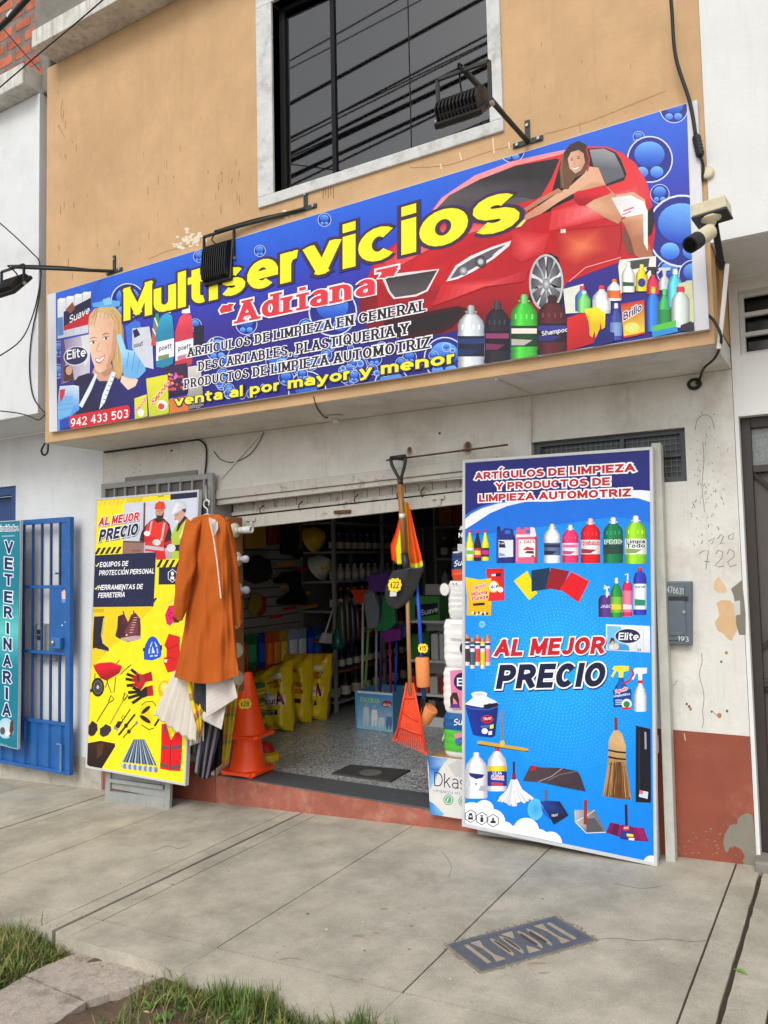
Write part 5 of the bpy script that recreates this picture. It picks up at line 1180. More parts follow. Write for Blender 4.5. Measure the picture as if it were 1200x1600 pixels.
B_.line(Q(r3, (855, 145), (857, 215)), 5, (130, 56, 60)); B_.poly(Q(r3, (842, 218), (866, 214), (890, 235), (910, 300), (912, 400), (925, 500), (938, 600), (860, 592), (780, 576), (800, 480), (812, 380), (816, 270)), lambda x, y: (206, 170, 120) if y < 1180 else ((176, 132, 84) if y < 1220 else (120, 76, 44)))
for k in range(34):
    t = k/33; B_.line([r3(lerp(818, 908, t), 390), r3(lerp(784, 936, t)+rm.uniform(-6, 6), lerp(575, 598, t)+rm.uniform(-14, 4))], .9, rm.choice([(96, 60, 34), (150, 106, 66), (190, 150, 100)]))
for y0 in (325, 362): B_.line(Q(r3, (814, y0), (860, y0+10), (911, y0+14)), 2.6, (40, 24, 24))
B_.line(Q(r3, (816, 400), (912, 420)), 1, (120, 80, 50))
B_.poly(Q(r3, (965, 190), (1046, 208), (1050, 600), (1046, 616), (964, 612)), lambda x, y: (24, 26, 38)); B_.line(Q(r3, (1018, 225), (1020, 320)), 3, (150, 156, 176)); B_.line(Q(r3, (984, 215), (984, 560)), 2, (44, 48, 66)); B_.poly(Q(r3, (986, 545), (1034, 556), (1030, 594), (982, 582)), (200, 216, 240)); B_.poly(Q(r3, (986, 545), (1006, 550), (1004, 570), (984, 566)), (216, 110, 120))
B_.rad(*r3(412, 652), 12.5, 17, (50, 160, 246), (96, 190, 250), 22)
B_.line(Q(r3, (467, 545), (469, 606)), 3.4, (110, 100, 104)); B_.poly(Q(r3, (436, 610), (470, 604), (545, 608), (594, 684), (512, 736), (495, 700)), lambda x, y: (30, 34, 60) if x > 858 else (36, 70, 160)); B_.poly(Q(r3, (440, 622), (462, 660), (495, 702), (496, 712), (450, 668)), (40, 90, 200)); B_.text('TRUST', r3(500, 694), r3(536, 688), 3.6, (236, 236, 244), wt=.2)
B_.poly(Q(r3, (630, 655), (738, 656), (800, 778), (692, 782), (632, 722)), lambda x, y: (176, 176, 184) if x < 915 else (110, 106, 112)); B_.poly(Q(r3, (690, 700), (740, 700), (790, 776), (694, 780)), (90, 86, 92)); B_.line(Q(r3, (632, 720), (690, 690), (738, 656)), 1, (226, 228, 236)); B_.line(Q(r3, (689, 600), (686, 735)), 5, (140, 56, 50)); B_.line(Q(r3, (630, 655), (632, 722), (692, 782), (800, 778)), 1.4, (216, 216, 222))
B_.line(Q(r3, (911, 625), (914, 745)), 4.4, (60, 30, 56)); B_.poly(Q(r3, (826, 722), (880, 740), (960, 752), (1008, 754), (1036, 830), (930, 822), (800, 780)), (110, 30, 80))
for k in range(26):
    t = k/25; B_.line([r3(lerp(830, 1004, t), lerp(726, 756, t)), r3(lerp(802, 1034, t), lerp(780, 828, t)+rm.uniform(-3, 5))], 1.3, rm.choice([(170, 30, 110), (130, 24, 84), (80, 20, 60)]))
B_.poly(Q(r3, (885, 770), (900, 742), (930, 742), (950, 800), (876, 804)), (40, 60, 140)); B_.ell(*r3(912, 756), 6, 4.2, (206, 40, 60)); B_.text('TRUST', r3(899, 761), r3(926, 758), 3, (250, 250, 250), wt=.2); B_.poly(Q(r3, (915, 785), (952, 790), (952, 804), (915, 800)), (240, 220, 60)); B_.poly(Q(r3, (880, 800), (920, 808), (918, 820), (878, 812)), (44, 50, 110)); B_.poly(Q(r3, (926, 808), (958, 810), (956, 824), (926, 820)), (230, 230, 240))
# clouds and icons
for cx, cy, r in ((130, 652, 52), (60, 690, 78), (20, 660, 40), (175, 720, 70), (240, 770, 52), (300, 790, 50), (360, 770, 72), (430, 820, 60), (495, 838, 64), (110, 760, 90), (390, 850, 80), (1050, 950, 44)): B_.ell(*r3(cx, cy), r/3.53, r/3.53, (240, 242, 250))
for cx, cy in ((54, 689), (116, 702), (178, 714)):
    hx = [r3(cx+33*cos(radians(60*k+30)), cy+35*sin(radians(60*k+30))) for k in range(6)]; B_.line(hx, 1.3, (36, 40, 60), closed=True)
x, y = 54, 690; B_.poly(Q(r3, (x-14, y+18), (x-10, y-10), (x-6, y-18), (x+6, y-18), (x+10, y-10), (x+14, y+18)), (30, 32, 48)); B_.poly(Q(r3, (x-6, y-4), (x+6, y-4), (x+4, y+6), (x-4, y+6)), (240, 242, 250))
x, y = 116, 702; B_.poly(Q(r3, (x-8, y+20), (x-8, y-2), (x-3, y-8), (x+3, y-8), (x+8, y-2), (x+8, y+20)), (60, 30, 40)); B_.poly(Q(r3, (x-10, y-18), (x+6, y-18), (x+6, y-10), (x-4, y-10)), (30, 32, 48))
x, y = 178, 714; B_.poly(Q(r3, (x-4, y-16), (x+4, y-16), (x+7, y-4), (x-7, y-4)), (30, 32, 48)); B_.poly(Q(r3, (x-18, y+4), (x+18, y+4), (x+12, y+14), (x-12, y+14)), (30, 32, 48)); B_.ell(*r3(x, y+4), 3, 2, (30, 32, 48))
best_price(B_, r2(192, 548), r2(836, 530), 27, r2(204, 738), r2(834, 722), 38)
B_.clip = None
B_.build('printed_sheet', PRINT, rt)

# ---------------- left: yellow poster
lp = board_plane((-4.191, 4.2, 0.026), -.014, .0583, -.0035)
LTL, LTR, LBL, LBR = (150, 779), (311.5, 765), (134, 1199.5), (290, 1228)
lt, D_ = make_board('advertising_board', 'yellow poster of safety gear and tools leaning left of the shop door', lp, LTL, LTR, LBL, LBR, None)
l1 = ZZ(130, 740, 5.714); l2 = ZZ(130, 930, 5.163)
LI = [(152, 781), (308.8, 768), (287.5, 1224.5), (136, 1197)]
D_.poly(LI, lambda x, y: (250, 228, 32)); D_.clip = LI
D_.poly(Q(l2, (75, 95), (570, 95), (220, 430), (50, 600)), (240, 204, 24))
D_.poly(Q(l1, (364, 262), (780, 232), (1030, 214), (1022, 470), (900, 740), (660, 765), (350, 712)), lambda x, y: (206, 212, 226) if y < 830 else (176, 170, 180))
D_.poly(Q(l1, (355, 605), (545, 610), (540, 715), (350, 720)), lambda x, y: (150, 110, 100)); D_.poly(Q(l1, (365, 520), (540, 510), (540, 600), (358, 606)), (196, 204, 212)); D_.line(Q(l1, (548, 258), (540, 610)), 3, (110, 70, 70)); D_.line(Q(l1, (358, 606), (545, 612)), 2, (80, 50, 50)); D_.text('TRAMA', l1(430, 700), l1(512, 694), 3, (90, 60, 60), wt=.2)
D_.poly(Q(l1, (778, 182), (1026, 158), (1024, 212), (778, 234)), (30, 34, 66)); D_.poly(Q(l1, (368, 222), (778, 185), (778, 234), (364, 264)), (250, 226, 30)); D_.text('Seguridad', l1(666, 212), l1(718, 206), 3, (110, 90, 20), wt=.2)
for k in range(9): D_.poly(Q(l1, (382+k*16, 262-k*1.4), (400+k*16, 222-k*1.4), (406+k*16, 221-k*1.4), (388+k*16, 261-k*1.4)), (196, 170, 20))
for k in range(6): D_.poly(Q(l1, (140+k*38, 290-k*3), (160+k*38, 240-k*3), (178+k*38, 238-k*3), (158+k*38, 288-k*3)), (244, 206, 60))
def hazard(x0, y0, x1, y1, n, sk=30, dy=0):
    for k in range(n):
        a = lerp(x0, x1, k/n); b = lerp(x0, x1, (k+.55)/n); y = lerp(0, dy, k/n)
        D_.poly(Q(l1, (a, y1+y), (a+sk, y0+y), (b+sk, y0+y), (b, y1+y)), (38, 32, 40))
hazard(100, 662, 330, 722, 5, 35, -12)
# two workmen
D_.poly(Q(l1, (500, 600), (520, 520), (560, 460), (600, 420), (650, 395), (720, 400), (770, 450), (790, 540), (790, 640), (700, 680), (650, 640)), (44, 36, 46))
D_.poly(Q(l1, (548, 520), (575, 445), (620, 415), (700, 405), (745, 440), (765, 480), (735, 560), (720, 620), (738, 765), (655, 770), (640, 700), (552, 690)), lambda x, y: (232, 50, 36) if y < 850 else (214, 34, 34)); D_.poly(Q(l1, (640, 400), (700, 390), (715, 425), (660, 440), (640, 420)), (40, 34, 40))
D_.poly(Q(l1, (605, 425), (620, 420), (598, 540), (582, 540)), (190, 190, 196)); D_.poly(Q(l1, (715, 440), (735, 440), (705, 600), (688, 600)), (190, 190, 196)); D_.poly(Q(l1, (555, 640), (720, 660), (720, 690), (552, 672)), (190, 190, 196))
D_.ell(*l1(684, 345), 7, 9, (206, 150, 126)); D_.line(Q(l1, (660, 335), (682, 332)), 1, (70, 40, 34)); D_.line(Q(l1, (692, 331), (712, 328)), 1, (70, 40, 34)); D_.line(Q(l1, (686, 335), (682, 362), (690, 364)), .8, (160, 100, 80)); D_.poly(Q(l1, (645, 350), (655, 372), (700, 375), (718, 340), (716, 390), (690, 412), (660, 405)), (60, 36, 32)); D_.poly(Q(l1, (636, 315), (645, 270), (680, 245), (725, 255), (735, 310), (722, 322), (640, 318)), (226, 64, 40)); D_.poly(Q(l1, (545, 560), (640, 565), (660, 580), (640, 610), (545, 605)), (206, 36, 40)); D_.ell(*l1(570, 535), 5, 4, (236, 230, 226)); D_.ell(*l1(655, 615), 6.5, 5, (216, 210, 214))
D_.poly(Q(l1, (785, 560), (810, 500), (850, 440), (900, 400), (960, 410), (960, 700), (880, 760), (790, 760), (790, 640)), lambda x, y: (176, 200, 60)); D_.poly(Q(l1, (830, 520), (850, 430), (905, 375), (930, 395), (880, 450), (848, 510)), (50, 40, 44)); D_.poly(Q(l1, (910, 420), (960, 410), (890, 560), (850, 590)), (226, 226, 130)); D_.poly(Q(l1, (800, 640), (900, 630), (900, 690), (800, 690)), (40, 34, 40)); D_.poly(Q(l1, (720, 620), (780, 595), (795, 640), (740, 650)), (200, 30, 40)); D_.ell(*l1(785, 665), 7, 6.5, (222, 214, 218)); D_.poly(Q(l1, (740, 690), (795, 700), (790, 760), (745, 760)), (180, 160, 170))
D_.poly(Q(l1, (810, 365), (880, 325), (905, 330), (905, 375), (860, 440), (830, 440), (818, 410)), (206, 156, 136)); D_.poly(Q(l1, (822, 420), (850, 410), (850, 440), (830, 442)), (230, 226, 226)); D_.line(Q(l1, (822, 372), (850, 365)), 1, (80, 56, 50)); D_.line(Q(l1, (826, 398), (815, 408), (828, 412)), .8, (160, 110, 96)); D_.poly(Q(l1, (785, 372), (802, 320), (830, 262), (870, 246), (910, 262), (926, 305), (920, 318), (850, 320), (805, 358)), lambda x, y: (232, 232, 238) if x < 282 else (190, 190, 200)); D_.poly(Q(l1, (880, 318), (918, 312), (915, 345), (900, 350)), (70, 56, 56))
best_price(D_, l1(134, 470), l1(492, 418), 13.5, l1(136, 610), l1(482, 546), 19)
# navy panel
D_.poly(Q(l1, (106, 728), (650, 702), (628, 1186), (80, 1192)), (30, 36, 68))
for k in range(8): D_.poly(Q(l1, (240+k*50, 1180), (290+k*50, 1110), (310+k*50, 1110), (262+k*50, 1180)), (36, 46, 84))
for tx, a, b, h in (('EQUIPOS DE', (146, 836), (398, 824), 8), ('PROTECCIÓN PERSONAL', (140, 910), (632, 892), 8), ('HERRAMIENTAS DE', (132, 1040), (528, 1030), 8), ('FERRETERÍA', (132, 1110), (370, 1102), 8)): D_.text(tx, l1(*a), l1(*b), h, (244, 244, 248), wt=.22, gap=.12, slant=.16)
for x, y in ((122, 815), (114, 1020)): D_.line(Q(l1, (x-10, y), (x-3, y+16), (x+18, y-16)), 1.6, (250, 236, 120))
D_.poly(Q(l1, (650, 790), (880, 765), (860, 835), (660, 836)), (250, 226, 30))
for k in range(5): D_.poly(Q(l1, (652+k*55, 836), (690+k*55, 768), (714+k*55, 768), (680+k*55, 836)), (34, 32, 44))
D_.poly(Q(l1, (676, 838), (860, 832), (850, 988), (672, 990)), (30, 36, 68)); hx = [l1(796+42*cos(radians(60*k+30)), 912+58*sin(radians(60*k+30))) for k in range(6)]; D_.line(hx, 1.1, (240, 240, 246), closed=True); D_.ell(*l1(796, 893), 2.4, 3.2, (240, 240, 246)); D_.poly(Q(l1, (776, 945), (782, 918), (810, 918), (816, 945)), (240, 240, 246))
for k in range(8): D_.line(Q(l1, (82+k*13, 1240), (96+k*13, 1206)), .7, (150, 120, 20))
# goods
D_.poly(Q(l2, (88, 172), (172, 168), (160, 270), (152, 340), (165, 395), (205, 425), (208, 450), (180, 458), (140, 440), (100, 425), (76, 440), (80, 300)), lambda x, y: (42, 32, 40)); D_.line(Q(l2, (166, 185), (148, 320), (160, 390)), 1.4, (200, 190, 170)); D_.line(Q(l2, (80, 432), (140, 440), (200, 455)), 1.6, (220, 190, 120))
D_.poly(Q(l2, (280, 170), (330, 150), (345, 180), (362, 215), (370, 200), (385, 160), (420, 140), (460, 190), (465, 260), (462, 350), (430, 360), (360, 378), (290, 350), (258, 330), (275, 260)), lambda x, y: (96, 44, 52) if x > 195 else (60, 32, 40)); D_.poly(Q(l2, (300, 345), (420, 325), (466, 330), (462, 352), (400, 372), (320, 370)), (190, 160, 160)); D_.poly(Q(l2, (365, 240), (400, 200), (440, 220), (440, 310), (360, 330), (330, 300)), (120, 60, 66))
for k in range(7): D_.line(Q(l2, (372+k*6, 300-k*20), (402+k*6, 300-k*20)), .8, (222, 200, 190))
D_.line(Q(l2, (322, 128), (330, 160)), 1.8, (70, 40, 44)); D_.line(Q(l2, (404, 124), (408, 150)), 1.8, (70, 40, 44)); D_.ell(*l2(350, 322), 1.6, 1.6, (230, 200, 90), 8)
D_.poly(Q(l2, (490, 520), (488, 470), (500, 400), (530, 345), (560, 330), (590, 345), (622, 400), (632, 470), (624, 500), (560, 526)), lambda x, y: (36, 84, 206)); D_.poly(Q(l2, (480, 430), (496, 420), (496, 450), (482, 455)), (30, 30, 40)); D_.poly(Q(l2, (620, 405), (636, 400), (636, 440), (624, 450)), (30, 30, 40))
for t in (((558, 410), (580, 465), (552, 468)), ((550, 380), (560, 375), (545, 420), (535, 420)), ((572, 375), (582, 380), (600, 415), (588, 420)), ((530, 430), (540, 428), (538, 470), (526, 475)), ((592, 430), (602, 430), (606, 470), (596, 470)), ((540, 485), (562, 482), (562, 495), (538, 498)), ((575, 482), (600, 480), (598, 492), (575, 495))): D_.poly(Q(l2, *t), (206, 226, 250))
D_.poly(Q(l2, (690, 310), (780, 335), (780, 600), (682, 625), (648, 540), (650, 505), (672, 500), (672, 430), (655, 400)), lambda x, y: (216, 34, 34)); D_.line(Q(l2, (655, 405), (690, 435), (760, 400)), 1, (120, 16, 20)); D_.line(Q(l2, (672, 500), (710, 505), (740, 520)), 1, (120, 16, 20)); D_.poly(Q(l2, (655, 515), (680, 520), (670, 545), (652, 540)), (250, 230, 230))
D_.poly(Q(l2, (690, 85), (740, 80), (740, 200), (700, 248), (672, 230), (660, 160)), lambda x, y: (226, 30, 110)); D_.line(Q(l2, (680, 75), (700, 55), (740, 35)), .9, (150, 150, 150))
for k in range(4): D_.ell(*l2(690+k % 2*16, 120+k*22), 1.4, 1.4, (140, 10, 60), 8)
D_.poly(Q(l2, (730, 190), (775, 185), (775, 220), (730, 222)), (44, 44, 40))
# wheelbarrow
D_.line(Q(l2, (96, 630), (90, 700), (70, 780)), 1.2, (50, 40, 44)); D_.line(Q(l2, (190, 690), (225, 785), (250, 780), (262, 660)), 1.2, (50, 40, 44)); D_.line(Q(l2, (300, 640), (340, 600), (388, 560)), 1.4, (44, 36, 40)); D_.line(Q(l2, (260, 560), (295, 524)), 1.2, (44, 36, 40)); D_.line(Q(l2, (165, 730), (180, 745), (200, 680)), 1.2, (50, 40, 44))
D_.poly(Q(l2, (80, 565), (130, 545), (225, 538), (315, 572), (295, 625), (250, 655), (185, 690), (140, 670), (95, 605)), lambda x, y: (222, 24, 44) if y < 1050 else (160, 16, 30)); D_.line(Q(l2, (82, 566), (140, 548), (225, 541), (312, 572)), 1.2, (240, 90, 90))
D_.rad(*l2(118, 742), 10, 15, (90, 84, 84), (28, 26, 30), 20); D_.ring(*l2(118, 742), 7, 10.5, 1, (120, 116, 116)); D_.ell(*l2(118, 742), 2, 3, (206, 200, 196), 10); D_.ell(*l2(64, 768), 2, 3, (60, 56, 60), 10)
# gloves
GLR, GLB = (170, 26, 36), (36, 30, 34)
D_.poly(Q(l2, (480, 640), (550, 615), (562, 690), (505, 700), (470, 760), (450, 790), (430, 740), (380, 745), (420, 700), (400, 660), (440, 640)), GLR); D_.poly(Q(l2, (440, 630), (480, 640), (500, 700), (440, 760), (420, 700)), (196, 36, 44))
for a, b in (((450, 650), (385, 598)), ((430, 665), (350, 635)), ((425, 690), (342, 675)), ((430, 720), (350, 730))): D_.line(Q(l2, a, tuple(lerp(p, q, .45) for p, q in zip(a, b))), 5.2, GLR); D_.line(Q(l2, tuple(lerp(p, q, .4) for p, q in zip(a, b)), b), 4.6, GLB)
D_.poly(Q(l2, (500, 740), (560, 725), (568, 810), (520, 815), (480, 830), (440, 790)), GLB); D_.poly(Q(l2, (515, 738), (560, 726), (568, 808), (520, 814)), (180, 30, 40))
for a, b in (((460, 780), (362, 785)), ((460, 800), (362, 830)), ((470, 820), (395, 872)), ((455, 770), (400, 745))): D_.line(Q(l2, a, b), 4.8, GLB)
D_.poly(Q(l2, (432, 645), (452, 640), (455, 700), (436, 705)), (60, 50, 30))
# shovels and small tools
D_.line(Q(l2, (210, 860), (110, 1020)), 1.6, (60, 46, 40)); D_.line(Q(l2, (205, 855), (225, 808), (248, 840), (215, 866)), 1.8, (44, 36, 36), closed=True); D_.poly(Q(l2, (72, 1012), (112, 1040), (118, 1085), (90, 1130), (60, 1140), (38, 1115), (40, 1060)), (50, 38, 38))
D_.line(Q(l2, (325, 845), (215, 1040)), 1.8, (190, 140, 70)); D_.line(Q(l2, (320, 840), (335, 790), (358, 808), (330, 850)), 1.8, (44, 36, 36), closed=True); D_.poly(Q(l2, (180, 1038), (222, 1060), (228, 1090), (200, 1130), (160, 1145), (134, 1125), (135, 1075), (165, 1055)), (60, 50, 56))
D_.line(Q(l2, (380, 918), (300, 1040)), 1.6, (40, 32, 30)); D_.ring(*l2(322, 988), 2.6, 3.6, 1, (40, 32, 30)); D_.poly(Q(l2, (280, 1015), (320, 1020), (290, 1070), (248, 1085), (260, 1050)), (54, 40, 36)); D_.poly(Q(l2, (248, 1050), (285, 1080), (270, 1095), (244, 1075)), (150, 150, 160))
D_.line(Q(l2, (418, 960), (285, 1130)), 3, (44, 34, 32), taper=False); D_.ell(*l2(345, 1052), 3, 3.4, (36, 28, 28)); D_.line(Q(l2, (440, 1020), (320, 1150)), 1.6, (60, 50, 46)); D_.ell(*l2(368, 1100), 3, 3.4, (60, 50, 46)); D_.poly(Q(l2, (432, 1010), (442, 1035), (425, 1050), (415, 1040)), (150, 140, 130))
# goggles
D_.line(Q(l2, (470, 890), (500, 862), (560, 855), (588, 895)), 1.2, (60, 46, 20)); D_.poly(Q(l2, (458, 915), (500, 880), (530, 900), (540, 960), (560, 1000), (540, 1050), (480, 1030), (452, 990)), (244, 206, 30)); D_.ell(*l2(505, 925), 3, 9, (40, 34, 20), tilt=48); D_.ell(*l2(500, 1000), 3.4, 10, (40, 34, 20), tilt=-55); D_.line(Q(l2, (470, 1045), (530, 1085), (570, 1070)), 1.4, (60, 46, 20)); D_.line(Q(l2, (575, 1055), (610, 1000)), 3, (30, 26, 24))
D_.ell(*l2(660, 760), 11, 14, (240, 180, 30)); D_.ell(*l2(655, 745), 6, 8, (250, 226, 120))
# vest, corrugated sheet, tile
D_.poly(Q(l2, (632, 1040), (670, 1035), (708, 1170), (760, 1080), (800, 1110), (798, 1240), (785, 1420), (700, 1415), (620, 1400), (628, 1230)), lambda x, y: (222, 26, 36)); D_.line(Q(l2, (708, 1170), (700, 1415)), 1, (130, 10, 20))
for p in (((634, 1210), (692, 1218), (692, 1246), (632, 1238)), ((712, 1218), (796, 1206), (796, 1236), (712, 1246)), ((622, 1350), (690, 1372), (690, 1400), (620, 1380)), ((710, 1378), (786, 1362), (784, 1396), (708, 1408)), ((648, 1045), (668, 1045), (672, 1110), (650, 1118))): D_.poly(Q(l2, *p), (96, 80, 90))
for k in range(22):
    t = k/22; t2 = (k+1)/22
    D_.poly([l2(lerp(405, 492, t), 1162), l2(lerp(405, 492, t2), 1162), l2(lerp(308, 592, t2), lerp(1345, 1375, t2)), l2(lerp(308, 592, t), lerp(1345, 1375, t))], [(176, 190, 206), (60, 80, 104), (110, 130, 150), (36, 46, 64)][k % 4])
for k in range(14): D_.ell(*l2(lerp(315, 586, k/13), lerp(1378, 1408, k/13)), 2.6, 4.6, (120, 134, 150) if k % 2 else (190, 200, 210), 10)
D_.poly(Q(l2, (22, 1196), (140, 1174), (256, 1196), (258, 1220), (145, 1404), (70, 1396), (18, 1355)), lambda x, y: (56, 34, 26) if y < 1180 else (34, 22, 20)); D_.poly(Q(l2, (110, 1200), (170, 1190), (150, 1290), (110, 1320)), (84, 50, 30))
D_.clip = None
D_.build('printed_sheet', PRINT, lt)

# ---------------- steel leaves the posters lean on
t = thing('folding_gate_leaf', 'grey steel door leaf with slatted foot leaning behind the yellow poster', 'door leaf', (-4.8, 4.30, gz(-4.8)))
def leanY(z): return 4.285+(z+.2)*.062
def lbox(m, x0, x1, z0, z1, y0=0.0, y1=.03, sl=0):
    p = [(x0, z0+(x0+4.8)*sl), (x1, z0+(x1+4.8)*sl), (x1, z1+(x1+4.8)*sl), (x0, z1+(x0+4.8)*sl)]
    m.prism([(x, leanY(z)+y0, z) for x, z in p], (0, y1-y0, 0))
m = MB()
lbox(m, -5.15, -5.095, -.225, 2.1, sl=.049); lbox(m, -4.50, -4.445, -.215, 2.1, sl=.049); lbox(m, -5.095, -4.50, -.225, -.135, sl=.049)
m.build('frame', STEEL, t, bevel=.004)
m = MB(); lbox(m, -5.09, -4.505, -.13, 2.1, .016, .022); m.build('panel', STEEL, t)
for z in (-.07, .06):
    m = MB(); lbox(m, -5.09, -4.51, z, z+.028, -.012, .015, .03); m.build('slat', STEEL, t, bevel=.003)
t = thing('folding_gate_leaf', 'grey steel barred door leaf whose top shows above the yellow poster', 'door leaf', (-4.8, 4.42, 2.0))
m = MB()
for z0, z1 in ((2.255, 2.30), (1.2, 1.24), (.12, .17)): m.box((-5.35, 4.455, z0), (-4.20, 4.49, z1))
m.box((-5.40, 4.455, .12), (-5.35, 4.49, 2.30)); m.box((-4.20, 4.455, .12), (-4.15, 4.49, 2.30)); m.build('frame', STEEL, t, bevel=.004)
for i in range(9):
    m = MB(); m.box((-5.25+i*.125, 4.46, .17), (-5.232+i*.125, 4.48, 2.255)); m.build('bar', STEEL, t)
m = MB(); m.box((-5.35, 4.484, .17), (-4.2, 4.488, 2.255)); m.build('panel', mat('brown_grey_panel', (104, 98, 92), .7, var=.1), t)
m = MB(); m.box((-5.18, 4.517, 2.18), (-4.37, W-.001, 2.345)); tag(m.build('grey_board', mat('grey_board', (140, 138, 130), .8, var=.1, vscale=8), org=None), 'plain grey board fixed flat on the wall above the yellow poster', 'board')
t = thing('folding_gate_leaf', 'grey steel door leaf with a pale edge post standing behind the blue poster', 'door leaf', (-1.4, 4.45, gz(-1.4)))
m = MB(); m.prism([(-2.02, 4.425, gz(-2.02)+.03), (-.965, 4.425, gz(-.965)+.015), (-.965, 4.425, 2.14), (-2.02, 4.425, 2.14)], (0, .03, 0)); m.build('panel', STEEL, t)
PALE = mat('pale_galvanised_post', (186, 186, 176), .55, var=.12, vscale=7, bump=.15, bscale=50, dirt=.4)
m = MB(); m.prism([(-.936, 4.43, -.022), (-.886, 4.43, -.02), (-.870, 4.44, 2.215), (-.92, 4.44, 2.215)], (0, .07, 0)); m.build('edge_post', PALE, t, bevel=.004)
for z in (.55, 1.15, 1.62):
    m = MB(); m.tube([(-.952, 4.41, z), (-.952, 4.41, z+.09)], .011, 8); m.build('hinge', STEEL, t)
# ================================================================ lamps, camera and cables on the front
LAMPB = mat('black_lamp_metal', (17, 17, 18), .5, var=.15, vscale=20)
GREENB = mat('dark_green_arm', (40, 50, 44), .55, var=.2, vscale=20)
ZINC = mat('zinc_bolt', (170, 170, 168), .35, metal=.8)
def floodlight(label, wall_px, end_px, w_, h_, dep, face, roll, ymul=0, drop=.06, endY=None, hang=.13):
    """an arm bolted to the wall with a finned floodlight hung in a yoke; face: direction the lamp shines"""
    b = onY(*wall_px, F-.004); e = onY(*end_px, endY) if endY else onZ(*end_px, b.z)
    t = thing('floodlight', label, 'lamp', b)
    m = MB(); m.box((b.x-.085, b.y-.006, b.z-.014), (b.x+.085, b.y+.002, b.z+.014)); m.box((b.x-.014, b.y-.007, b.z+.014), (b.x+.014, b.y+.002, b.z+.12))
    br = m.build('wall_bracket', GREENB, t, bevel=.002)
    for dx, dz in ((-.06, 0), (.06, 0), (0, .09)):
        m = MB(); m.tube([(b.x+dx, b.y-.014, b.z+dz), (b.x+dx, b.y-.005, b.z+dz)], .009, 6); m.build('bolt', ZINC, br)
    m = MB(); m.tube([b, e], .013, 8); m.build('arm', GREENB, t, smooth=True)
    n = Vector(face).normalized(); side = Vector((n.y, -n.x, 0)).normalized()
    side = (Matrix.Rotation(roll, 3, n) @ side); up = side.cross(n).normalized()
    if up.z < 0: up, side = -up, -side
    c = e-Vector((0, 0, drop+hang))
    M = Matrix(((side.x, n.x, up.x, c.x), (side.y, n.y, up.y, c.y), (side.z, n.z, up.z, c.z), (0, 0, 0, 1)))
    T = lambda x, y, z: M @ Vector((x, y, z))
    m = MB(); m.bbox((-w_/2, 0, -h_/2), (w_/2, .03, h_/2), .008, M=M); hs_ = m.build('housing', LAMPB, t, smooth=False)
    m = MB(); nf = 12
    for i in range(nf):
        x = lerp(-w_*.42, w_*.42, i/(nf-1))
        prof = [(0, -h_*.44), (-dep*.75, -h_*.40), (-dep, -h_*.22), (-dep, h_*.25), (-dep*.7, h_*.40), (0, h_*.46)]
        m.prism([T(x-.0035, y, z) for y, z in prof], side*.007)
    m.bbox((-w_*.40, -dep*.35, -h_*.40), (w_*.40, -.001, h_*.42), .005, M=M); m.build('cooling_fins', LAMPB, t)
    m = MB(); m.box((-w_*.42, .031, -h_*.42), (w_*.42, .034, h_*.42), M=M); m.build('lens', mat('lamp_lens', (150, 150, 140), .15), t)
    py = .012
    zt = drop+hang
    a0, a1 = T(-w_/2-.012, py, 0), T(w_/2+.012, py, 0); zu = Vector((0, 0, 1))*zt
    m = MB(); pts = [a0, a0+zu, a1+zu, a1]
    pts[1] = a0+zu; pts[2] = a1+zu
    for a, q in zip(pts[:-1], pts[1:]): m.tube([a, q], .0105, 4)
    m.build('yoke', LAMPB, t)
    m = MB(); m.tube([(pts[1]+pts[2])/2, e], .012, 6); m.build('yoke_clamp', GREENB, t)
    for s_ in (-1, 1):
        m = MB(); m.tube([T(s_*(w_/2+.012), py-.001, 0), T(s_*(w_/2+.028), py-.001, 0)], .012, 8); m.build('pivot_bolt', ZINC, t)
    m = MB(); mid = (pts[1]+pts[2])/2
    m.tube(smoothpts([T(0, -dep*.5, h_*.40), T(-.03, -dep*.8, h_*.5+hang*.2), mid+up*.01+side*-.02, lerp(mid, e, .9)+Vector((0, 0, .012)), lerp(e, b, .5)+Vector((0, 0, .018)), b+Vector((0, -.02, -.01))], 6), .005, 6); m.build('lead', LAMPB, t, smooth=True)
    return t
floodlight('black floodlight hanging in front of the letter t of the long sign', (478, 326), (340, 362), .245, .29, .05, (.0, 1, -.10), radians(0), hang=.04, drop=.17)
floodlight('black floodlight on a green arm in front of the upper window', (825, 222), (722, 106), .235, .20, .07, (.0, .75, -.9), radians(0), hang=.10, drop=.10)
floodlight('black floodlight at the left end of the long sign, before the neighbouring white wall', (179, 424), (18, 417), .24, .22, .04, (.0, .8, -.75), radians(0), hang=.08, drop=.06)

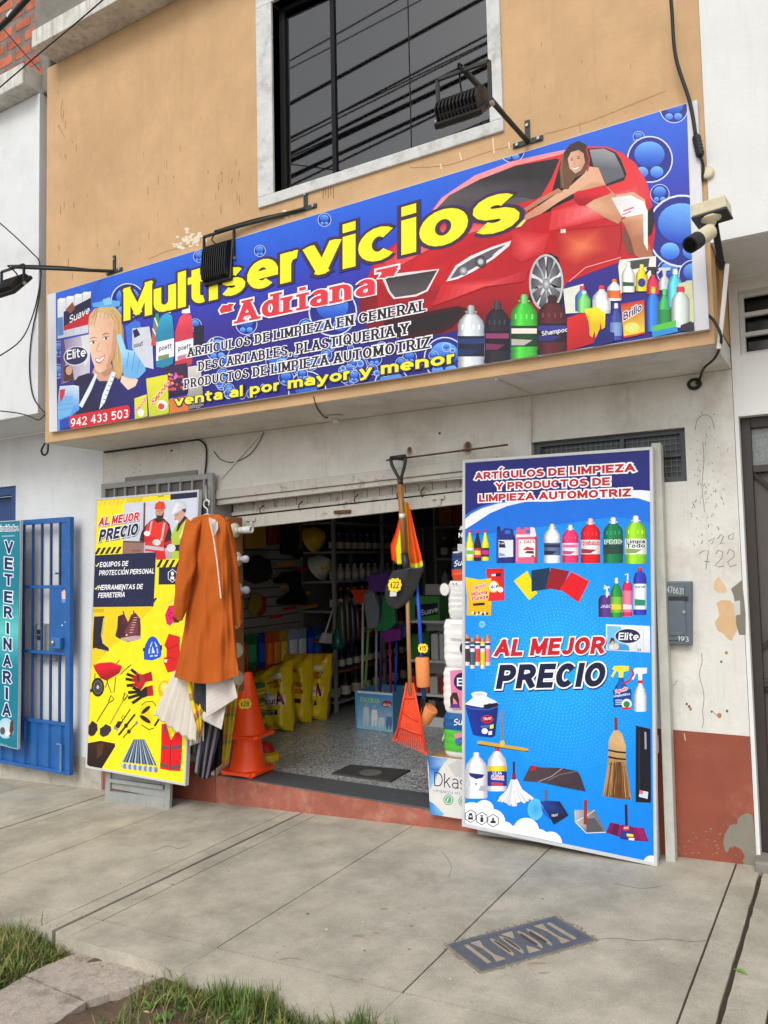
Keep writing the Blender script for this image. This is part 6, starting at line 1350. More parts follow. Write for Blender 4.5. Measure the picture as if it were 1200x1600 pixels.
# security camera
t = thing('security_camera', 'cream security camera under a square box at the right end of the sign', 'camera', onY(1118, 420, 3.80))
CRM = mat('yellowed_plastic', (206, 196, 164), .5, var=.1, vscale=18)
CY = 3.66
p = onY(1112, 333, CY)
MC = Matrix.Translation(p) @ Matrix.Scale(.84, 4) @ Matrix.Rotation(radians(-4), 4, 'Z') @ Matrix.Rotation(radians(-3), 4, 'Y')
m = MB(); m.bbox((-.085, -.075, -.02), (.085, .075, .045), .006, M=MC); m.build('junction_box', CRM, t)
m = MB(); m.bbox((-.088, -.078, -.035), (.088, .078, -.0205), .003, M=MC); m.build('box_base', LAMPB, t)
m = MB(); m.lathe([(.05, -.036), (.05, -.044), (.028, -.052), (.02, -.075)], 20, M=MC @ Matrix.Translation((.0, -.03, 0))); m.build('mount', CRM, t, smooth=True)
m = MB(); m.tube([MC @ Vector((.0, -.03, -.07)), MC @ Vector((-.01, -.035, -.10))], .014, 8); m.build('neck', CRM, t, smooth=True)
a, b = onY(1109, 362, CY-.05), onY(1078, 383, CY-.16)
d = (b-a).normalized(); m = MB(); m.tube([a, a+(b-a)*.62], .034, 16); bd = m.build('body', CRM, t, auto=40)
m = MB(); m.tube([a+(b-a)*.60, b], .036, 16); m.build('lens_hood', LAMPB, t, auto=40)
m = MB(); m.tube([b-d*.004, b+d*.002], .026, 16); m.build('lens', mat('lens_glass', (12, 12, 16), .05), bd)
p0, p1 = onY(1117, 352, CY+.03), onY(1127, 412, F-.03)
m = MB(); m.tube([p0, p1], .02, 4); m.tube([p1, p1+Vector((0, .05, 0))], .02, 4); m.build('post', LAMPB, t)
m = MB(); pts = [onY(1136, 413, F-.02), onY(1131, 470, F-.02), onY(1123, 545, F-.02)]; m.tube(pts, .011, 6)
tag(m.build('conduit', mat('white_conduit', (216, 214, 208), .5)), 'white conduit running down the ledge corner below the camera', 'conduit')
CABLE = mat('black_cable', (30, 28, 28), .6)
def cable(name, label, pts, r, cat='cable', mt=None):
    m = MB(); m.tube(smoothpts(pts, 6), r, 6); return tag(m.build(name, mt or CABLE, smooth=True), label, cat)
cable('cable', 'black cable hanging down the ochre wall to the plug by the sign', [onY(1047, -20, F-.1), onY(1050, 20, F-.08), onY(1056, 90, F-.06), onY(1078, 160, F-.05), onY(1087, 212, F-.05)], .009)
t = thing('power_plug', 'black plug adapter hanging on the right edge of the long sign', 'plug', onY(1091, 232, F-.05))
m = MB(); a, b = onY(1087, 210, F-.05), onY(1095, 246, F-.05); m.tube([a, lerp(a, b, .1), lerp(a, b, .9), b], [.010, .019, .019, .010], 8)
bdy = m.build('body', LAMPB, t)
for k in range(5):
    q = lerp(a, b, .2+k*.15); m = MB(); m.tube([q-(b-a).normalized()*.003, q+(b-a).normalized()*.003], .0205, 8); m.build('grip_ring', LAMPB, bdy)
m = MB(); m.tube(smoothpts([b, onY(1099, 262, F-.03), onY(1096, 284, F-.02)], 5), .007, 6); m.build('lead', CABLE, t, smooth=True)
m = MB(); q = onY(1106, 271, F-.01); m.lathe([(.03, 0), (.03, .012), (.02, .016)], 14, M=Matrix.Translation(q) @ Matrix.Rotation(radians(90), 4, 'X')); tag(m.build('wall_socket', CRM, smooth=True), 'round cream cable outlet on the ochre strip beside the sign', 'outlet')
cable('cable', 'black cable looping from the sign corner to the wall below the ledge', [onY(1106, 492, F-.02), onY(1118, 505, F-.05), onY(1127, 530, F-.05), onY(1118, 558, 4.1), onY(1100, 575, 4.3), onY(1094, 590, W-.03), onY(1088, 600, W-.02)], .007)
t = MB(); c = onY(1085, 600, W-.012)
for k in range(3): t.tube([c+Vector((cos(a)*(.035-.006*k), -.004*k, sin(a)*(.03-.005*k))) for a in [2*pi*i/16 for i in range(16)]], .004, 5, closed=True)
tag(t.build('cable_coil', CABLE, smooth=True), 'small dark coil of cable on the cream wall under the ledge corner', 'cable')
cable('cable', 'thick black cable crossing the top left corner before the bricks', [onY(-10, 52, 3.2), onY(18, 25, 3.2), onY(52, -12, 3.2)], .02)
m = MB(); a, b = onY(14, 27, 3.2), onY(21, 19, 3.2); m.tube([a, b], .0225, 8); tag(m.build('cable_tie', mat('white_plastic', (220, 220, 220), .5)), 'white band round the thick cable in the top left corner', 'band')
cable('cable', 'thin cable crossing the top left corner above the thick one', [onY(-10, 16, 3.3), onY(18, -8, 3.3)], .012)
cable('cable', 'thin wire running from the left edge up across the white cornice', [onY(-10, 145, 3.3), onY(60, 85, 3.3), onY(120, 35, 3.3), onY(178, -15, 3.3)], .005)
cable('cable', 'fine wire slanting down from the thick cable towards the brick wall', [onY(5, 45, 3.4), onY(35, 80, 3.7), onY(62, 110, 4.6)], .0035)
cable('cable', 'thin wire sagging over the white wall into the gap beside the sign', [onY(-10, 340, 3.7), onY(22, 368, 3.8), onY(50, 395, 3.88), onY(62, 412, F-.02), onY(62, 460, F-.01), onY(50, 520, F-.01), onY(46, 575, F-.01), onY(52, 620, F-.01), onY(70, 645, F-.01)], .005)
cable('cable', 'thin wire rising from the left edge along the edge of the white wall', [onY(-10, 562, 3.6), onY(32, 532, 3.8), onY(52, 490, F-.02), onY(63, 440, F-.01), onY(64, 415, F-.02)], .005)
cable('cable', 'thin wire looping under the white overhang at the left edge', [onY(-10, 641, 3.85), onY(25, 645, 3.9), onY(45, 650, 3.9), onY(60, 656, 3.9), onY(70, 648, F-.005)], .005)
cable('cable_end', 'short cut cable stub curling under the left end of the ochre ledge', [onY(72, 690, 4.0), onY(65, 703, 4.02), onY(68, 711, 4.05), onY(74, 707, 4.1), onY(75, 692, 4.12)], .008)
cable('cable', 'black cable stapled under the ledge and down beside the shop door', [onY(163, 707, W-.012), onY(230, 698, W-.012), onY(300, 688, W-.012), onY(314, 689, W-.012), onY(322, 700, W-.012), onY(322, 725, W-.012), onY(320, 745, W-.012), onY(325, 757, W-.012)], .007)
m = MB(); m.tube([onY(345, 748, W-.01), onY(410, 674, W-.01)], .008, 6); tag(m.build('conduit', mat('white_conduit', (216, 214, 208), .5)), 'white conduit slanting up the wall from the door head', 'conduit')
cable('cable', 'thin loose wire drooping on the wall beside the slanting conduit', [onY(334, 705, W-.01), onY(345, 718, W-.01), onY(365, 722, W-.01), onY(390, 710, W-.01), onY(405, 690, W-.01), onY(412, 676, W-.01)], .003)
p = onZ(524, 650, 2.585); t = thing('lamp_holder', 'white ceiling lamp holder under the ledge above the shop door', 'lamp holder', p)
m = MB(); m.lathe([(.055, .0), (.05, -.012), (.03, -.018)], 18, M=Matrix.Translation(p)); m.build('base', CREAM, t, smooth=True)
m = MB(); m.lathe([(.026, -.018), (.024, -.045), (.015, -.05)], 14, M=Matrix.Translation(p)); m.build('socket', CREAM, t, smooth=True)
cable('cable', 'thin wire pinned under the ledge to the ceiling lamp holder', [onZ(490, 620, 2.584), onZ(496, 638, 2.583), onZ(508, 652, 2.582), p+Vector((0, 0, -.004))], .004)
m = MB(); a, b = onZ(775, 592, 2.582), onZ(825, 615, 2.582); m.tube([a, onZ(828, 616, 2.582)], .008, 4); m.tube([onZ(828, 617, 2.58), onY(829, 690, W-.008)], .008, 4); tag(m.build('conduit', CREAM), 'cream conduit running under the ledge and down to the vent', 'conduit')

# power lines over the street behind the viewer, seen mirrored in the upper window
rp_ = random.Random(21)
zs = [7.55, 7.7, 7.82, 8.05, 8.15, 8.24, 8.33, 8.40, 8.55, 8.62, 8.70, 9.05, 9.35, 9.9, 10.3]
pl0 = None
for i, z in enumerate(zs):
    r = [.010, .012, .010, .012, .030, .018, .035, .026, .014, .012, .016, .012, .030, .012, .010][i]
    y = -2.0+rp_.uniform(-.3, .3); sg = rp_.uniform(.1, .35)
    m = MB(); m.tube([(lerp(-22, 14, k/24), y, z+(lerp(-22, 14, k/24)+7)*.11+(k/24-.4)*[-.5, -.3, .2, .3, -.1, .4, 0, .25, -.35, .1, .45, -.2, .3, .1, -.4][i]*2 - sg*4*(k/24)*(1-k/24)) for k in range(25)], r, 5)
    tag(m.build('power_line', CABLE), 'dark power line over the street mirrored in the upper window', 'power line', 'power lines mirrored in the upper window')
m = MB(); m.tube([(-16, -2.2, 11.5), (-3.0, -1.9, 6.3)], .010, 5); tag(m.build('power_line', CABLE), 'thin dark line slanting down across the other lines mirrored in the window', 'power line')

# meter box, numbers and wear on the cream wall
t = thing('meter_box', 'slate grey meter box with chalked numbers on the cream wall beside the blue poster', 'meter box', onY(1062, 1008, W))
g1, g2, g3, g4 = onY(1030, 905, W), onY(1083, 908, W), onY(1083, 1007, W), onY(1030, 1002, W)
SLATE = mat('slate_grey_box', (88, 100, 108), .5, var=.08, vscale=14)
m = MB(); m.prism([(g4.x, W-.05, g3.z), (g3.x, W-.05, g3.z), (g2.x, W-.05, g2.z), (g1.x, W-.05, g2.z)], (0, .0495, 0)); m.build('case', SLATE, t, bevel=.006)
m = MB(); m.box((g4.x+.01, W-.058, g3.z+.025), (g3.x-.022, W-.0505, g2.z-.02)); dr_ = m.build('door', SLATE, t, bevel=.003)
bp = Plane((g3.x, W-.0585, g3.z), (1, 0, 0), (0, 0, 1)); K_ = Art(bp)
K_.text('476631', (1042, 926), (1068, 929), 10, (226, 228, 226), wt=.10, gap=.14); K_.text('193', (1059, 1001), (1076, 1003), 8, (216, 218, 216), wt=.14, gap=.12)
K_.build('chalked_number', VINYL, dr_)
m = MB(); q = onY(1058, 935, W-.06); m.box((q.x-.045, W-.0605, q.z-.011), (q.x+.055, W-.0582, q.z+.011)); m.build('meter_window', mat('dim_slot', (40, 40, 40), .4), dr_)
m = MB(); q = onY(1056, 990, W-.06); m.bbox((q.x-.03, W-.066, q.z-.010), (q.x+.04, W-.0582, q.z+.010), .003); m.build('slot_cover', SLATE, dr_)
m = MB(); q = onY(1069, 956, W-.06); m.tube([(q.x, W-.066, q.z), (q.x, W-.058, q.z)], .009, 10); m.build('lock', ZINC, dr_)
wp = Plane((-3, W-.0006, 1), (1, 0, 0), (0, 0, 1)); K_ = Art(wp, .0001)
PEN = (96, 94, 92)
for P in ([(1107, 846), (1117, 840), (1112, 850)], [(1121, 842), (1126, 835), (1131, 838), (1125, 850), (1131, 848)], [(1138, 838), (1146, 833), (1145, 843), (1139, 842), (1138, 838)],
          [(1092, 866), (1098, 861), (1107, 860), (1103, 890)], [(1100, 877), (1109, 878)], [(1118, 866), (1122, 860), (1129, 862), (1128, 872), (1117, 884), (1125, 886), (1131, 884)], [(1136, 866), (1140, 858), (1147, 862), (1147, 870), (1137, 878), (1141, 886), (1151, 882)]):
    K_.line(P, 1.0, PEN)
OCH = lambda x, y: (208, 174, 132) if y > 930 else (214, 184, 146)
K_.poly([(1116, 908), (1122, 901), (1128, 908), (1134, 917), (1136, 924), (1131, 927), (1122, 926), (1115, 920)], OCH)
K_.poly([(1119, 943), (1126, 938), (1140, 938), (1147, 945), (1151, 960), (1152, 985), (1147, 992), (1143, 1002), (1137, 998), (1130, 990), (1121, 985), (1117, 972), (1124, 962), (1122, 950)], OCH)
K_.poly([(1142, 920), (1150, 914), (1159, 906), (1162, 930), (1165, 960), (1165, 992), (1155, 992), (1150, 975), (1150, 950), (1146, 930)], (126, 120, 108)); K_.poly([(1146, 940), (1156, 938), (1157, 960), (1148, 962)], (196, 196, 196))
for x, y, r in ((1073, 1100, 1.8), (1077, 1104, 2.0), (1079, 1108, 2.2), (1124, 1118, 3.6), (1135, 1020, 2.5), (1127, 1034, 1.8), (1136, 1111, 2.0), (1112, 1112, 1.6)): K_.ell(x, y, r, r*1.2, (176, 124, 84) if r > 2 else (110, 80, 56), 8)
def crack(P, wd=.9, col=(120, 114, 106)): K_.line([(p.x, p.y) for p in smoothpts([(x, y, 0) for x, y in P], 4)], wd, col)
crack([(1096, 1020), (1097, 1034), (1093, 1050), (1094, 1062), (1098, 1075), (1100, 1092), (1098, 1110), (1099, 1128), (1097, 1138)]); crack([(1112, 1110), (1118, 1116), (1121, 1118)]); crack([(1058, 1064), (1052, 1072)])
rk = random.Random(31)
for k in range(90):      # scuffs where old signs were torn off
    x = rk.gauss(1100, 16); y = rk.uniform(640, 850); L_ = rk.uniform(1, 7)
    if x > 1145 or x < 1078: continue
    a = rk.uniform(-.6, .6); K_.line([(x, y), (x+L_*sin(a), y+L_*cos(a))], rk.uniform(.5, 1.3), rk.choice([(120, 114, 106), (146, 138, 128), (176, 150, 132), (104, 98, 92)]))
crack([(1086, 672), (1090, 655), (1102, 648), (1112, 654), (1116, 670)], .9); crack([(1098, 690), (1100, 720), (1097, 760), (1101, 800)], .8)
K_.build('scuffs_and_numbers', PRINT, shop)['kind'] = 'stuff'
wp2 = Plane((-3, W-.0068, .5), (1, 0, 0), (0, 0, 1)); K_ = Art(wp2, .0001)
CEM = lambda x, y: (132, 128, 116)
K_.poly([(1176, 1274), (1168, 1270), (1160, 1273), (1153, 1279), (1152, 1287), (1141, 1289), (1137, 1296), (1132, 1305), (1130, 1316), (1133, 1330), (1137, 1332), (1140, 1324), (1148, 1322), (1158, 1327), (1164, 1338), (1160, 1346), (1164, 1352), (1182, 1352), (1180, 1310)], CEM)
for k in range(30):
    x, y = rk.uniform(1056, 1150), rk.uniform(1295, 1340); K_.ell(x, y, rk.uniform(.8, 3), rk.uniform(.6, 1.6), (150, 116, 98) if rk.random() < .6 else (128, 118, 106), 7)
K_.line([(1069, 1146), (1071, 1157)], 1.2, (206, 190, 180))
K_.build('flaked_paint', PRINT, shop)['kind'] = 'stuff'
fp = Plane((-3, F-.0008, 4), (1, 0, 0), (0, 0, 1)); K_ = Art(fp, .0001)
for k in range(95):     # rain scratches on the ochre plaster
    cl = rk.choice([(120, 350, 25, 60), (250, 330, 60, 60), (370, 280, 20, 50), (100, 230, 12, 120), (900, 130, 90, 90), (860, 200, 60, 40)])
    x, y = rk.gauss(cl[0], cl[2]), rk.gauss(cl[1], cl[3])
    if 398 < x < 795 or not 84 < x < 1095 or y > 455-.3*(x-78)-6 or y < 100-.38*(x-80)+8: continue
    L_ = rk.uniform(3, 16); dx = rk.uniform(-.08, .12)*L_; K_.line([(x, y), (x+dx, y+L_)], rk.uniform(.5, 1.1), rk.choice([(160, 126, 84), (146, 114, 76), (172, 136, 92), (134, 104, 70)]))
for P in ([(98, 155), (95, 175), (99, 190)], [(92, 195), (96, 205), (101, 215)], [(232, 405), (260, 393), (300, 382)], [(640, 262), (700, 258), (760, 238), (800, 228)], [(850, 210), (920, 190), (1000, 158), (1040, 142)]): crack(P, .8, (160, 122, 78))
for k in range(70):      # white filler splashes round the middle lamp's arm
    x, y = rk.gauss(300, 14), rk.gauss(378, 7)
    if rk.random() < .25: x, y = rk.gauss(452, 8), rk.gauss(338, 4)
    if y > 455-.3*(x-78)-3: continue
    r = rk.uniform(.8, 3.2); K_.ell(x, y, r*1.4, r, (228, 214, 190), 7)
for P in ([(770, 215), (772, 240)], [(718, 238), (721, 250)], [(688, 256), (690, 264)], [(795, 222), (796, 232)]): K_.line(P, 2.2, (236, 210, 164))
for k in range(5): K_.line([(505+k*4, 292+k % 3), (505+k*4, 310-k % 2*4)], 1, (110, 88, 62))
K_.build('scratches', PRINT, shop)['kind'] = 'stuff'
sp2 = Plane((-3, W-.031, 2.2), (1, 0, 0), (0, 0, 1))
K_ = Art(Plane((-3, W-.0007, 2.3), (1, 0, 0), (0, 0, 1)), .0001)   # rust stains at the rod fixings
for cx, cy, rx, ry in ((731, 700, 8, 11), (640, 706, 5, 8)):
    for k in range(4): K_.rad(cx, cy-k*1.5, rx*(1-.2*k), ry*(1-.2*k), [(150, 118, 88), (126, 92, 62), (96, 66, 42), (70, 48, 32)][k], [(190, 184, 172), (160, 136, 110), (130, 98, 70), (96, 66, 42)][k], 18)
for k in range(20): K_.ell(rk.uniform(170, 330), rk.uniform(700, 750), .8, .8, (120, 114, 106), 6)
K_.ell(268, 704, 2, 1.6, (60, 56, 52), 8); K_.ell(687, 677, 2, 2, (60, 56, 52), 8)
K_.build('rust_stains', PRINT, shop)

# ---------------------------------------------------------------- blue gate and vertical banner of the neighbour
GY = 4.40
def gp(x, y): return onY(x, y, GY)
gt = thing('metal_gate', 'blue barred metal gate swung open flat against the white wall', 'gate', gp(60, 1205))
def gbar(m, x0, y0, x1, y1, w_, dep=.03, off=0):
    a, b = gp(x0, y0), gp(x1, y1); a.y += off; b.y += off
    if abs(a.z-b.z) > abs(a.x-b.x): m.box((min(a.x, b.x)-w_/2, a.y, min(a.z, b.z)), (max(a.x, b.x)*0+min(a.x, b.x)+w_/2, a.y+dep, max(a.z, b.z)))
    else: m.box((min(a.x, b.x), a.y, (a.z+b.z)/2-w_/2), (max(a.x, b.x), a.y+dep, (a.z+b.z)/2+w_/2))
GZ0, GZ1 = gp(107, 1212).z, gp(113, 807).z
XR_, XL_ = gp(109, 1000).x, gp(-20, 1000).x
m = MB(); m.box((XR_-.06, GY, GZ0), (XR_, GY+.04, GZ1)); m.box((XL_, GY, GZ0), (XL_+.05, GY+.04, GZ1)); m.box((XL_+.05, GY, GZ1-.045), (XR_-.06, GY+.04, GZ1)); m.box((XL_+.05, GY, GZ0), (XR_-.06, GY+.04, GZ0+.03))
zr1, zr2, zr3 = gp(60, 917).z, gp(60, 1019).z, gp(60, 1127).z
for z in (zr1, zr2, zr3): m.box((XL_+.05, GY+.004, z-.014), (XR_-.06, GY+.034, z+.014))
m.build('frame', BLUE, gt, bevel=.003)
for i in range(11):
    x = gp(90-i*14.2, 1060).x
    if x < XL_+.06: continue
    m = MB(); m.box((x-.009, GY+.012, zr3+.014), (x+.009, GY+.028, zr2-.014)); m.build('bar', BLUED, gt)
    if i > 0:
        m = MB(); m.box((x-.009, GY+.012, zr2+.014), (x+.009, GY+.028, zr1-.014)); m.build('bar', BLUED, gt)
    m = MB(); m.box((x-.009, GY+.012, zr1+.014), (x+.009, GY+.028, GZ1-.045)); m.build('bar', BLUED, gt)
m = MB(); a = gp(96, 900).x; m.box((a-.01, GY+.008, zr1+.015), (XR_-.061, GY+.03, GZ1-.046)); a2 = gp(77, 950).x; m.box((a2, GY+.006, zr2+.015), (XR_-.061, GY+.03, zr1-.015)); pl2 = m.build('lock_plate', BLUE, gt, bevel=.002)
m = MB(); q = gp(92, 1004); m.bbox((q.x-.06, GY-.035, q.z-.05), (q.x+.06, GY+.005, q.z+.045), .008); lk = m.build('lock', mat('light_blue_lock', (50, 108, 170), .4, var=.15, vscale=20), gt)
m = MB(); m.tube([(q.x-.03, GY-.05, q.z), (q.x-.03, GY-.03, q.z)], .022, 14); m.build('lock_cylinder', ZINC, lk, smooth=True)
m = MB(); q = gp(92, 896); m.tube([(q.x-.03, GY-.01, q.z), (q.x+.03, GY-.01, q.z)], .008, 6); m.build('bolt', BLUED, gt)
m = MB(); K_ = Art(Plane((q.x, GY+.0055, 1), (1, 0, 0), (0, 0, 1))); K_.poly([(96, 925), (101, 921), (104, 930), (103, 942), (97, 941)], (226, 190, 186)); K_.poly([(97, 936), (103, 936), (103, 942), (97, 942)], (90, 150, 220)); K_.ell(97, 977, 1.2, 1.2, (230, 240, 250), 6); K_.ell(102, 972, 1.2, 1.2, (230, 240, 250), 6)
K_.build('sticker', PRINT, pl2)
m = MB(); pts = []; x = XL_+.05; k = 0                                        # ribbed lower sheet
while x < XR_-.06:
    pts += [(x, GY+.03), (x+.075, GY+.03), (x+.085, GY+.012), (x+.155, GY+.012), (x+.165, GY+.03)]; x += .165
pts = [p for p in pts if p[0] < XR_-.061]+[(XR_-.061, GY+.03)]
nv = len(pts); m.add([(x, y, z) for z in (GZ0+.031, zr3-.0145) for x, y in pts], [(i, i+1, nv+i+1, nv+i) for i in range(nv-1)])
m.build('ribbed_panel', BLUE, gt)
m = MB(); q = gp(97, 1160); m.tube([(q.x-.05, GY-.012, gp(97, 1163).z), (q.x, GY-.012, gp(97, 1163).z), (q.x, GY-.012, gp(97, 1205).z)], .009, 6); m.build('drop_bolt', mat('worn_blue_steel', (110, 140, 170), .45, var=.2, vscale=30), gt)
# grey meter box behind the gate
t = thing('meter_box', 'grey meter box on the white wall behind the blue gate bars', 'meter box', onY(72, 1025, W))
a, b = onY(62, 1030, W-.01), onY(96, 975, W-.01)
m = MB(); m.bbox((a.x, W-.07, a.z), (b.x, W-.015, b.z), .006); m.build('case', mat('grey_meter_case', (130, 134, 132), .6, var=.15, vscale=14), t)
for z in (.62, .78):
    m = MB(); zz = lerp(a.z, b.z, z); m.box((a.x+.05, W-.074, zz-.02), (a.x+.12, W-.0705, zz+.02)); m.build('meter_window', mat('dim_slot', (40, 40, 40), .4), t)
# banner
VY = 4.30
bn = thing('vertical_banner', 'teal vertical banner lettered with a vet service hanging before the blue gate', 'banner', onY(16, 1172, VY))
b0, b1, b2, b3 = onY(-26, 1158, VY), onY(27.5, 1171, VY), onY(32, 812.5, VY), onY(-26, 816, VY)
m = MB(); m.prism([b0, b1, b2, b3], (0, .025, 0)); m.build('backing', ALU, bn)
K_ = Art(Plane((b1.x, VY-.0006, 1), (1, 0, 0), (0, 0, 1)))
K_.poly([(-25, 817), (31, 813.5), (31, 870), (29.5, 960), (28.5, 1080), (26.8, 1170), (-25, 1157)], lambda x, y: (16, 118, 140))
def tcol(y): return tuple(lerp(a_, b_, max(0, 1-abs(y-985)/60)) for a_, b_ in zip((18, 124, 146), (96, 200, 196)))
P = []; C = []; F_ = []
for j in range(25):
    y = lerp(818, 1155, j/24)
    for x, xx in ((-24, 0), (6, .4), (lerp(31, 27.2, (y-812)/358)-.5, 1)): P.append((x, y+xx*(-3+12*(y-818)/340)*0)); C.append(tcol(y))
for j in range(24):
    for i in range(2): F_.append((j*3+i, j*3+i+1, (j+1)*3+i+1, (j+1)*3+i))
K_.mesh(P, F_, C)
for i, ch in enumerate('VETERINARIA'):
    yb_ = [864, 889, 914, 941, 964.5, 990, 1015, 1041, 1066.5, 1092, 1118][i]; h = [19.5, 18.5, 18, 18, 18, 18, 19, 19, 19, 19, 20][i]
    w_ = 13 if ch != 'I' else 4.2; cx = lerp(14, 10.2, i/10)
    K_.text(ch, (cx-w_/2, yb_), (cx+w_/2, yb_+1.5), h, (20, 34, 90), outlines=[(1.7, (226, 240, 246), 0, 0)], wt=.27, hy=.8)
K_.text('Curiosidades', (-10, 830), (29, 829), 9, (30, 40, 80), outlines=[(1.2, (236, 240, 246), 0, 0)], wt=.16); K_.line([(3, 838), (23, 837)], 2, (150, 180, 200))
K_.rad(9, 1138, 13, 16, (206, 220, 230), (160, 206, 226), 24); K_.poly([(16, 1128), (20, 1124), (22, 1140), (17, 1152), (13, 1150), (15, 1140)], (90, 50, 60)); K_.ell(4, 1142, 4, 6, (90, 84, 84)); K_.ell(12, 1146, 4, 4, (226, 226, 226)); K_.text('Baño y', (-6, 1164), (11, 1166), 4, (120, 190, 200), wt=.2)
K_.build('printed_sheet', PRINT, bn)

# ---------------------------------------------------------------- cast cover in the pavement
gpn = Plane(onG(810, 1475), (1, 0, .049), (0, 1, 0))
cv = thing('utility_cover', 'blue grey cast cover with a raised pattern set askew in the pavement', 'manhole cover', onG(810, 1475))
ca, cb_, cc_, cd_ = [onG(*p) for p in ((700, 1478), (866, 1434), (928, 1470), (752, 1519))]
CAST = mat('cast_cover', (92, 96, 104), .55, var=.18, vscale=25, bump=.3, bscale=80)
SAND = mat('sandy_relief', (166, 152, 132), .9, var=.15, vscale=30, bump=.3)
RIMC = mat('rim_cement', (138, 130, 116), .95, var=.2, vscale=30, bump=.6)
def cpt(u, v, z=0): 
    q = ca.lerp(cd_, v).lerp(cb_.lerp(cc_, v), u); q = Vector(q); q.z = gz(q.x)+z; return q
def cring(m, i0, i1, z0, z1):
    o = [cpt(i0*.55, i0, 0), cpt(1-i0*.55, i0), cpt(1-i0*.55, 1-i0), cpt(i0*.55, 1-i0)]; n = [cpt(i1*.55, i1), cpt(1-i1*.55, i1), cpt(1-i1*.55, 1-i1), cpt(i1*.55, 1-i1)]
    for i in range(4):
        j = (i+1) % 4; m.prism([q+Vector((0, 0, z1)) for q in (o[i], o[j], n[j], n[i])], (0, 0, z0-z1))
m = MB(); cring(m, -.045, .0, -.01, .003); m.build('rim', RIMC, cv)
m = MB(); cring(m, .001, .06, -.01, .007); m.build('frame', CAST, cv, bevel=.002)
m = MB(); m.prism([cpt(u, v, .004) for u, v in ((.034, .061), (.966, .061), (.966, .939), (.034, .939))], (0, 0, -.012)); m.build('plate', CAST, cv)
m = MB()
def rel(P): m.prism([cpt(u, v, .0075) for u, v in P], (0, 0, -.005))
for s_ in (0, 1):
    f = (lambda u: u) if not s_ else (lambda u: 1-u)
    rel([(f(.10), .16), (f(.13), .16), (f(.13), .84), (f(.10), .84)])
    rel([(f(.165), .14), (f(.245), .14), (f(.215), .34), (f(.215), .66), (f(.25), .86), (f(.17), .86), (f(.195), .66), (f(.195), .34)])
    for cx in (.33, .415):
        cxx = f(cx); rel([(cxx+.030*sin(a), .5-.34*cos(a)) for a in [pi*k/8 for k in range(9)]]+[(cxx-.012*sin(a), .5+.34*cos(a)) for a in [pi*k/8 for k in range(1, 8)]])
rel([(.45, .12), (.55, .12), (.50, .34)]); rel([(.45, .88), (.55, .88), (.50, .66)])
m.build('raised_pattern', SAND, cv)
m = MB()
for cxx in (.33, .415, .67, .585):
    sg = 1 if cxx < .5 else -1; m.prism([cpt(cxx+sg*(.006+.014*sin(a)), .5-.24*cos(a), .0085) for a in [pi*k/8 for k in range(9)]]+[cpt(cxx-sg*.002*sin(a), .5+.24*cos(a), .0085) for a in [pi*k/8 for k in range(1, 8)]], (0, 0, -.003))
m.build('dark_inset', mat('dark_brown_inset', (84, 72, 62), .95, var=.3, vscale=40, bump=.5), cv)  # dark brown lens laid inside each raised lens of the pattern
m = MB()
rj = random.Random(9)
for k in range(120):     # crumbled mortar round the cover
    e = rj.random(); u, v = (rj.random(), rj.choice([-.06, 1.05])) if e < .6 else (rj.choice([-.04, 1.04]), rj.random())
    q = cpt(u+rj.uniform(-.015, .015), v+rj.uniform(-.03, .03), .003); r = rj.uniform(.002, .006)
    m.lathe([(r, -.002), (r*.8, r*.6), (r*.2, r)], 5, M=Matrix.Translation(q))
m.build('crumbled_mortar', RIMC, cv)['kind'] = 'stuff'
K_ = Art(Plane(onG(810, 1475)+Vector((0, 0, .0006)), (1, 0, .049), (0, 1, 0)), .00006)
HC = (112, 104, 94)
for P in ([(932, 1468), (960, 1466), (1000, 1470), (1040, 1467), (1080, 1471), (1104, 1469)], [(436, 1500), (452, 1497), (470, 1499)], [(690, 1330), (705, 1352), (700, 1372)], [(240, 1330), (262, 1322), (280, 1326), (300, 1318)], [(960, 1380), (1000, 1388), (1036, 1384)]): K_.line([(p.x, p.y) for p in smoothpts([(x, y, 0) for x, y in P], 5)], .7, HC)
for k in range(46):
    x, y = rk.uniform(180, 1090), rk.uniform(1330, 1540)
    if y > 1440+.24*(x-165)-6 or (690 < x < 935 and 1425 < y < 1525) or y < 1290+.12*(x-500)+.0004*(x-500)**2: continue
    r = rk.uniform(.5, 1.8); K_.ell(x, y, r*1.6, r*.7, rk.choice([(96, 90, 82), (120, 112, 100), (214, 208, 196), (146, 120, 90)]), 7)
for x, y, a, b in ((560, 1462, 9, 1.6), (588, 1458, 5, 1.2), (840, 1505, 16, 1.6), (850, 1520, 10, 1), (600, 1420, 7, 1.2)): K_.ell(x, y, a, b, (166, 142, 108), 12)
K_.build('pavement_marks', PRINT, None)['kind'] = 'structure'
lf = MB(); q = onG(1157, 1520); lf.add([q+Vector(v) for v in ((-.03, .008, .004), (0, -.006, .008), (.028, -.012, .004), (.004, .010, .012))], [(0, 1, 3), (1, 2, 3)], (110, 150, 40)); lf.col = None
tag(lf.build('fallen_leaf', GR), 'green leaf lying in the pavement crack at the lower right', 'leaf')
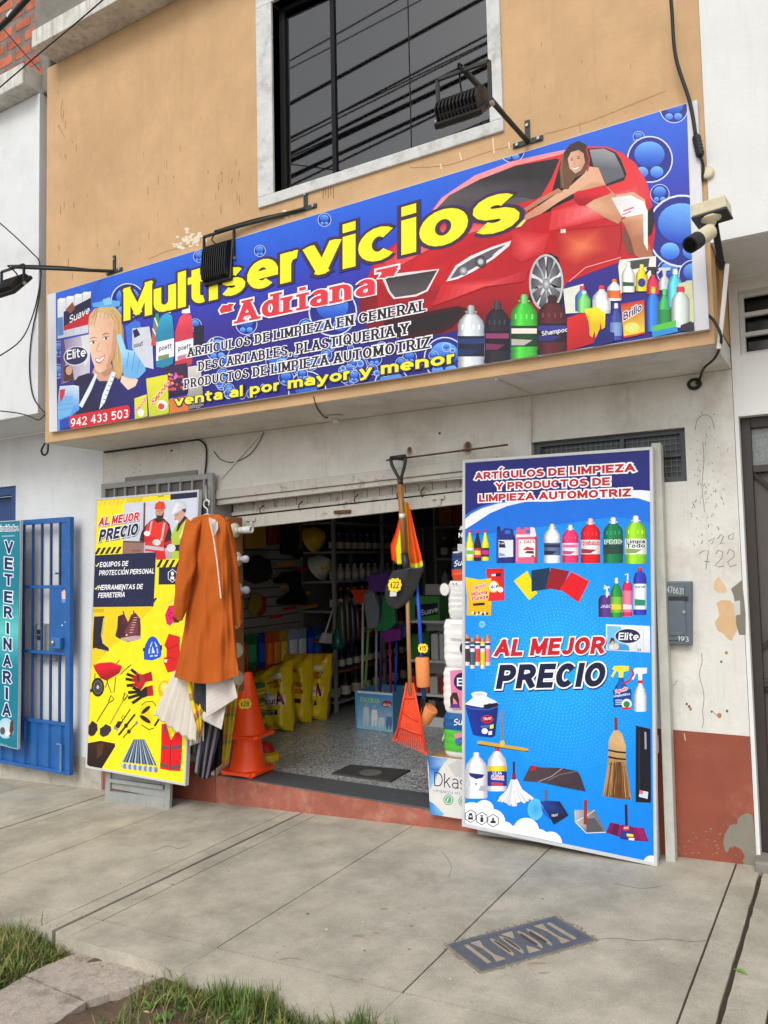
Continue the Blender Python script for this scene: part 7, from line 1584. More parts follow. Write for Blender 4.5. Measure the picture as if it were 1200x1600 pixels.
# ================================================================ goods hung and stacked at the door
CLOTH = inkm('dyed_cloth', .85, .2)
PLAST = inkm('coloured_plastic', .42, .4)
FILM = inkm('printed_film', .28, .5)
CARD = inkm('printed_card', .55, .35)
WOODH = mat('varnished_handle', (150, 98, 56), .45, var=.15, vscale=12, stretch=(20, 20, 1))
RUBB = mat('black_plastic', (30, 30, 32), .5, var=.1, vscale=20)
def colfix(c, k): return tuple(min(255, x*k) for x in c)
def pricetag(parent, c, w_, txt, n=Vector((0, -1, 0)), name='price_tag', col=(250, 214, 40), ink_=(40, 36, 30), sl=0.0):
    """scalloped card tag with a pen price, facing n"""
    n = n.normalized(); ex = Vector((0, 0, 1)).cross(n).normalized(); ex = -ex if ex.dot(R_) < 0 else ex; ez = n.cross(ex); ez = ez if ez.z > 0 else -ez
    m = MB(); P = []
    for k in range(40):
        a = 2*pi*k/40; r = 1+.09*cos(10*a); P.append(c+ex*(w_*.5*r*math.copysign(abs(cos(a))**.7, cos(a)))+ez*(w_*.42*r*math.copysign(abs(sin(a))**.7, sin(a))))
    m.prism([p+n*.002 for p in P], -n*.0025, col=col)
    total, mk = layout(txt, .16, .14)
    st = mk(); h = w_*.42; s_ = w_*.66/total
    for k, pieces in enumerate(st):
        for q in pieces: 
            V = [c+ex*((x-total/2)*s_)+ez*((y-.5)*h+x*sl*s_)+n*(.0028+.0001*(k % 6)) for x, y in q]
            m.add(V, [tuple(range(len(V)))], ink_)
    return m.build(name, CARD, parent)

# orange work coat on a wire hanger
TY = 4.02
tn = thing('work_coat', 'long orange work coat on a hanger in front of the yellow poster', 'coat', onY(330, 1066, TY))
def outline(levels, t):
    for a, b in zip(levels[:-1], levels[1:]):
        if t <= b[0]: k = (t-a[0])/(b[0]-a[0]); return tuple(lerp(p, q, k) for p, q in zip(a, b))
    return levels[-1]
body_lv = [(804, 316, 343), (807, 303, 350), (814, 297, 354), (840, 296, 357), (880, 299, 360), (930, 294, 363), (980, 288, 367), (1030, 279, 371), (1058, 272, 374)]
def coatpt(u, v):
    y = lerp(804, 1058, v); _, xl, xr = outline(body_lv, y)
    a = 2*pi*u; c, s_ = cos(a), sin(a)
    fx = .5-.5*math.copysign(abs(c)**.8, c); x = lerp(xl, xr, fx)
    depth = .025+.075*min(1, (v+.02)*3)
    fold = (.018*sin(fx*17+v*3)+.010*abs(sin(fx*23-v*4+1))+.006*sin(fx*61+v*9))*(.15+v)+.008*sin(v*23+fx*9)*sin(fx*5+v*2)
    hem = 0
    if v > .9: hem = (v-.9)/.1
    yy = y+hem*(12*sin(fx*pi)**1.0*1.0-4*fx)
    return onY(x, yy, TY-math.copysign(abs(s_)**.8, s_)*depth-fold)
ORG_C = (202, 104, 32)
def coatcol(u, v):
    return (184, 92, 32)
m = MB(); m.grid(coatpt, 72, 44, coatcol); m.build('body', CLOTH, tn, smooth=True)
def sleeve(name, path, rads, seed):
    m = MB(); P = smoothpts([onY(x, y, Y) for x, y, Y in path], 6); k = len(P); vs = []; fs = []; n = 22
    rr = [outline([(i/(len(rads)-1), r) for i, r in enumerate(rads)], j/(k-1))[1] for j in range(k)]
    for j in range(k):
        for i in range(n):
            a = 2*pi*i/n; w_ = rr[j]*(1+.10*sin(3*a+j*.55+seed)+.07*sin(5*a-j*.4))
            vs.append(P[j]+Vector((cos(a)*w_, sin(a)*w_*.72, .018*sin(2*a+j*.5))))
    for j in range(k-1):
        for i in range(n): fs.append((j*n+i, j*n+(i+1) % n, (j+1)*n+(i+1) % n, (j+1)*n+i))
    m.add(vs, fs, (184, 92, 32)); m.build(name, CLOTH, tn, smooth=True)
sleeve('sleeve', [(303, 813, TY-.04), (297, 845, TY-.08), (292, 885, TY-.12), (285, 925, TY-.14), (278, 966, TY-.12)], [.055, .072, .066, .055, .042], 0)
sleeve('sleeve', [(349, 813, TY-.0), (356, 850, TY+.03), (362, 890, TY+.05), (366, 935, TY+.05), (368, 975, TY+.03)], [.045, .055, .05, .046, .042], 2)
m = MB()                                     # open front edge showing the pale lining
pts = [(327, 812), (333, 838), (338, 870), (342, 905), (345, 935)]
for a, b in zip(pts[:-1], pts[1:]):
    Pa, Pb = onY(*a, TY-.118), onY(*b, TY-.128); e = Vector((.010, 0, .002)); m.prism([Pa, Pa+e, Pb+e*.8, Pb], (0, -.006, 0), (226, 200, 186))
m.build('front_edging', CLOTH, tn)
m = MB(); m.poly = None
P = [onY(326, 808, TY-.03), onY(340, 809, TY-.01), onY(341, 825, TY-.075), onY(335, 838, TY-.112), onY(329, 822, TY-.10)]
m.add(P, [(0, 1, 2, 3, 4)], (196, 190, 186)); m.build('lining', CLOTH, tn)
HG = mat('white_coated_wire', (206, 206, 204), .4)
hg = thing('coat_hanger', 'white wire hanger carrying the orange coat by the door jamb', 'hanger', onY(323, 803, TY))
m = MB(); m.tube(smoothpts([onY(326, 790, TY), onY(327, 784, TY), onY(323, 781, TY), onY(319, 785, TY), onY(319, 791, TY), onY(324, 796, TY), onY(324, 803, TY)], 6), .0055, 6); m.build('hook', HG, hg, smooth=True)
m = MB(); a = onY(324, 803, TY); m.tube([onY(300, 812, TY-.02), a, onY(350, 817, TY+.0)], .006, 6); m.build('shoulder_wire', HG, hg, smooth=True)
m = MB(); m.tube(smoothpts([onY(322, 757, W-.03), onY(322, 770, 4.2), onY(322, 778, TY+.02), onY(325, 784, TY)], 5), .006, 6); tag(m.build('cord', mat('pale_cord', (170, 166, 158), .8), smooth=True), 'pale cord from the door head holding the coat hanger', 'cord')

def cloth(name, label, cat, tl, tr, br, bl, Y, colfn, seed=0, amp=.02, nf=14, rag=0, mt=None, nu=36, nv=30, sway=0):
    """hanging cloth: corner pixels give its outline on the plane Y"""
    r = random.Random(seed); ph = r.uniform(0, 6)
    def f(u, v):
        a = Vector(tl).lerp(Vector(tr), u); b = Vector(bl).lerp(Vector(br), u); p = a.lerp(b, v)
        dy = (amp*sin(u*nf+ph+v*1.3)+amp*.5*sin(u*nf*2.1+ph*2-v*2))*(.4+.6*v)
        y = p.y+(rag*sin(u*37+ph)*v**6 if rag else 0)+sway*sin(u*pi)*v
        return onY(p.x, y, Y+dy-.04*v*(1-v))
    m = MB(); m.grid(f, nu, nv, colfn, thick=(0, .003, 0)); o = m.build(name, mt or CLOTH, smooth=True, org=f(.5, 0)); return tag(o, label, cat)
rr_ = random.Random(77); fib = [rr_.uniform(.86, 1.06) for _ in range(60)]
cloth('fibre_sack', 'off white woven fibre sack hanging under the left of the orange coat', 'sack', (272, 1048), (312, 1052), (306, 1160), (240, 1116), 4.10, lambda u, v: colfix((218, 210, 196), .5+.5*fib[int(u*59)]), 3, .010, 9, rag=2, sway=4)
cloth('fibre_sack', 'second pale fibre sack hanging low at the poster edge behind the checked cloth', 'sack', (298, 1100), (320, 1100), (318, 1158), (296, 1166), 4.16, lambda u, v: colfix((204, 198, 186), fib[int(u*59)]), 4, .01, 14)
def plaid(u, v, k=(236, 206, 64)):
    a = (u*3.2) % 1; b = (v*3.0+.2) % 1
    c = k
    if b < .28: c = (206, 134, 70)
    elif b < .40: c = (112, 156, 80)
    if a < .12: c = tuple(.6*x+.4*y for x, y in zip(c, (196, 110, 60)))
    if a > .9: c = (226, 222, 90)
    return c
cloth('checked_cloth', 'yellow green and orange checked cloth folded under the coat', 'cloth', (288, 1058), (318, 1060), (316, 1134), (311, 1154), 4.06, plaid, 5, .02, 8, nu=50, nv=50)
m = None
cloth('checked_cloth', 'yellow and brown checked cloth hanging behind the top of the cones', 'cloth', (350, 1068), (374, 1072), (357, 1194), (344, 1200), 4.44, lambda u, v: plaid(u, v, (206, 176, 50)), 6, .014, 8, nu=50, nv=50)
cloth('dark_cloth', 'charcoal cloth hanging between the checked cloth and the white sack', 'cloth', (303, 1050), (326, 1050), (324, 1116), (303, 1096), 4.04, lambda u, v: (58, 60, 66), 7, .008, 7)
def stripes(u, v):
    k = int(u*7); return [(120, 122, 128), (46, 48, 54), (40, 40, 46), (112, 108, 112), (48, 40, 46), (106, 102, 108), (36, 34, 40)][min(6, k)]
cloth('striped_blanket', 'dark grey striped blanket hanging to the step under the coat', 'blanket', (316, 1114), (350, 1112), (328, 1215), (304, 1206), 4.18, stripes, 8, .022, 9, nu=56, sway=6)
cloth('dark_cloth', 'black cloth hanging beside the striped blanket just above the step', 'cloth', (336, 1080), (352, 1078), (346, 1194), (326, 1210), 4.30, lambda u, v: (34, 33, 36), 9, .02, 9)
cloth('white_sack', 'white woven sack folded to a point under the coat hem', 'sack', (322, 1048), (361, 1046), (371, 1090), (322, 1122), 4.02, lambda u, v: colfix((226, 216, 210), .97+.02*sin(v*60)), 10, .012, 6)
cloth('white_sack', 'lower white sack corner hanging in a point below the folded one', 'sack', (314, 1104), (353, 1100), (346, 1140), (314, 1124), 4.07, lambda u, v: colfix((222, 212, 206), .97+.02*sin(v*60)), 11, .012, 6)

# plank of lamp holders fixed to the jamb
BX = -3.93
def bp_(x, y): return onX(x, y, BX)
ya, yb_ = bp_(357, 1000).y, bp_(381, 1000).y
t = thing('lamp_test_board', 'brown wooden plank of bulb holders standing at the left door jamb', 'board', (BX, ya, .3))
m = MB(); m.box((BX-.022, ya, bp_(369, 1082).z), (BX, yb_, bp_(369, 808).z)); m.build('plank', mat('plank_wood', (150, 98, 58), .6, var=.2, vscale=9, stretch=(12, 12, 1)), t, bevel=.003)
PORC = mat('cream_porcelain', (216, 208, 184), .35)
for i, (x, y, kind) in enumerate([(366, 829, 'cfl'), (369, 874, 'bulb'), (370, 922, 'bulb'), (367, 971, 0), (370, 1016, 0), (371, 1060, 0)]):
    q = bp_(x, y); Mx = Matrix.Translation(q) @ Matrix.Rotation(radians(90), 4, 'Y')
    m = MB(); m.lathe([(.056, 0), (.056, .012), (.046, .024), (.024, .03), (.022, .04), (.012, .041)], 22, M=Mx); h = m.build('lamp_holder', PORC, t, auto=40)
    if kind == 'bulb':
        m = MB(); m.lathe([(.013, .04), (.018, .05), (.024, .07), (.028, .088), (.026, .104), (.015, .116), (.002, .119)], 18, M=Mx); m.build('bulb', mat('frosted_bulb', (206, 206, 222), .25), h, smooth=True)
    if kind == 'cfl':
        m = MB(); m.lathe([(.014, .04), (.024, .055), (.026, .085), (.02, .09)], 16, M=Mx); m.build('bulb_base', mat('white_bulb_base', (214, 212, 208), .4), h, auto=40)
        m = MB(); sp_ = []
        for k in range(90):
            a = k*.45; sp_.append(Mx @ Vector((.021*cos(a), .021*sin(a), .09+.075*k/89)))
        m.tube(sp_, .0062, 6); m.build('bulb', mat('spiral_tube', (226, 226, 224), .3), h, smooth=True)

# stacked traffic cones
CONE = mat('orange_cone_plastic', (255, 80, 12), .42, var=.05, vscale=8, bump=.05)
def cone(label, cx, cy, z, prof, rot):
    t = thing('traffic_cone', label, 'cone', (cx, cy, z), 'stacked orange cones')
    MM = Matrix.Translation((cx, cy, z)) @ Matrix.Rotation(rot, 4, 'Z'); h = .165
    m = MB(); bm = bmesh.new(); bmesh.ops.create_cube(bm, size=1)
    for q in bm.verts: q.co = Vector((q.co.x*.315, q.co.y*.315, q.co.z*.026+.023))
    bmesh.ops.bevel(bm, geom=[e for e in bm.edges if abs((e.verts[0].co-e.verts[1].co).z) > .01], offset=.03, segments=3, affect='EDGES')
    m.bm(bm, None, MM)
    for sx in (-1, 1):
        for sy in (-1, 1): m.box((sx*.11-.03, sy*.11-.03, 0), (sx*.11+.03, sy*.11+.03, .0102), M=MM)
    m.build('base', CONE, t, bevel=.004)
    m = MB(); m.lathe([(.140, .036), (.136, .045)]+prof, 32, M=MM, cap=False); m.build('cone_body', CONE, t, auto=35)
    return t
cx, cy = -4.032, 4.692
cone('lower orange traffic cone of the stack beside the shop step', cx, cy, .0246, [(.131, .06), (.101, .27), (.036, .70), (.02, .70)], radians(4))
k2 = cone('upper orange traffic cone with a yellow price tag, nested on another cone', cx+.004, cy+.004, .29, [(.126, .06), (.037, .475), (.033, .484), (.024, .484), (.022, .46)], radians(9))
q = Vector((cx+.050, cy+.004-.088, .555)); pricetag(k2, q, .092, '¢28', Vector((.55, -.8, .05)))
k2.children[-1]['label'] = 'yellow scalloped price tag'

# shovel hung on the rod by the door
SHY = W-.125
sv = thing('shovel', 'black bladed shovel with a wooden shaft and a yellow price tag, hanging by the door', 'shovel', onY(625, 950, SHY))
def sp3(x, y, o=0): return onY(x, y, SHY+o)
m = MB(); hd = [sp3(*p) for p in ((624, 751), (614, 733), (610, 722), (611, 715), (622, 713.5), (633, 712), (633.5, 722), (630, 734), (625, 751))]
hd = [sp3(625, 750), sp3(613, 728), sp3(610.5, 716), sp3(633.5, 713), sp3(632.5, 726), sp3(626, 750)]
m.tube(smoothpts(hd[:3], 5)+[hd[2]], .011, 8); m.tube([hd[2], hd[3]], .0145, 10); m.tube(smoothpts(hd[3:], 5), .011, 8); m.tube([sp3(625, 748), sp3(625.5, 757)], .020, 10); m.build('handle', RUBB, sv, smooth=True)
m = MB(); m.tube([sp3(624.8, 750), sp3(632, 868)], .0195, 12); m.build('shaft', WOODH, sv, smooth=True)
m = MB(); a = lerp(sp3(624.8, 750), sp3(632, 868), .45); b = lerp(sp3(624.8, 750), sp3(632, 868), .51); m.tube([a, b], .0202, 12); m.build('sticker', mat('white_sticker', (220, 216, 208), .5), sv, smooth=True)
m = MB(); m.tube([sp3(632, 864), sp3(634, 880), sp3(635, 897, -.012)], [.024, .027, .016], 12); m.build('socket', RUBB, sv, smooth=True)
lv = [(0, 613, 662, 892, 886.5), (.12, 608, 661, 902, 892), (.35, 601.5, 656, 921, 904), (.6, 601, 651, 934, 918), (.8, 605, 642, 944, 934), (.93, 611, 631, 949.5, 946), (1.0, 617, 623, 951.5, 951)]
def blade(u, v):
    _, xl, xr, yl, yr = outline(lv, v)
    c = 2*u-1; y = lerp(yl, yr, u)
    if v < .12: y += (1-v/.12)*(-2.0*(1-abs(c)))
    bow = .040*(c*c-.35)*(1-.55*v)+.03*v-.02*math.exp(-(c/.22)**2)*(1-v)**1.5
    return sp3(lerp(xl, xr, u), y, bow-.02)
m = MB(); m.grid(blade, 28, 26, None, thick=(0, .004, 0)); m.build('blade', mat('black_blade_paint', (44, 45, 47), .5, var=.15, vscale=14, bump=.08), sv, smooth=True)
pricetag(sv, sp3(617, 914, -.045), .10, '¢22', Vector((-.1, -1, .12)))
m = MB(); q = sp3(614.5, 927, -.048); m.prism([q+Vector(v) for v in ((-.026, 0, -.02), (.022, 0, -.018), (.026, 0, .02), (-.022, 0, .018))], (0, .002, 0), (214, 214, 210)); m.build('label', CARD, sv)
# yellow and orange safety flag
def flagc(u, v):
    if v > .88 and u > .5: return (232, 226, 40)
    return (242, 88, 30) if u < .17 else ((236, 230, 30) if u < .62 else (244, 92, 28))
fl_lv = [(0, 631, 637, 783, 785), (.12, 627, 641, 797, 796), (.5, 618, 650, 838, 836), (.78, 610, 658, 862, 868), (1, 612, 661, 889, 884)]
def flag(u, v):
    _, xl, xr, yl, yr = outline(fl_lv, v); y = lerp(yl, yr, u)
    if u < .2: y -= v*14*(1-u/.2)
    y -= v*6*sin(u*pi*2)
    return onY(lerp(xl, xr, u), y, W-.07+.022*sin(u*13+.5)*(.3+v)+.01*sin(u*29)*v)
m = MB(); m.grid(flag, 60, 40, flagc, thick=(0, .002, 0)); tag(m.build('safety_flag', CLOTH, smooth=True, org=flag(.5, 0)), 'yellow and orange safety flag hanging on a hook behind the shovel', 'flag')
m = MB(); m.prism([onY(*p, W-.05) for p in ((620, 858), (618, 866), (616, 882), (620, 878), (622, 868))], (0, .003, 0), (40, 76, 66)); tag(m.build('dark_green_rag', CLOTH), 'dark green rag corner showing under the left of the safety flag', 'rag')
# orange fan rake
rk_ = thing('leaf_rake', 'orange plastic fan rake with a long wooden handle hanging by the door', 'rake', onY(640, 1180, 4.41))
def rp3(x, y, o=0): return onY(x, y, 4.41+o)
m = MB(); m.tube([rp3(633, 800, .07), rp3(641, 1085)], .0135, 10); m.build('handle', mat('pale_wood_handle', (176, 134, 86), .5, var=.12, vscale=10, stretch=(20, 20, 1)), rk_, smooth=True)
RKC = mat('orange_rake_plastic', (232, 72, 34), .4, var=.05)
m = MB(); TL, TR = (635.5, 1067), (645.5, 1067); bl_, br_ = (621, 1145), (659, 1152)
fr_ = [(636, 1067), (645, 1067), (652, 1106), (659, 1150), (665, 1176), (622, 1148), (629, 1106)]
m.prism([rp3(*p) for p in ((635.5, 1067), (645.5, 1067), (650, 1097), (657, 1134), (624.5, 1128), (630, 1095))], (0, .006, 0)); m.build('head_plate', RKC, rk_, bevel=.002)
m = MB()
for a, b in (((635.5, 1067), (619, 1152)), ((645.5, 1067), (667, 1179)), ((629, 1112), (652.5, 1127)), ((625, 1136), (659, 1148)), ((632.5, 1090), (648, 1090))): m.tube([rp3(*a, -.006), rp3(*b, -.006)], .0065, 6)
m.build('rib', RKC, rk_, smooth=True)
for k in range(17):
    u = k/16; a = (lerp(624.5, 657, u), lerp(1127, 1134, u)); b = (lerp(616, 665, u), lerp(1153, 1172, u)); c_ = (lerp(612.5, 667, u), lerp(1157, 1179.5, u))
    m = MB(); m.tube([rp3(*a, .003), rp3(*b, .003), rp3(*c_, -.035)], .0042, 5); m.build('tine', RKC, rk_, smooth=True)
# foam paint roller on a blue pole, and a second one below it
FOAM = mat('orange_foam', (240, 150, 88), .95, bump=.5, bscale=180, var=.06, vscale=60)
bl = thing('blue_pole_roller', 'tall orange foam roller with a yellow price tag on a blue pole', 'paint roller', onY(660, 1073, 4.46))
def bp3(x, y, o=0): return onY(x, y, 4.46+o)
m = MB(); m.tube([bp3(645, 835, .05), bp3(655, 960), bp3(662, 1092)], .0125, 10); m.build('pole', mat('blue_pole_paint', (30, 74, 190), .4), bl, smooth=True)
m = MB(); a, b = bp3(659.5, 1027), bp3(661.5, 1073); m.tube([a, lerp(a, b, .03), lerp(a, b, .97), b], [.040, .044, .044, .040], 20); m.build('foam_sleeve', FOAM, bl, auto=40)
m = MB(); m.tube(smoothpts([bp3(661, 1073), bp3(664, 1082), bp3(663, 1098), bp3(659, 1120)], 5), .009, 8); m.build('frame', RUBB, bl, smooth=True)
pricetag(bl, bp3(661, 1013, -.02), .068, '¢15', Vector((0, -1, .1)))
br3 = thing('small_roller', 'orange foam roller hanging aslant beside the rake head', 'paint roller', onY(668, 1135, 4.52))
m = MB(); a, b = onY(674, 1106, 4.50), onY(660, 1126, 4.50); m.tube([a, lerp(a, b, .04), lerp(a, b, .96), b], [.046, .050, .050, .046], 20); m.build('foam_sleeve', FOAM, br3, auto=40)
m = MB(); m.tube([b+(a-b).normalized()*.002, b-(a-b).normalized()*.004], .016, 12); m.build('core', mat('dim_core', (120, 84, 60), .8), br3)
m = MB(); m.tube(smoothpts([onY(661, 1085, 4.48), onY(657, 1100, 4.47), onY(657, 1118, 4.47), onY(661, 1127, 4.48)], 5), .006, 6); m.build('frame', RUBB, br3, smooth=True)

# cardboard box of cleaner and the tower of paper packs
bx0 = onY(672, 1272, 4.47); bx1x = -1.93
dk = thing('cardboard_box', 'white and blue printed carton on the doorstep under the paper packs', 'box', (bx0.x+.2, 4.55, FLOOR))
ztop = onY(668, 1181, 4.47).z; zb = .0125+.012
m = MB(); m.box((bx0.x, 4.475, zb), (bx1x, 4.83, ztop), (216, 214, 210)); m.col = None
m.build('carton', CARD, dk, bevel=.002)
K_ = Art(Plane((bx0.x, 4.4745, zb), (1, 0, 0), (0, 0, 1)), .0001)
K_.clip = [(667.5, 1181), (742, 1191), (742, 1283), (672, 1272)]
K_.poly([(660, 1170), (760, 1180), (760, 1300), (660, 1290)], (218, 216, 212))
K_.poly([(667, 1180), (703, 1184), (694, 1192), (686, 1204), (679, 1222), (671, 1236), (670, 1200)], lambda x, y: (40, 110, 196) if x < 690 and y < 1215 else (150, 190, 226)); K_.poly([(671, 1252), (678, 1256), (684, 1262), (694, 1272), (690, 1276), (671, 1272)], lambda x, y: (40, 130, 206) if x < 682 else (120, 180, 226)); K_.poly([(700, 1196), (725, 1182), (740, 1185), (740, 1222), (710, 1212)], (196, 194, 192))
K_.text('Dkasa', (678.5, 1228), (740, 1236), 22, (34, 34, 84), wt=.09, gap=.12); K_.text('Limpieza en tu hogar', (677.5, 1237), (752, 1246), 5, (130, 150, 176), wt=.12)
for cx_ in (700.5, 724): K_.ring(cx_, 1249.5+(cx_-700)*.1, 7.6, 8.4, 1.1, (60, 150, 100)); K_.ell(cx_, 1249.5+(cx_-700)*.1, 5, 5.6, (90, 176, 120)); K_.line([(cx_-2, 1253), (cx_, 1246)], 1.4, (230, 244, 236))
K_.clip = None; K_.build('printed_face', CARD, dk)
m = MB(); m.box((bx0.x-.0006, 4.478, zb+.002), (bx0.x-.0001, 4.826, ztop-.002), (150, 178, 206)); m.build('side_print', CARD, dk)
m = MB(); m.box((bx0.x+.002, 4.477, ztop+.0003), (bx1x-.002, 4.828, ztop+.0008), (176, 140, 98)); m.build('lid', CARD, dk)
z = ztop+.001
def pack(label, px_x0, px_y0, px_y1, bands, side, logo=None, depth=.24, xr=-1.96, extra=None, name='paper_pack', Yf=4.50, cat='paper pack', bulge=.018):
    """soft pack of rolls: front faces the street; bands [(v from, v to, colour)] from the base up"""
    a = onY(px_x0, px_y0, Yf); b = onY(px_x0, px_y1, Yf)
    z0, z1 = a.z, b.z
    t = thing(name, label, cat, ((a.x+xr)/2, Yf+depth/2, z0))
    m = MB(); nu, nv = 14, 18; x0 = a.x
    def ringpt(s_, v):
        zz = lerp(z0, z1, v); e = 1-.10*abs(2*v-1)**6; hx, hy = (xr-x0)/2, depth/2; cxx, cyy = (x0+xr)/2, Yf+hy
        a_ = 2*pi*s_; c, q = cos(a_), sin(a_); c_, q_ = math.copysign(abs(c)**.35, c), math.copysign(abs(q)**.35, q)
        rip = 1+.010*sin(v*38)+.006*sin(s_*60+v*9)
        return Vector((cxx+hx*c_*e*rip, cyy+hy*q_*e*rip, zz))
    def colf(s_, v):
        ang = (s_*360) % 360
        c = None
        for v0, v1, cc in bands:
            if v0 <= v <= v1: c = cc
        if 135 < ang < 222:
            for v0, v1, cc in side:
                if v0 <= v <= v1: c = cc
        return c or (232, 230, 228)
    n = 64
    m.grid(ringpt, n, 30, colf)
    m.add([ringpt(i/n, 1) for i in range(n)], [tuple(range(n))], bands[-1][2]); m.add([ringpt(i/n, 0) for i in range(n)], [tuple(range(n-1, -1, -1))], bands[0][2])
    m.build('wrapper', FILM, t, smooth=False, auto=50)
    if logo:
        K = Art(Plane((a.x, Yf-.012, z0), (1, 0, 0), (0, 0, 1)), .0001); logo(K); K.build('printed_logo', FILM, t)
    return t
WHT = (234, 232, 230)
def lg(K): K.text('Suave', (708, 1134), (742, 1130), 10.5, (240, 244, 248), wt=.18, slant=.2); K.ell(716, 1158, 5, 5.5, (70, 110, 190)); K.poly([(709, 1147), (722, 1144), (722, 1152), (711, 1154)], (226, 140, 170)); K.text('50', (690.8, 1160), (694, 1152), 6, (226, 240, 220), wt=.2)
pack('paper pack in blue and green film, lowest of the tower on the carton', 689.5, 1181, 1113, [(0, .12, (226, 230, 228)), (.12, .62, (84, 186, 60)), (.62, 1, (24, 90, 150))], [(.12, .6, (96, 190, 70)), (.6, 1, (30, 70, 110))], lg)
def lg(K):
    K.poly([(703, 1048), (724, 1046), (724, 1107), (706, 1108)], (232, 130, 170)); K.ell(722, 1065, 13, 14, (30, 34, 84)); K.text('Elite', (714, 1072), (748, 1072), 13, (246, 246, 250), wt=.2)
    K.ell(711, 1090, 4.5, 6, (216, 166, 140)); K.poly([(704, 1104), (703, 1090), (707, 1082), (714, 1082), (717, 1092), (718, 1104), (713, 1096), (708, 1090), (708, 1104)], (70, 40, 32)); K.poly([(702, 1106), (706, 1100), (716, 1100), (720, 1106)], (90, 60, 130))
pack('pink and white paper pack, second from the bottom of the tower', 689, 1113, 1043, [(0, 1, WHT)], [(.0, .2, (150, 120, 70)), (.2, .55, (230, 196, 50)), (.55, .9, (70, 60, 100))], lg)
def lg(K): K.ell(724, 1013, 6, 9, (50, 36, 60)); [K.line([(703, 975+k*22), (722, 976+k*22)], 1, (200, 200, 204)) for k in range(3)]; K.line([(703, 998), (722, 1000)], 1.5, (186, 186, 192))
pack('plain white roll pack with yellow side print in the middle of the tower', 690, 1043, 968, [(0, 1, (238, 237, 236))], [(.0, .35, (236, 206, 50)), (.35, .6, (60, 70, 110)), (.6, .9, (120, 170, 206))], lg)
def lg(K): [K.line([(704, 913+k*8), (722, 913.5+k*8)], .8, (206, 206, 208)) for k in range(7)]; K.ell(708, 912, 1.2, 1.2, (200, 50, 50)); K.ell(713, 912, 1.2, 1.2, (120, 80, 50))
pk4 = pack('white roll pack with a dark green side under the topmost pack', 697, 968, 908, [(0, 1, WHT)], [(.0, 1, (20, 110, 84))], lg)
m = MB(); c = onY(694.5, 921, 4.485); P = [c+Vector((.030*(1+.16*(k % 2))*cos(2*pi*k/28), 0, .036*(1+.16*(k % 2))*sin(2*pi*k/28))) for k in range(28)]; m.prism(P, (0, .002, 0), (226, 222, 218)); m.build('star_tag', CARD, pk4)
def lg(K): K.text('Suave', (708.5, 886), (738, 880), 10, (244, 246, 250), wt=.18, slant=.25)
pack('navy and orange paper pack on top of the tower', 702, 908, 862, [(0, .40, (232, 80, 40)), (.40, .94, (26, 52, 100)), (.94, 1, (226, 226, 226))], [(0, .40, (206, 66, 36)), (.4, .94, (22, 40, 84))], lg)
def lg(K): K.text('Nova', (716.5, 840), (740, 839), 7.5, (240, 240, 240), wt=.22); K.poly([(715, 850), (740, 850), (740, 862), (715, 862)], (206, 206, 206))
pack('black and white bag just showing behind the blue poster edge above the packs', 715, 862, 822, [(0, .3, (200, 200, 200)), (.3, .85, (30, 28, 30)), (.85, 1, (220, 218, 214))], [], lg, xr=-1.98)

# rubber mat, dark pads and odds on the floor
mt_ = thing('door_mat', 'dark rubber mat lying on the speckled tiles inside the door', 'mat', (-3.17, 5.08, FLOOR))
m = MB(); m.prism([(-3.43, 4.93, FLOOR+.013), (-2.92, 4.94, FLOOR+.013), (-2.94, 5.27, FLOOR+.013), (-3.44, 5.20, FLOOR+.013)], (0, 0, -.012)); m.build('rubber_sheet', mat('dark_rubber', (62, 62, 60), .7, var=.12, vscale=20, bump=.3, bscale=120), mt_, bevel=.003)
m = MB(); m.lathe([(.085, 0), (.082, .0015)], 24, M=Matrix.Translation((-3.17, 5.07, FLOOR+.0131))); m.build('worn_disc', mat('worn_rubber', (104, 102, 98), .7, var=.15, vscale=30), mt_)
wd = thing('floor_wedge', 'yellow wedge with a red top lying on the floor behind the cones', 'wedge', (-4.2, 5.16, FLOOR))
MW = Matrix.Translation((-4.22, 5.10, FLOOR)) @ Matrix.Rotation(radians(-20), 4, 'Z')
m = MB(); m.lathe([(.17, 0), (.175, .012), (.165, .05), (.12, .062)], 26, M=MW, sq=(1.0, .62, .85)); m.build('foot', mat('yellow_plastic', (236, 190, 30), .45), wd, auto=40)
m = MB(); m.lathe([(.12, .0622), (.105, .10), (.06, .125), (.01, .13)], 26, M=MW, sq=(1.0, .62, .85)); m.build('top', mat('red_plastic', (190, 32, 32), .45), wd, auto=40)
# ================================================================ inside the shop
SX = -5.20
def sx(x, y, o=0): return onX(x, y, SX+o)
SLAT = mat('slatwall_board', (140, 137, 130), .6, var=.06, vscale=5)
t = thing('slat_wall', 'pale slatted display wall on the left inside the shop', 'display wall', (SX, 6.3, .9))
m = MB()
for k in range(18): m.box((SX-.02, 4.80, .78+k*.097), (SX, 7.0, .78+k*.097+.086))
m.build('slat_board', SLAT, t, bevel=.003)
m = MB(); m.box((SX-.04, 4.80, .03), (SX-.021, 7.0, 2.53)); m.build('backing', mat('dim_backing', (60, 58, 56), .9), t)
m = MB(); m.box((SX-.018, 4.80, .03), (SX+.002, 7.0, .775)); m.build('lower_panel', mat('brown_panel', (120, 84, 52), .7, var=.15, vscale=6), t)
def shape_on(name, label, cat, P, thick, col, mt=None, o=.02, grp=None):
    """flat-backed thing hung on the slat wall, outline in pixels"""
    m = MB(); m.prism([sx(x, y, o) for x, y in P], (thick, 0, 0), col); return tag(m.build(name, mt or PLAST, bevel=min(thick*.45, .02), org=sx(*P[0], o)), label, cat, grp)
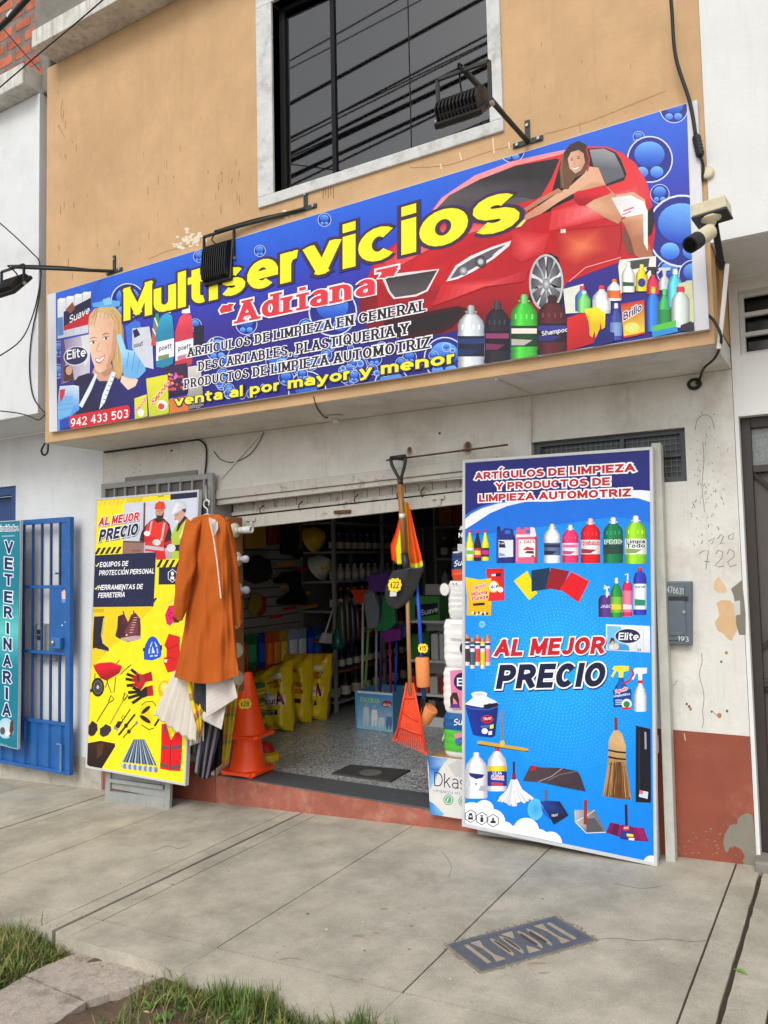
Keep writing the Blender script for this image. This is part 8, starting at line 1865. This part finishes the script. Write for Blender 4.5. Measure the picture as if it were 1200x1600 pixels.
def hat(label, px, col, r=.13, tilt=70, tg=False):
    q = sx(*px, .10); t = thing('hard_hat', label, 'hard hat', q); Mx = Matrix.Translation(q) @ Matrix.Rotation(radians(tilt), 4, 'Y')
    m = MB(); m.lathe([(r*1.18, -.01), (r*1.15, .004), (r, .012), (r*.95, .06), (r*.72, .115), (r*.4, .145), (.004, .155)], 24, M=Mx, cap=False); m.build('shell', mat(name_c(col), col, .35), t, smooth=True)
    m = MB()
    for dx in (-.035, 0, .035): m.tube(smoothpts([Mx @ Vector((-r*.9, dx, .07)), Mx @ Vector((0, dx, .158)), Mx @ Vector((r*.9, dx, .07))], 6), .008, 5)
    m.build('crown_ridge', mat(name_c(col), col, .35), t, smooth=True)
    if tg: pricetag(t, q+Vector((.13, -.06, .0)), .10, '¢18', Vector((.8, -.6, 0)))
def name_c(c): return 'plastic_%d_%d_%d' % tuple(c)
hat('yellow hard hat hung on the slat wall', (487, 843), (226, 180, 30)); hat('white hard hat with a price tag on the slat wall', (497, 887), (212, 210, 204), tilt=60, tg=True)
shape_on('work_boots', 'pair of black boots hung on the slat wall below the tools', 'boots', [(458, 892), (458, 912), (470, 938), (462, 945), (430, 944), (430, 938), (452, 922), (446, 910), (425, 912), (425, 905), (440, 894)], .12, (26, 25, 26))
shape_on('glove_bundle', 'bundle of black gloves hung at the left of the slat wall', 'gloves', [(380, 876), (396, 868), (412, 876), (416, 896), (408, 908), (392, 912), (379, 905), (376, 890)], .10, (28, 26, 28), mat('black_rubber', (24, 23, 25), .7, bump=.6, bscale=30))
shape_on('work_gloves', 'yellow and red work gloves hung low on the slat wall', 'gloves', [(391, 928), (403, 928), (406, 945), (398, 960), (390, 962), (384, 950)], .05, (150, 120, 40))
shape_on('work_gloves', 'red glove hung beside the yellow one on the slat wall', 'gloves', [(405, 932), (412, 932), (411, 955), (402, 964), (400, 955)], .05, (150, 36, 36))
shape_on('tool_box', 'yellow packaged tool at the top left of the slat wall', 'package', [(378, 815), (410, 813), (412, 855), (380, 858)], .05, (196, 152, 40))
shape_on('red_package', 'red packaged goods beside the yellow package on the slat wall', 'package', [(414, 815), (432, 813), (432, 850), (415, 853)], .05, (140, 50, 44))
shape_on('dark_jacket', 'black jacket hung near the top of the slat wall', 'jacket', [(436, 812), (456, 810), (460, 850), (448, 868), (436, 866)], .09, (26, 26, 30))
t = thing('garden_spade', 'short spade with a steel shaft hung on the slat wall', 'spade', sx(463, 840, .05))
m = MB(); m.tube([sx(463, 818, .06), sx(463, 858, .06)], .012, 8); m.build('shaft', mat('bright_steel', (190, 190, 192), .3, metal=.8), t, smooth=True)
m = MB(); m.prism([sx(*p, .05) for p in ((455, 858), (470, 858), (471, 868), (464, 874), (455, 869))], (.03, 0, 0)); m.build('blade', RUBB, t, bevel=.004)
m = MB(); m.prism([sx(*p, .05) for p in ((455, 812), (470, 811), (470, 819), (455, 820))], (.03, 0, 0)); m.build('grip', RUBB, t, bevel=.004)
for x, y, c in ((446, 881, 0), (449, 915, 0), (470, 890, 1), (473, 927, 0), (452, 950, 1), (431, 963, 1), (485, 947, 0), (452, 843, 0)):
    shape_on('price_card', 'red price card on the slat wall rail' if c else 'yellow price card on the slat wall rail', 'price card', [(x-11, y-2+1.6), (x+11, y-2-1.6), (x+11, y+3-1.6), (x-11, y+3+1.6)], .004, (196, 44, 36) if c else (226, 150, 30), CARD, .004, 'price cards on the slat wall')
pk = [(383, 400, 990, 1042, (40, 110, 60), 'green and blue'), (401, 412, 988, 1042, (30, 60, 140), 'blue'), (414, 424, 986, 1046, (206, 84, 30), 'orange'), (425, 435, 985, 1044, (190, 100, 50), 'clear and orange'), (436, 447, 984, 1042, (200, 150, 50), 'yellow'), (449, 463, 982, 1036, (170, 176, 196), 'white and blue'), (464, 477, 981, 1034, (160, 170, 200), 'pale blue'), (479, 489, 979, 1028, (30, 70, 170), 'deep blue'), (490, 500, 978, 1026, (50, 90, 150), 'steel blue')]
for x0, x1, y0, y1, c, w_ in pk:
    t = thing('blister_pack', w_+' blister pack hung in the row above the yellow sacks', 'blister pack', sx(x0, y1, .10), 'blister packs above the sacks')
    m = MB(); m.prism([sx(x0, y1+2, .05), sx(x1, y1, .05), sx(x1, y0, .05), sx(x0, y0+1.5, .05)], (.012, 0, 0), c); m.build('card', CARD, t)
    m = MB(); a, b = sx(lerp(x0, x1, .2), lerp(y1, y0, .12), .064), sx(lerp(x0, x1, .8), lerp(y1, y0, .7), .064); m.bbox((a.x, a.y, a.z), (a.x+.04, b.y, b.z), .012, colfix(c, 1.5)); m.build('content', PLAST, t)
    m = MB(); q = sx((x0+x1)/2, y0+1, 0); m.tube([q, q+Vector((.10, 0, -.005))], .004, 5); m.build('peg', ZINC, t)
# sacks of detergent
def sack(label, bl_, br_, tr_, tl_, Y, lean, txt, seed):
    b0, b1 = onZ(*bl_, FLOOR), onZ(*br_, FLOOR); Y0 = (b0.y+b1.y)/2
    p = [onY(*q, Y0) for q in (bl_, br_)]+[onY(*tr_, Y0+lean), onY(*tl_, Y0+lean)]
    p[0].z = p[1].z = FLOOR
    t = thing('detergent_sack', label, 'sack', (p[0]+p[1])/2); r = random.Random(seed)
    nrm = (p[1]-p[0]).cross(p[3]-p[0]).normalized(); nrm = -nrm if nrm.y > 0 else nrm
    def f(u, v, sd):
        q = p[0].lerp(p[1], u).lerp(p[3].lerp(p[2], u), v); ed = max(0, min(1, min(u, 1-u)*7))*max(0, min(1, min(v*9+.25, (1-v)*5)))
        pin = 1+.05*sin(v*pi); c = (p[0]+p[1]+p[2]+p[3])/4
        wv = .010*sin(u*15+v*9+seed)+.008*sin(v*25-u*7)+(.02*sin(u*16) if v > .9 else 0)
        return q+nrm*(sd*(.11*ed**.6)+wv*(1 if sd > 0 else .3))
    YC = lambda u, v: (238, 204, 30) if v < .9 else (226, 180, 30)
    m = MB(); m.grid(lambda u, v: f(u, v, 1), 30, 34, YC); m.grid(lambda u, v: f(u, v, -1), 30, 34, YC, flip=True); m.build('bag', FILM, t, smooth=True)
    m = MB()
    def put(x, y, e=.002): 
        q = f(x, y, 1); return q+nrm*e
    def word(s_, u0, u1, v0, hv, col, wt=.2, out=None):
        tot, mk = layout(s_, wt, .1)
        for ex, cc, e in ([(.12, out, .009)] if out else [])+[(0, col, .0115)]:
            for k, pc in enumerate(mk(ex)):
                for q in pc: V = [put(u0+(u1-u0)*x/tot, v0+hv*y, e+.0001*(k % 8)) for x, y in q]; m.add(V, [tuple(range(len(V)))], cc)
    def patch(u0, u1, v0, v1, col, e=.006):
        n = 8; m.grid(lambda a, b: put(lerp(u0, u1, a), lerp(v0, v1, b), e), n, 3, lambda a, b: col)
    if txt:
        patch(.06, .94, .36, .50, (236, 226, 214)); word('B', .08, .26, .36, .17, (126, 22, 36), .28); word('lancur', .28, .76, .375, .10, (126, 22, 36), .22, (240, 236, 230)); word('A', .76, .93, .36, .20, (126, 22, 36), .28); word('Mr.', .30, .44, .48, .08, (126, 22, 36), .2)
        word('MAXIMO', .56, .90, .68, .05, (150, 26, 36), .22); word('PODER', .60, .88, .62, .05, (150, 26, 36), .22); patch(.5, .62, .50, .58, (190, 206, 220)); patch(.26, .80, .22, .29, (30, 34, 60)); word('DETERGENTE', .30, .76, .255, .02, (220, 220, 226)); word('MULTIUSOS', .32, .74, .228, .02, (220, 220, 226)); word('15 kg', .12, .34, .13, .03, (150, 70, 30)); patch(.60, .9, .76, .82, (226, 220, 210))
    else:
        word('Sapolio', .14, .8, .72, .08, (206, 50, 34)); word('Máxima', .1, .9, .52, .09, (206, 50, 34)); word('Pureza', .1, .9, .42, .09, (206, 50, 34)); patch(.15, .85, .28, .34, (60, 44, 40))
    m.build('print', FILM, t)
    return t
sack('yellow detergent sack at the front left of the group of three', (403, 1141), (458, 1137), (455, 1031), (397, 1052), 0, .10, 1, 1)
sack('yellow sack with red lettering wedged between two others', (446, 1128), (486, 1125), (488, 1022), (444, 1022), 0, .08, 0, 2)
sack('yellow detergent sack at the right of the three, beside the shelf post', (472, 1124), (510, 1121), (520, 1021), (470, 1021), 0, .06, 1, 3)
m = MB()
for k in range(14):
    q = onZ(384, 1150, FLOOR); zz = FLOOR+.001+k*.034; m.bbox((q.x-.16+.01*(k % 3), q.y-.10, zz), (q.x+.14+.01*(k % 2), q.y+.12, zz+.032), .012, [(214, 180, 40), (60, 130, 70), (200, 150, 40), (226, 206, 90)][k % 4])
tag(m.build('sponge_stack', PLAST), 'stack of yellow and green scouring pads behind the cones', 'pads')
for label, x, y0, y1, c1, c2 in (('broom handle with a red top standing behind the cones', 385, 1004, 1165, (150, 70, 66), (206, 36, 36)), ('white broom handle standing left of the red topped one', 378, 1032, 1160, (206, 206, 204), (206, 206, 204)), ('lime green broom handle behind the red topped one', 382.5, 1004, 1150, (150, 170, 50), (150, 170, 50))):
    q = onZ(x, y1, FLOOR); tp = onY(x, y0, q.y); t = thing('broom_pole', label, 'pole', q)
    m = MB(); m.tube([q, lerp(q, tp, .72)], .012, 8, c1); m.build('shaft', PLAST, t, smooth=True); m = MB(); m.tube([lerp(q, tp, .7201), tp], .0135, 8, c2); m.build('grip', PLAST, t, smooth=True)
# steel shelves along the left wall, loaded with bottles
SHX = -4.77
t = thing('shelf_unit', 'tall steel shelf unit loaded with bottles along the left wall behind the sacks', 'shelf', (SHX-.2, 8, FLOOR))
for y in (6.98, 8.0, 9.05):
    for x in (SHX-.035, -5.25): m = MB(); m.box((x, y, FLOOR), (x+.035, y+.035, 2.45)); m.build('post', STEEL, t)
levels = [.10, .42, .74, 1.06, 1.38, 1.70, 2.02]
for i, z in enumerate(levels):
    m = MB(); m.box((-5.25, 7.0, z), (SHX-.002, 9.08, z+.022)); m.build('shelf', mat('orange_shelf_edge', (150, 92, 40), .6) if i in (1, 2) else STEEL, t)
kinds = {}
def goods(kind, col, cap, h, r):
    k = (kind, col)
    if k not in kinds:
        m = MB(); m.lathe([(r*.9, 0), (r, .01), (r, h*.6), (r*.85, h*.68), (r*.38, h*.84), (r*.36, h*.9)], 12, col=col); m.lathe([(r*.42, h*.9), (r*.42, h), (r*.2, h*1.01)], 10, col=cap); m.lathe([(r*1.012, h*.15), (r*1.012, h*.5)], 12, col=(206, 196, 176), cap=False)
        o = m.build(kind, PLAST, auto=40); kinds[k] = o; return o, True
    return kinds[k], False
rowdef = [((34, 32, 36), (30, 30, 32), .27, .06, 'dark jug with a pale label', 'dark jugs on the bottom shelf'), ((34, 40, 70), (60, 60, 80), .2, .04, 'navy bottle', 'navy bottles on the second shelf'), ((150, 34, 36), (180, 60, 40), .2, .04, 'red bottle', 'red bottles on the third shelf'), ((50, 44, 44), (206, 110, 40), .24, .04, 'dark bottle with an orange cap', 'orange capped bottles on the fourth shelf'), ((170, 170, 176), (190, 190, 196), .18, .04, 'pale bottle', 'pale bottles on the fifth shelf'), ((60, 60, 90), (150, 150, 160), .2, .04, 'blue grey bottle', 'blue grey bottles on the sixth shelf')]
for i, (c, cp_, h, r, lab, grp) in enumerate(rowdef):
    n = 9 if i == 0 else 13
    for k in range(n):
        o, new = goods('bottle', c, cp_, h, r)
        pos = Vector((SHX-.09, 7.08+k*(1.9/n), levels[i]+.0225))
        if new: o.location = pos; tag(o, lab+' in the row along its steel shelf', 'bottle', grp)
        else: q = dup(o, pos, group=grp)
# white gondola on the right with packs and cartons
GYF = 6.76
t = thing('gondola_shelf', 'low white gondola shelf at the right inside the shop', 'shelf', (-3.1, 7.0, FLOOR))
gx0, gx1 = onY(640, 1000, GYF).x, -2.2
zt_ = [onY(680, y, GYF).z for y in (1136, 1087, 1034, 972)]
WSH = mat('white_shelf_paint', (206, 206, 204), .5)
m = MB(); m.box((gx0, GYF+.35, FLOOR), (gx1, GYF+.38, zt_[3]+.35)); m.box((gx0, GYF, FLOOR), (gx1, GYF+.345, FLOOR+.09)); m.build('body', WSH, t)
for z in zt_[1:]: m = MB(); m.box((gx0, GYF, z-.012), (gx1, GYF+.345, z+.012)); m.build('shelf', WSH, t)
def carton(label, x0, x1, y, hgt, shelf, col, cat='carton', txt=None, grp=None):
    z0 = zt_[shelf]+.0125 if shelf else FLOOR+.092; a, b = onY(x0, y, GYF+.02).x, onY(x1, y, GYF+.02).x
    m = MB(); m.bbox((a, GYF+.02, z0), (b, GYF+.24, z0+hgt), .006, col); o = m.build('carton', CARD, org=(a, GYF+.02, z0)); tag(o, label, cat, grp)
    if txt: txt(o, a, b, z0, hgt)
def suave(o, a, b, z0, h):
    K = Art(Plane((a, GYF+.0195, z0), (1, 0, 0), (0, 0, 1)), .0002); K.poly([(648, 945), (684, 942), (684, 960), (648, 966)], (26, 30, 50)); K.text('Suave', (658, 962), (684, 956), 9, (220, 220, 224), wt=.18); K.poly([(640, 968), (684, 962), (684, 972), (640, 973)], (60, 150, 60)); K.build('print', FILM, o)
carton('green and navy paper pack on top of the white gondola', 640, 687, 960, .235, 3, (70, 140, 70), 'paper pack', suave)
carton('leaf green carton on the middle gondola shelf', 641, 657, 1000, .24, 2, (50, 120, 50)); carton('dark green carton beside the leaf green one on the gondola', 658, 671, 1000, .26, 2, (36, 96, 46))
for k in range(3): carton(['first white carton beside the green ones on the gondola', 'middle white carton on the middle gondola shelf', 'white carton nearest the paper tower on the gondola'][k], 673+k*13, 684+k*13, 1000, .25, 2, (190, 190, 190))
for k in range(4): carton(['red and white carton at the left of the low gondola shelf', 'orange carton on the low gondola shelf', 'pale carton behind the foam roller on the gondola', 'brick red carton nearest the paper tower on the gondola'][k], 641+k*15, 653+k*15, 1060, .16, 1, [(170, 50, 44), (190, 96, 44), (190, 180, 170), (150, 50, 40)][k])
for k in range(4): carton(['black carton at the left of the bottom gondola shelf', 'dark grey carton on the bottom gondola shelf', 'black and white carton on the bottom gondola shelf', 'charcoal carton nearest the paper tower at the bottom'][k], 641+k*14, 652+k*14, 1100, .15, 0, [(36, 34, 34), (54, 54, 56), (120, 118, 116), (44, 42, 42)][k])
# back shelf with cartons high up
t = thing('shelf_unit', 'dark shelf unit with cartons on top at the back right of the shop', 'shelf', (-3.2, 8.7, FLOOR))
m = MB()
for z in (.4, .8, 1.2, 1.6, 1.98): m.box((-4.3, 8.45, z), (-1.9, 8.85, z+.03))
m.build('shelf', STEEL, t); m = MB()
for x in (-4.33, -3.1, -1.9): m = MB(); m.box((x, 8.46, FLOOR), (x+.03, 8.84, 2.3)); m.build('post', STEEL, t)
for i, (x0, x1, c, lab) in enumerate([(686, 706, (176, 100, 56), 'tan printed carton high on the back right shelf'), (708, 730, (160, 56, 44), 'red printed carton high on the back right shelf'), (655, 682, (30, 44, 100), 'navy carton high on the back shelf beside the tan one')]):
    a, b = onY(x0, 820, 8.5), onY(x1, 820, 8.5); m = MB(); m.bbox((a.x, 8.5, 2.011), (b.x, 8.8, 2.30), .008, c); tag(m.build('carton', CARD, org=(a.x, 8.5, 2.011)), lab, 'carton')
for i in range(5):
    z = (.4, .8, 1.2, 1.6)[i % 4]+.0305; x = -4.1+i*.44; m = MB(); m.bbox((x, 8.5, z), (x+.3, 8.8, z+.24), .008, [(90, 60, 40), (50, 70, 110), (150, 150, 150), (60, 100, 60), (140, 60, 50)][i])
    tag(m.build('carton', CARD, org=(x, 8.5, z)), ['brown', 'blue', 'pale', 'green', 'red'][i]+' carton on the dark back shelf', 'carton')
for r_, (z, c, cp_, lab, h) in enumerate([(.43, (40, 90, 60), (180, 180, 180), 'green bottle', .26), (.83, (150, 60, 40), (40, 40, 40), 'rust red bottle', .27), (1.23, (180, 180, 186), (60, 70, 120), 'white bottle', .26), (1.63, (60, 56, 90), (200, 140, 50), 'violet bottle', .24)]):
    for k in range(15):
        o, new = goods('bottle', c, cp_, h, .05); pos = Vector((-4.2+k*.15, 8.49, z+.0005))
        if new: o.location = pos; tag(o, lab+' in its row on the dark back shelf', 'bottle', lab+'s on the back shelf')
        else: dup(o, pos)
for i, (x, y0, y1, c, lab) in enumerate([(533, 940, 1012, (60, 80, 60), 'olive'), (541, 930, 1006, (80, 70, 40), 'mustard'), (549, 938, 1004, (50, 60, 90), 'slate blue'), (557, 945, 1000, (90, 50, 44), 'russet')]):
    q = onX(x, y1, SHX+.06); tp = onX(x, y0, SHX+.06); hh = tp.z-q.z; m = MB()
    m.lathe([(.012, hh), (.02, hh*.95), (.05, hh*.75), (.06, hh*.4), (.065, hh*.12), (.03, 0)], 12, M=Matrix.Translation(q), col=c, sq=(1, .6, 1)); tag(m.build('brush_pack', FILM, smooth=True, org=q), lab+' film wrapped brush hung before the bottle shelves', 'brush')
# dustpan and teal bag hung on the shelf post
t = thing('dustpan', 'white long handled dustpan hung on the shelf post', 'dustpan', onX(505, 1000, SHX+.05))
m = MB(); m.tube([onX(520, 952, SHX+.05), onX(508, 990, SHX+.05)], .010, 8); m.build('handle', WSH, t, smooth=True)
m = MB(); m.prism([onX(*p, SHX+.04) for p in ((503, 988), (512, 990), (512, 1006), (497, 1004))], (.06, 0, 0)); m.build('pan', WSH, t, bevel=.01)
m = MB(); q = onX(528, 1008, SHX+.03); m.lathe([(.01, .22), (.03, .16), (.07, .08), (.085, .0), (.06, -.04), (.02, -.05)], 14, M=Matrix.Translation(q), col=(20, 100, 96)); tag(m.build('teal_bag', FILM, smooth=True, org=q), 'teal plastic bag hung on the shelf post beside the dustpan', 'bag')
# broom carton
BY = 6.37
a, b = onZ(558, 1138, FLOOR), onZ(614, 1145, FLOOR); zt2 = onY(560, 1079, BY).z
t = thing('broom_box', 'blue printed carton holding a bunch of upturned brooms', 'box', ((a.x+b.x)/2, BY+.2, FLOOR))
m = MB()
for p0, p1 in (((a.x, BY), (b.x, BY+.02)), ((a.x, BY+.42), (b.x, BY+.44)), ((a.x, BY+.02), (a.x+.02, BY+.42)), ((b.x-.02, BY+.02), (b.x, BY+.42))): m.box((p0[0], p0[1], FLOOR+.001), (p1[0], p1[1], zt2), (90, 150, 190))
m.box((a.x+.021, BY+.021, zt2-.07), (b.x-.021, BY+.419, zt2-.06), (200, 200, 200)); m.build('carton', CARD, t)
K = Art(Plane((a.x, BY-.001, FLOOR), (1, 0, 0), (0, 0, 1)), .0003)
K.clip = [(558.5, 1079), (613.5, 1084), (614, 1144.5), (558.5, 1137.5)]
K.poly([(550, 1070), (620, 1070), (620, 1150), (550, 1150)], lambda x, y: (50, 130, 190) if y < 1100 else (150, 196, 216)); K.poly([(550, 1074), (620, 1079), (620, 1087), (550, 1082)], (206, 206, 204)); K.text('ESCOBAS', (563, 1096), (593, 1099), 7, (170, 206, 90), wt=.22); K.ell(604.5, 1100, 8.5, 5.5, (160, 36, 66)); K.text('VIRUTEX', (598, 1103), (611, 1104), 4, (240, 230, 230), wt=.2)
for x, y, h, c in ((572, 1135, 34, (190, 206, 216)), (585, 1135, 30, (226, 226, 226)), (596, 1137, 20, (200, 210, 216)), (608, 1140, 24, (80, 110, 160))): K.ell(x, y-h, 2.2, 3, (200, 160, 140)); K.poly([(x-4, y-h+4), (x+4, y-h+4), (x+5, y-h*.45), (x+3, y), (x+1, y), (x, y-h*.4), (x-2, y), (x-4, y), (x-5, y-h*.45)], c)
K.clip = None; K.build('printed_face', CARD, t)
BRY = 6.58
for lab, tp, bt, hc, kind, P, pc in (('red headed broom upturned in the blue carton', (567, 942), (566, 1090), (190, 190, 192), 0, [(548, 922), (585, 921), (580, 940), (556, 943)], (206, 60, 34)),
    ('green handled mop wrapped in clear film in the blue carton', (576, 975), (570, 1090), (110, 160, 50), 0, [(568, 928), (582, 922), (592, 950), (590, 980), (574, 984), (570, 955)], (120, 130, 136)),
    ('grey handled green brush upturned in the blue carton', (588, 985), (588, 1090), (150, 152, 154), 0, [(597, 930), (614, 934), (618, 975), (604, 986), (586, 986), (596, 965)], (40, 130, 70)),
    ('purple headed broom on a violet handle in the blue carton', (597, 925), (594, 1090), (70, 44, 110), 0, [(572, 900), (604, 894), (612, 912), (604, 925), (578, 924)], (96, 60, 140)),
    ('magenta handled broom with a plum head in the blue carton', (609, 1002), (611, 1092), (176, 30, 96), 0, [(594, 990), (606, 983), (626, 984), (624, 1000), (602, 1004)], (120, 40, 130)),
    ('blue handled broom upturned at the right of the carton', (620, 1000), (617, 1090), (30, 80, 190), 0, [(617, 982), (636, 978), (638, 994), (620, 1000)], (40, 76, 140))):
    i = len(lab) % 5; Y_ = BRY+(i-2)*.035
    t = thing('broom', lab, 'broom', onY(*bt, Y_)); m = MB(); m.tube([onY(*tp, Y_), onY(*bt, Y_)], .013, 8, hc); m.build('handle', PLAST, t, smooth=True)
    m = MB(); m.prism([onY(*p, Y_-.03) for p in P], (0, .06, 0), pc); m.build('head', PLAST, t, bevel=.008)
    rr2 = random.Random(i); m = MB()
    top_ = sorted(P, key=lambda p: p[1])[:2]; top_.sort()
    for k in range(24):
        u = rr2.random(); p = (lerp(top_[0][0], top_[1][0], u), lerp(top_[0][1], top_[1][1], u)); q = onY(p[0], p[1]+3, Y_+rr2.uniform(-.025, .025)); m.tube([q, q+Vector((rr2.uniform(-.02, .02), rr2.uniform(-.01, .01), rr2.uniform(.02, .05)))], .003, 4, colfix(pc, rr2.uniform(.6, 1.2)))
    m.build('bristles', PLAST, t)
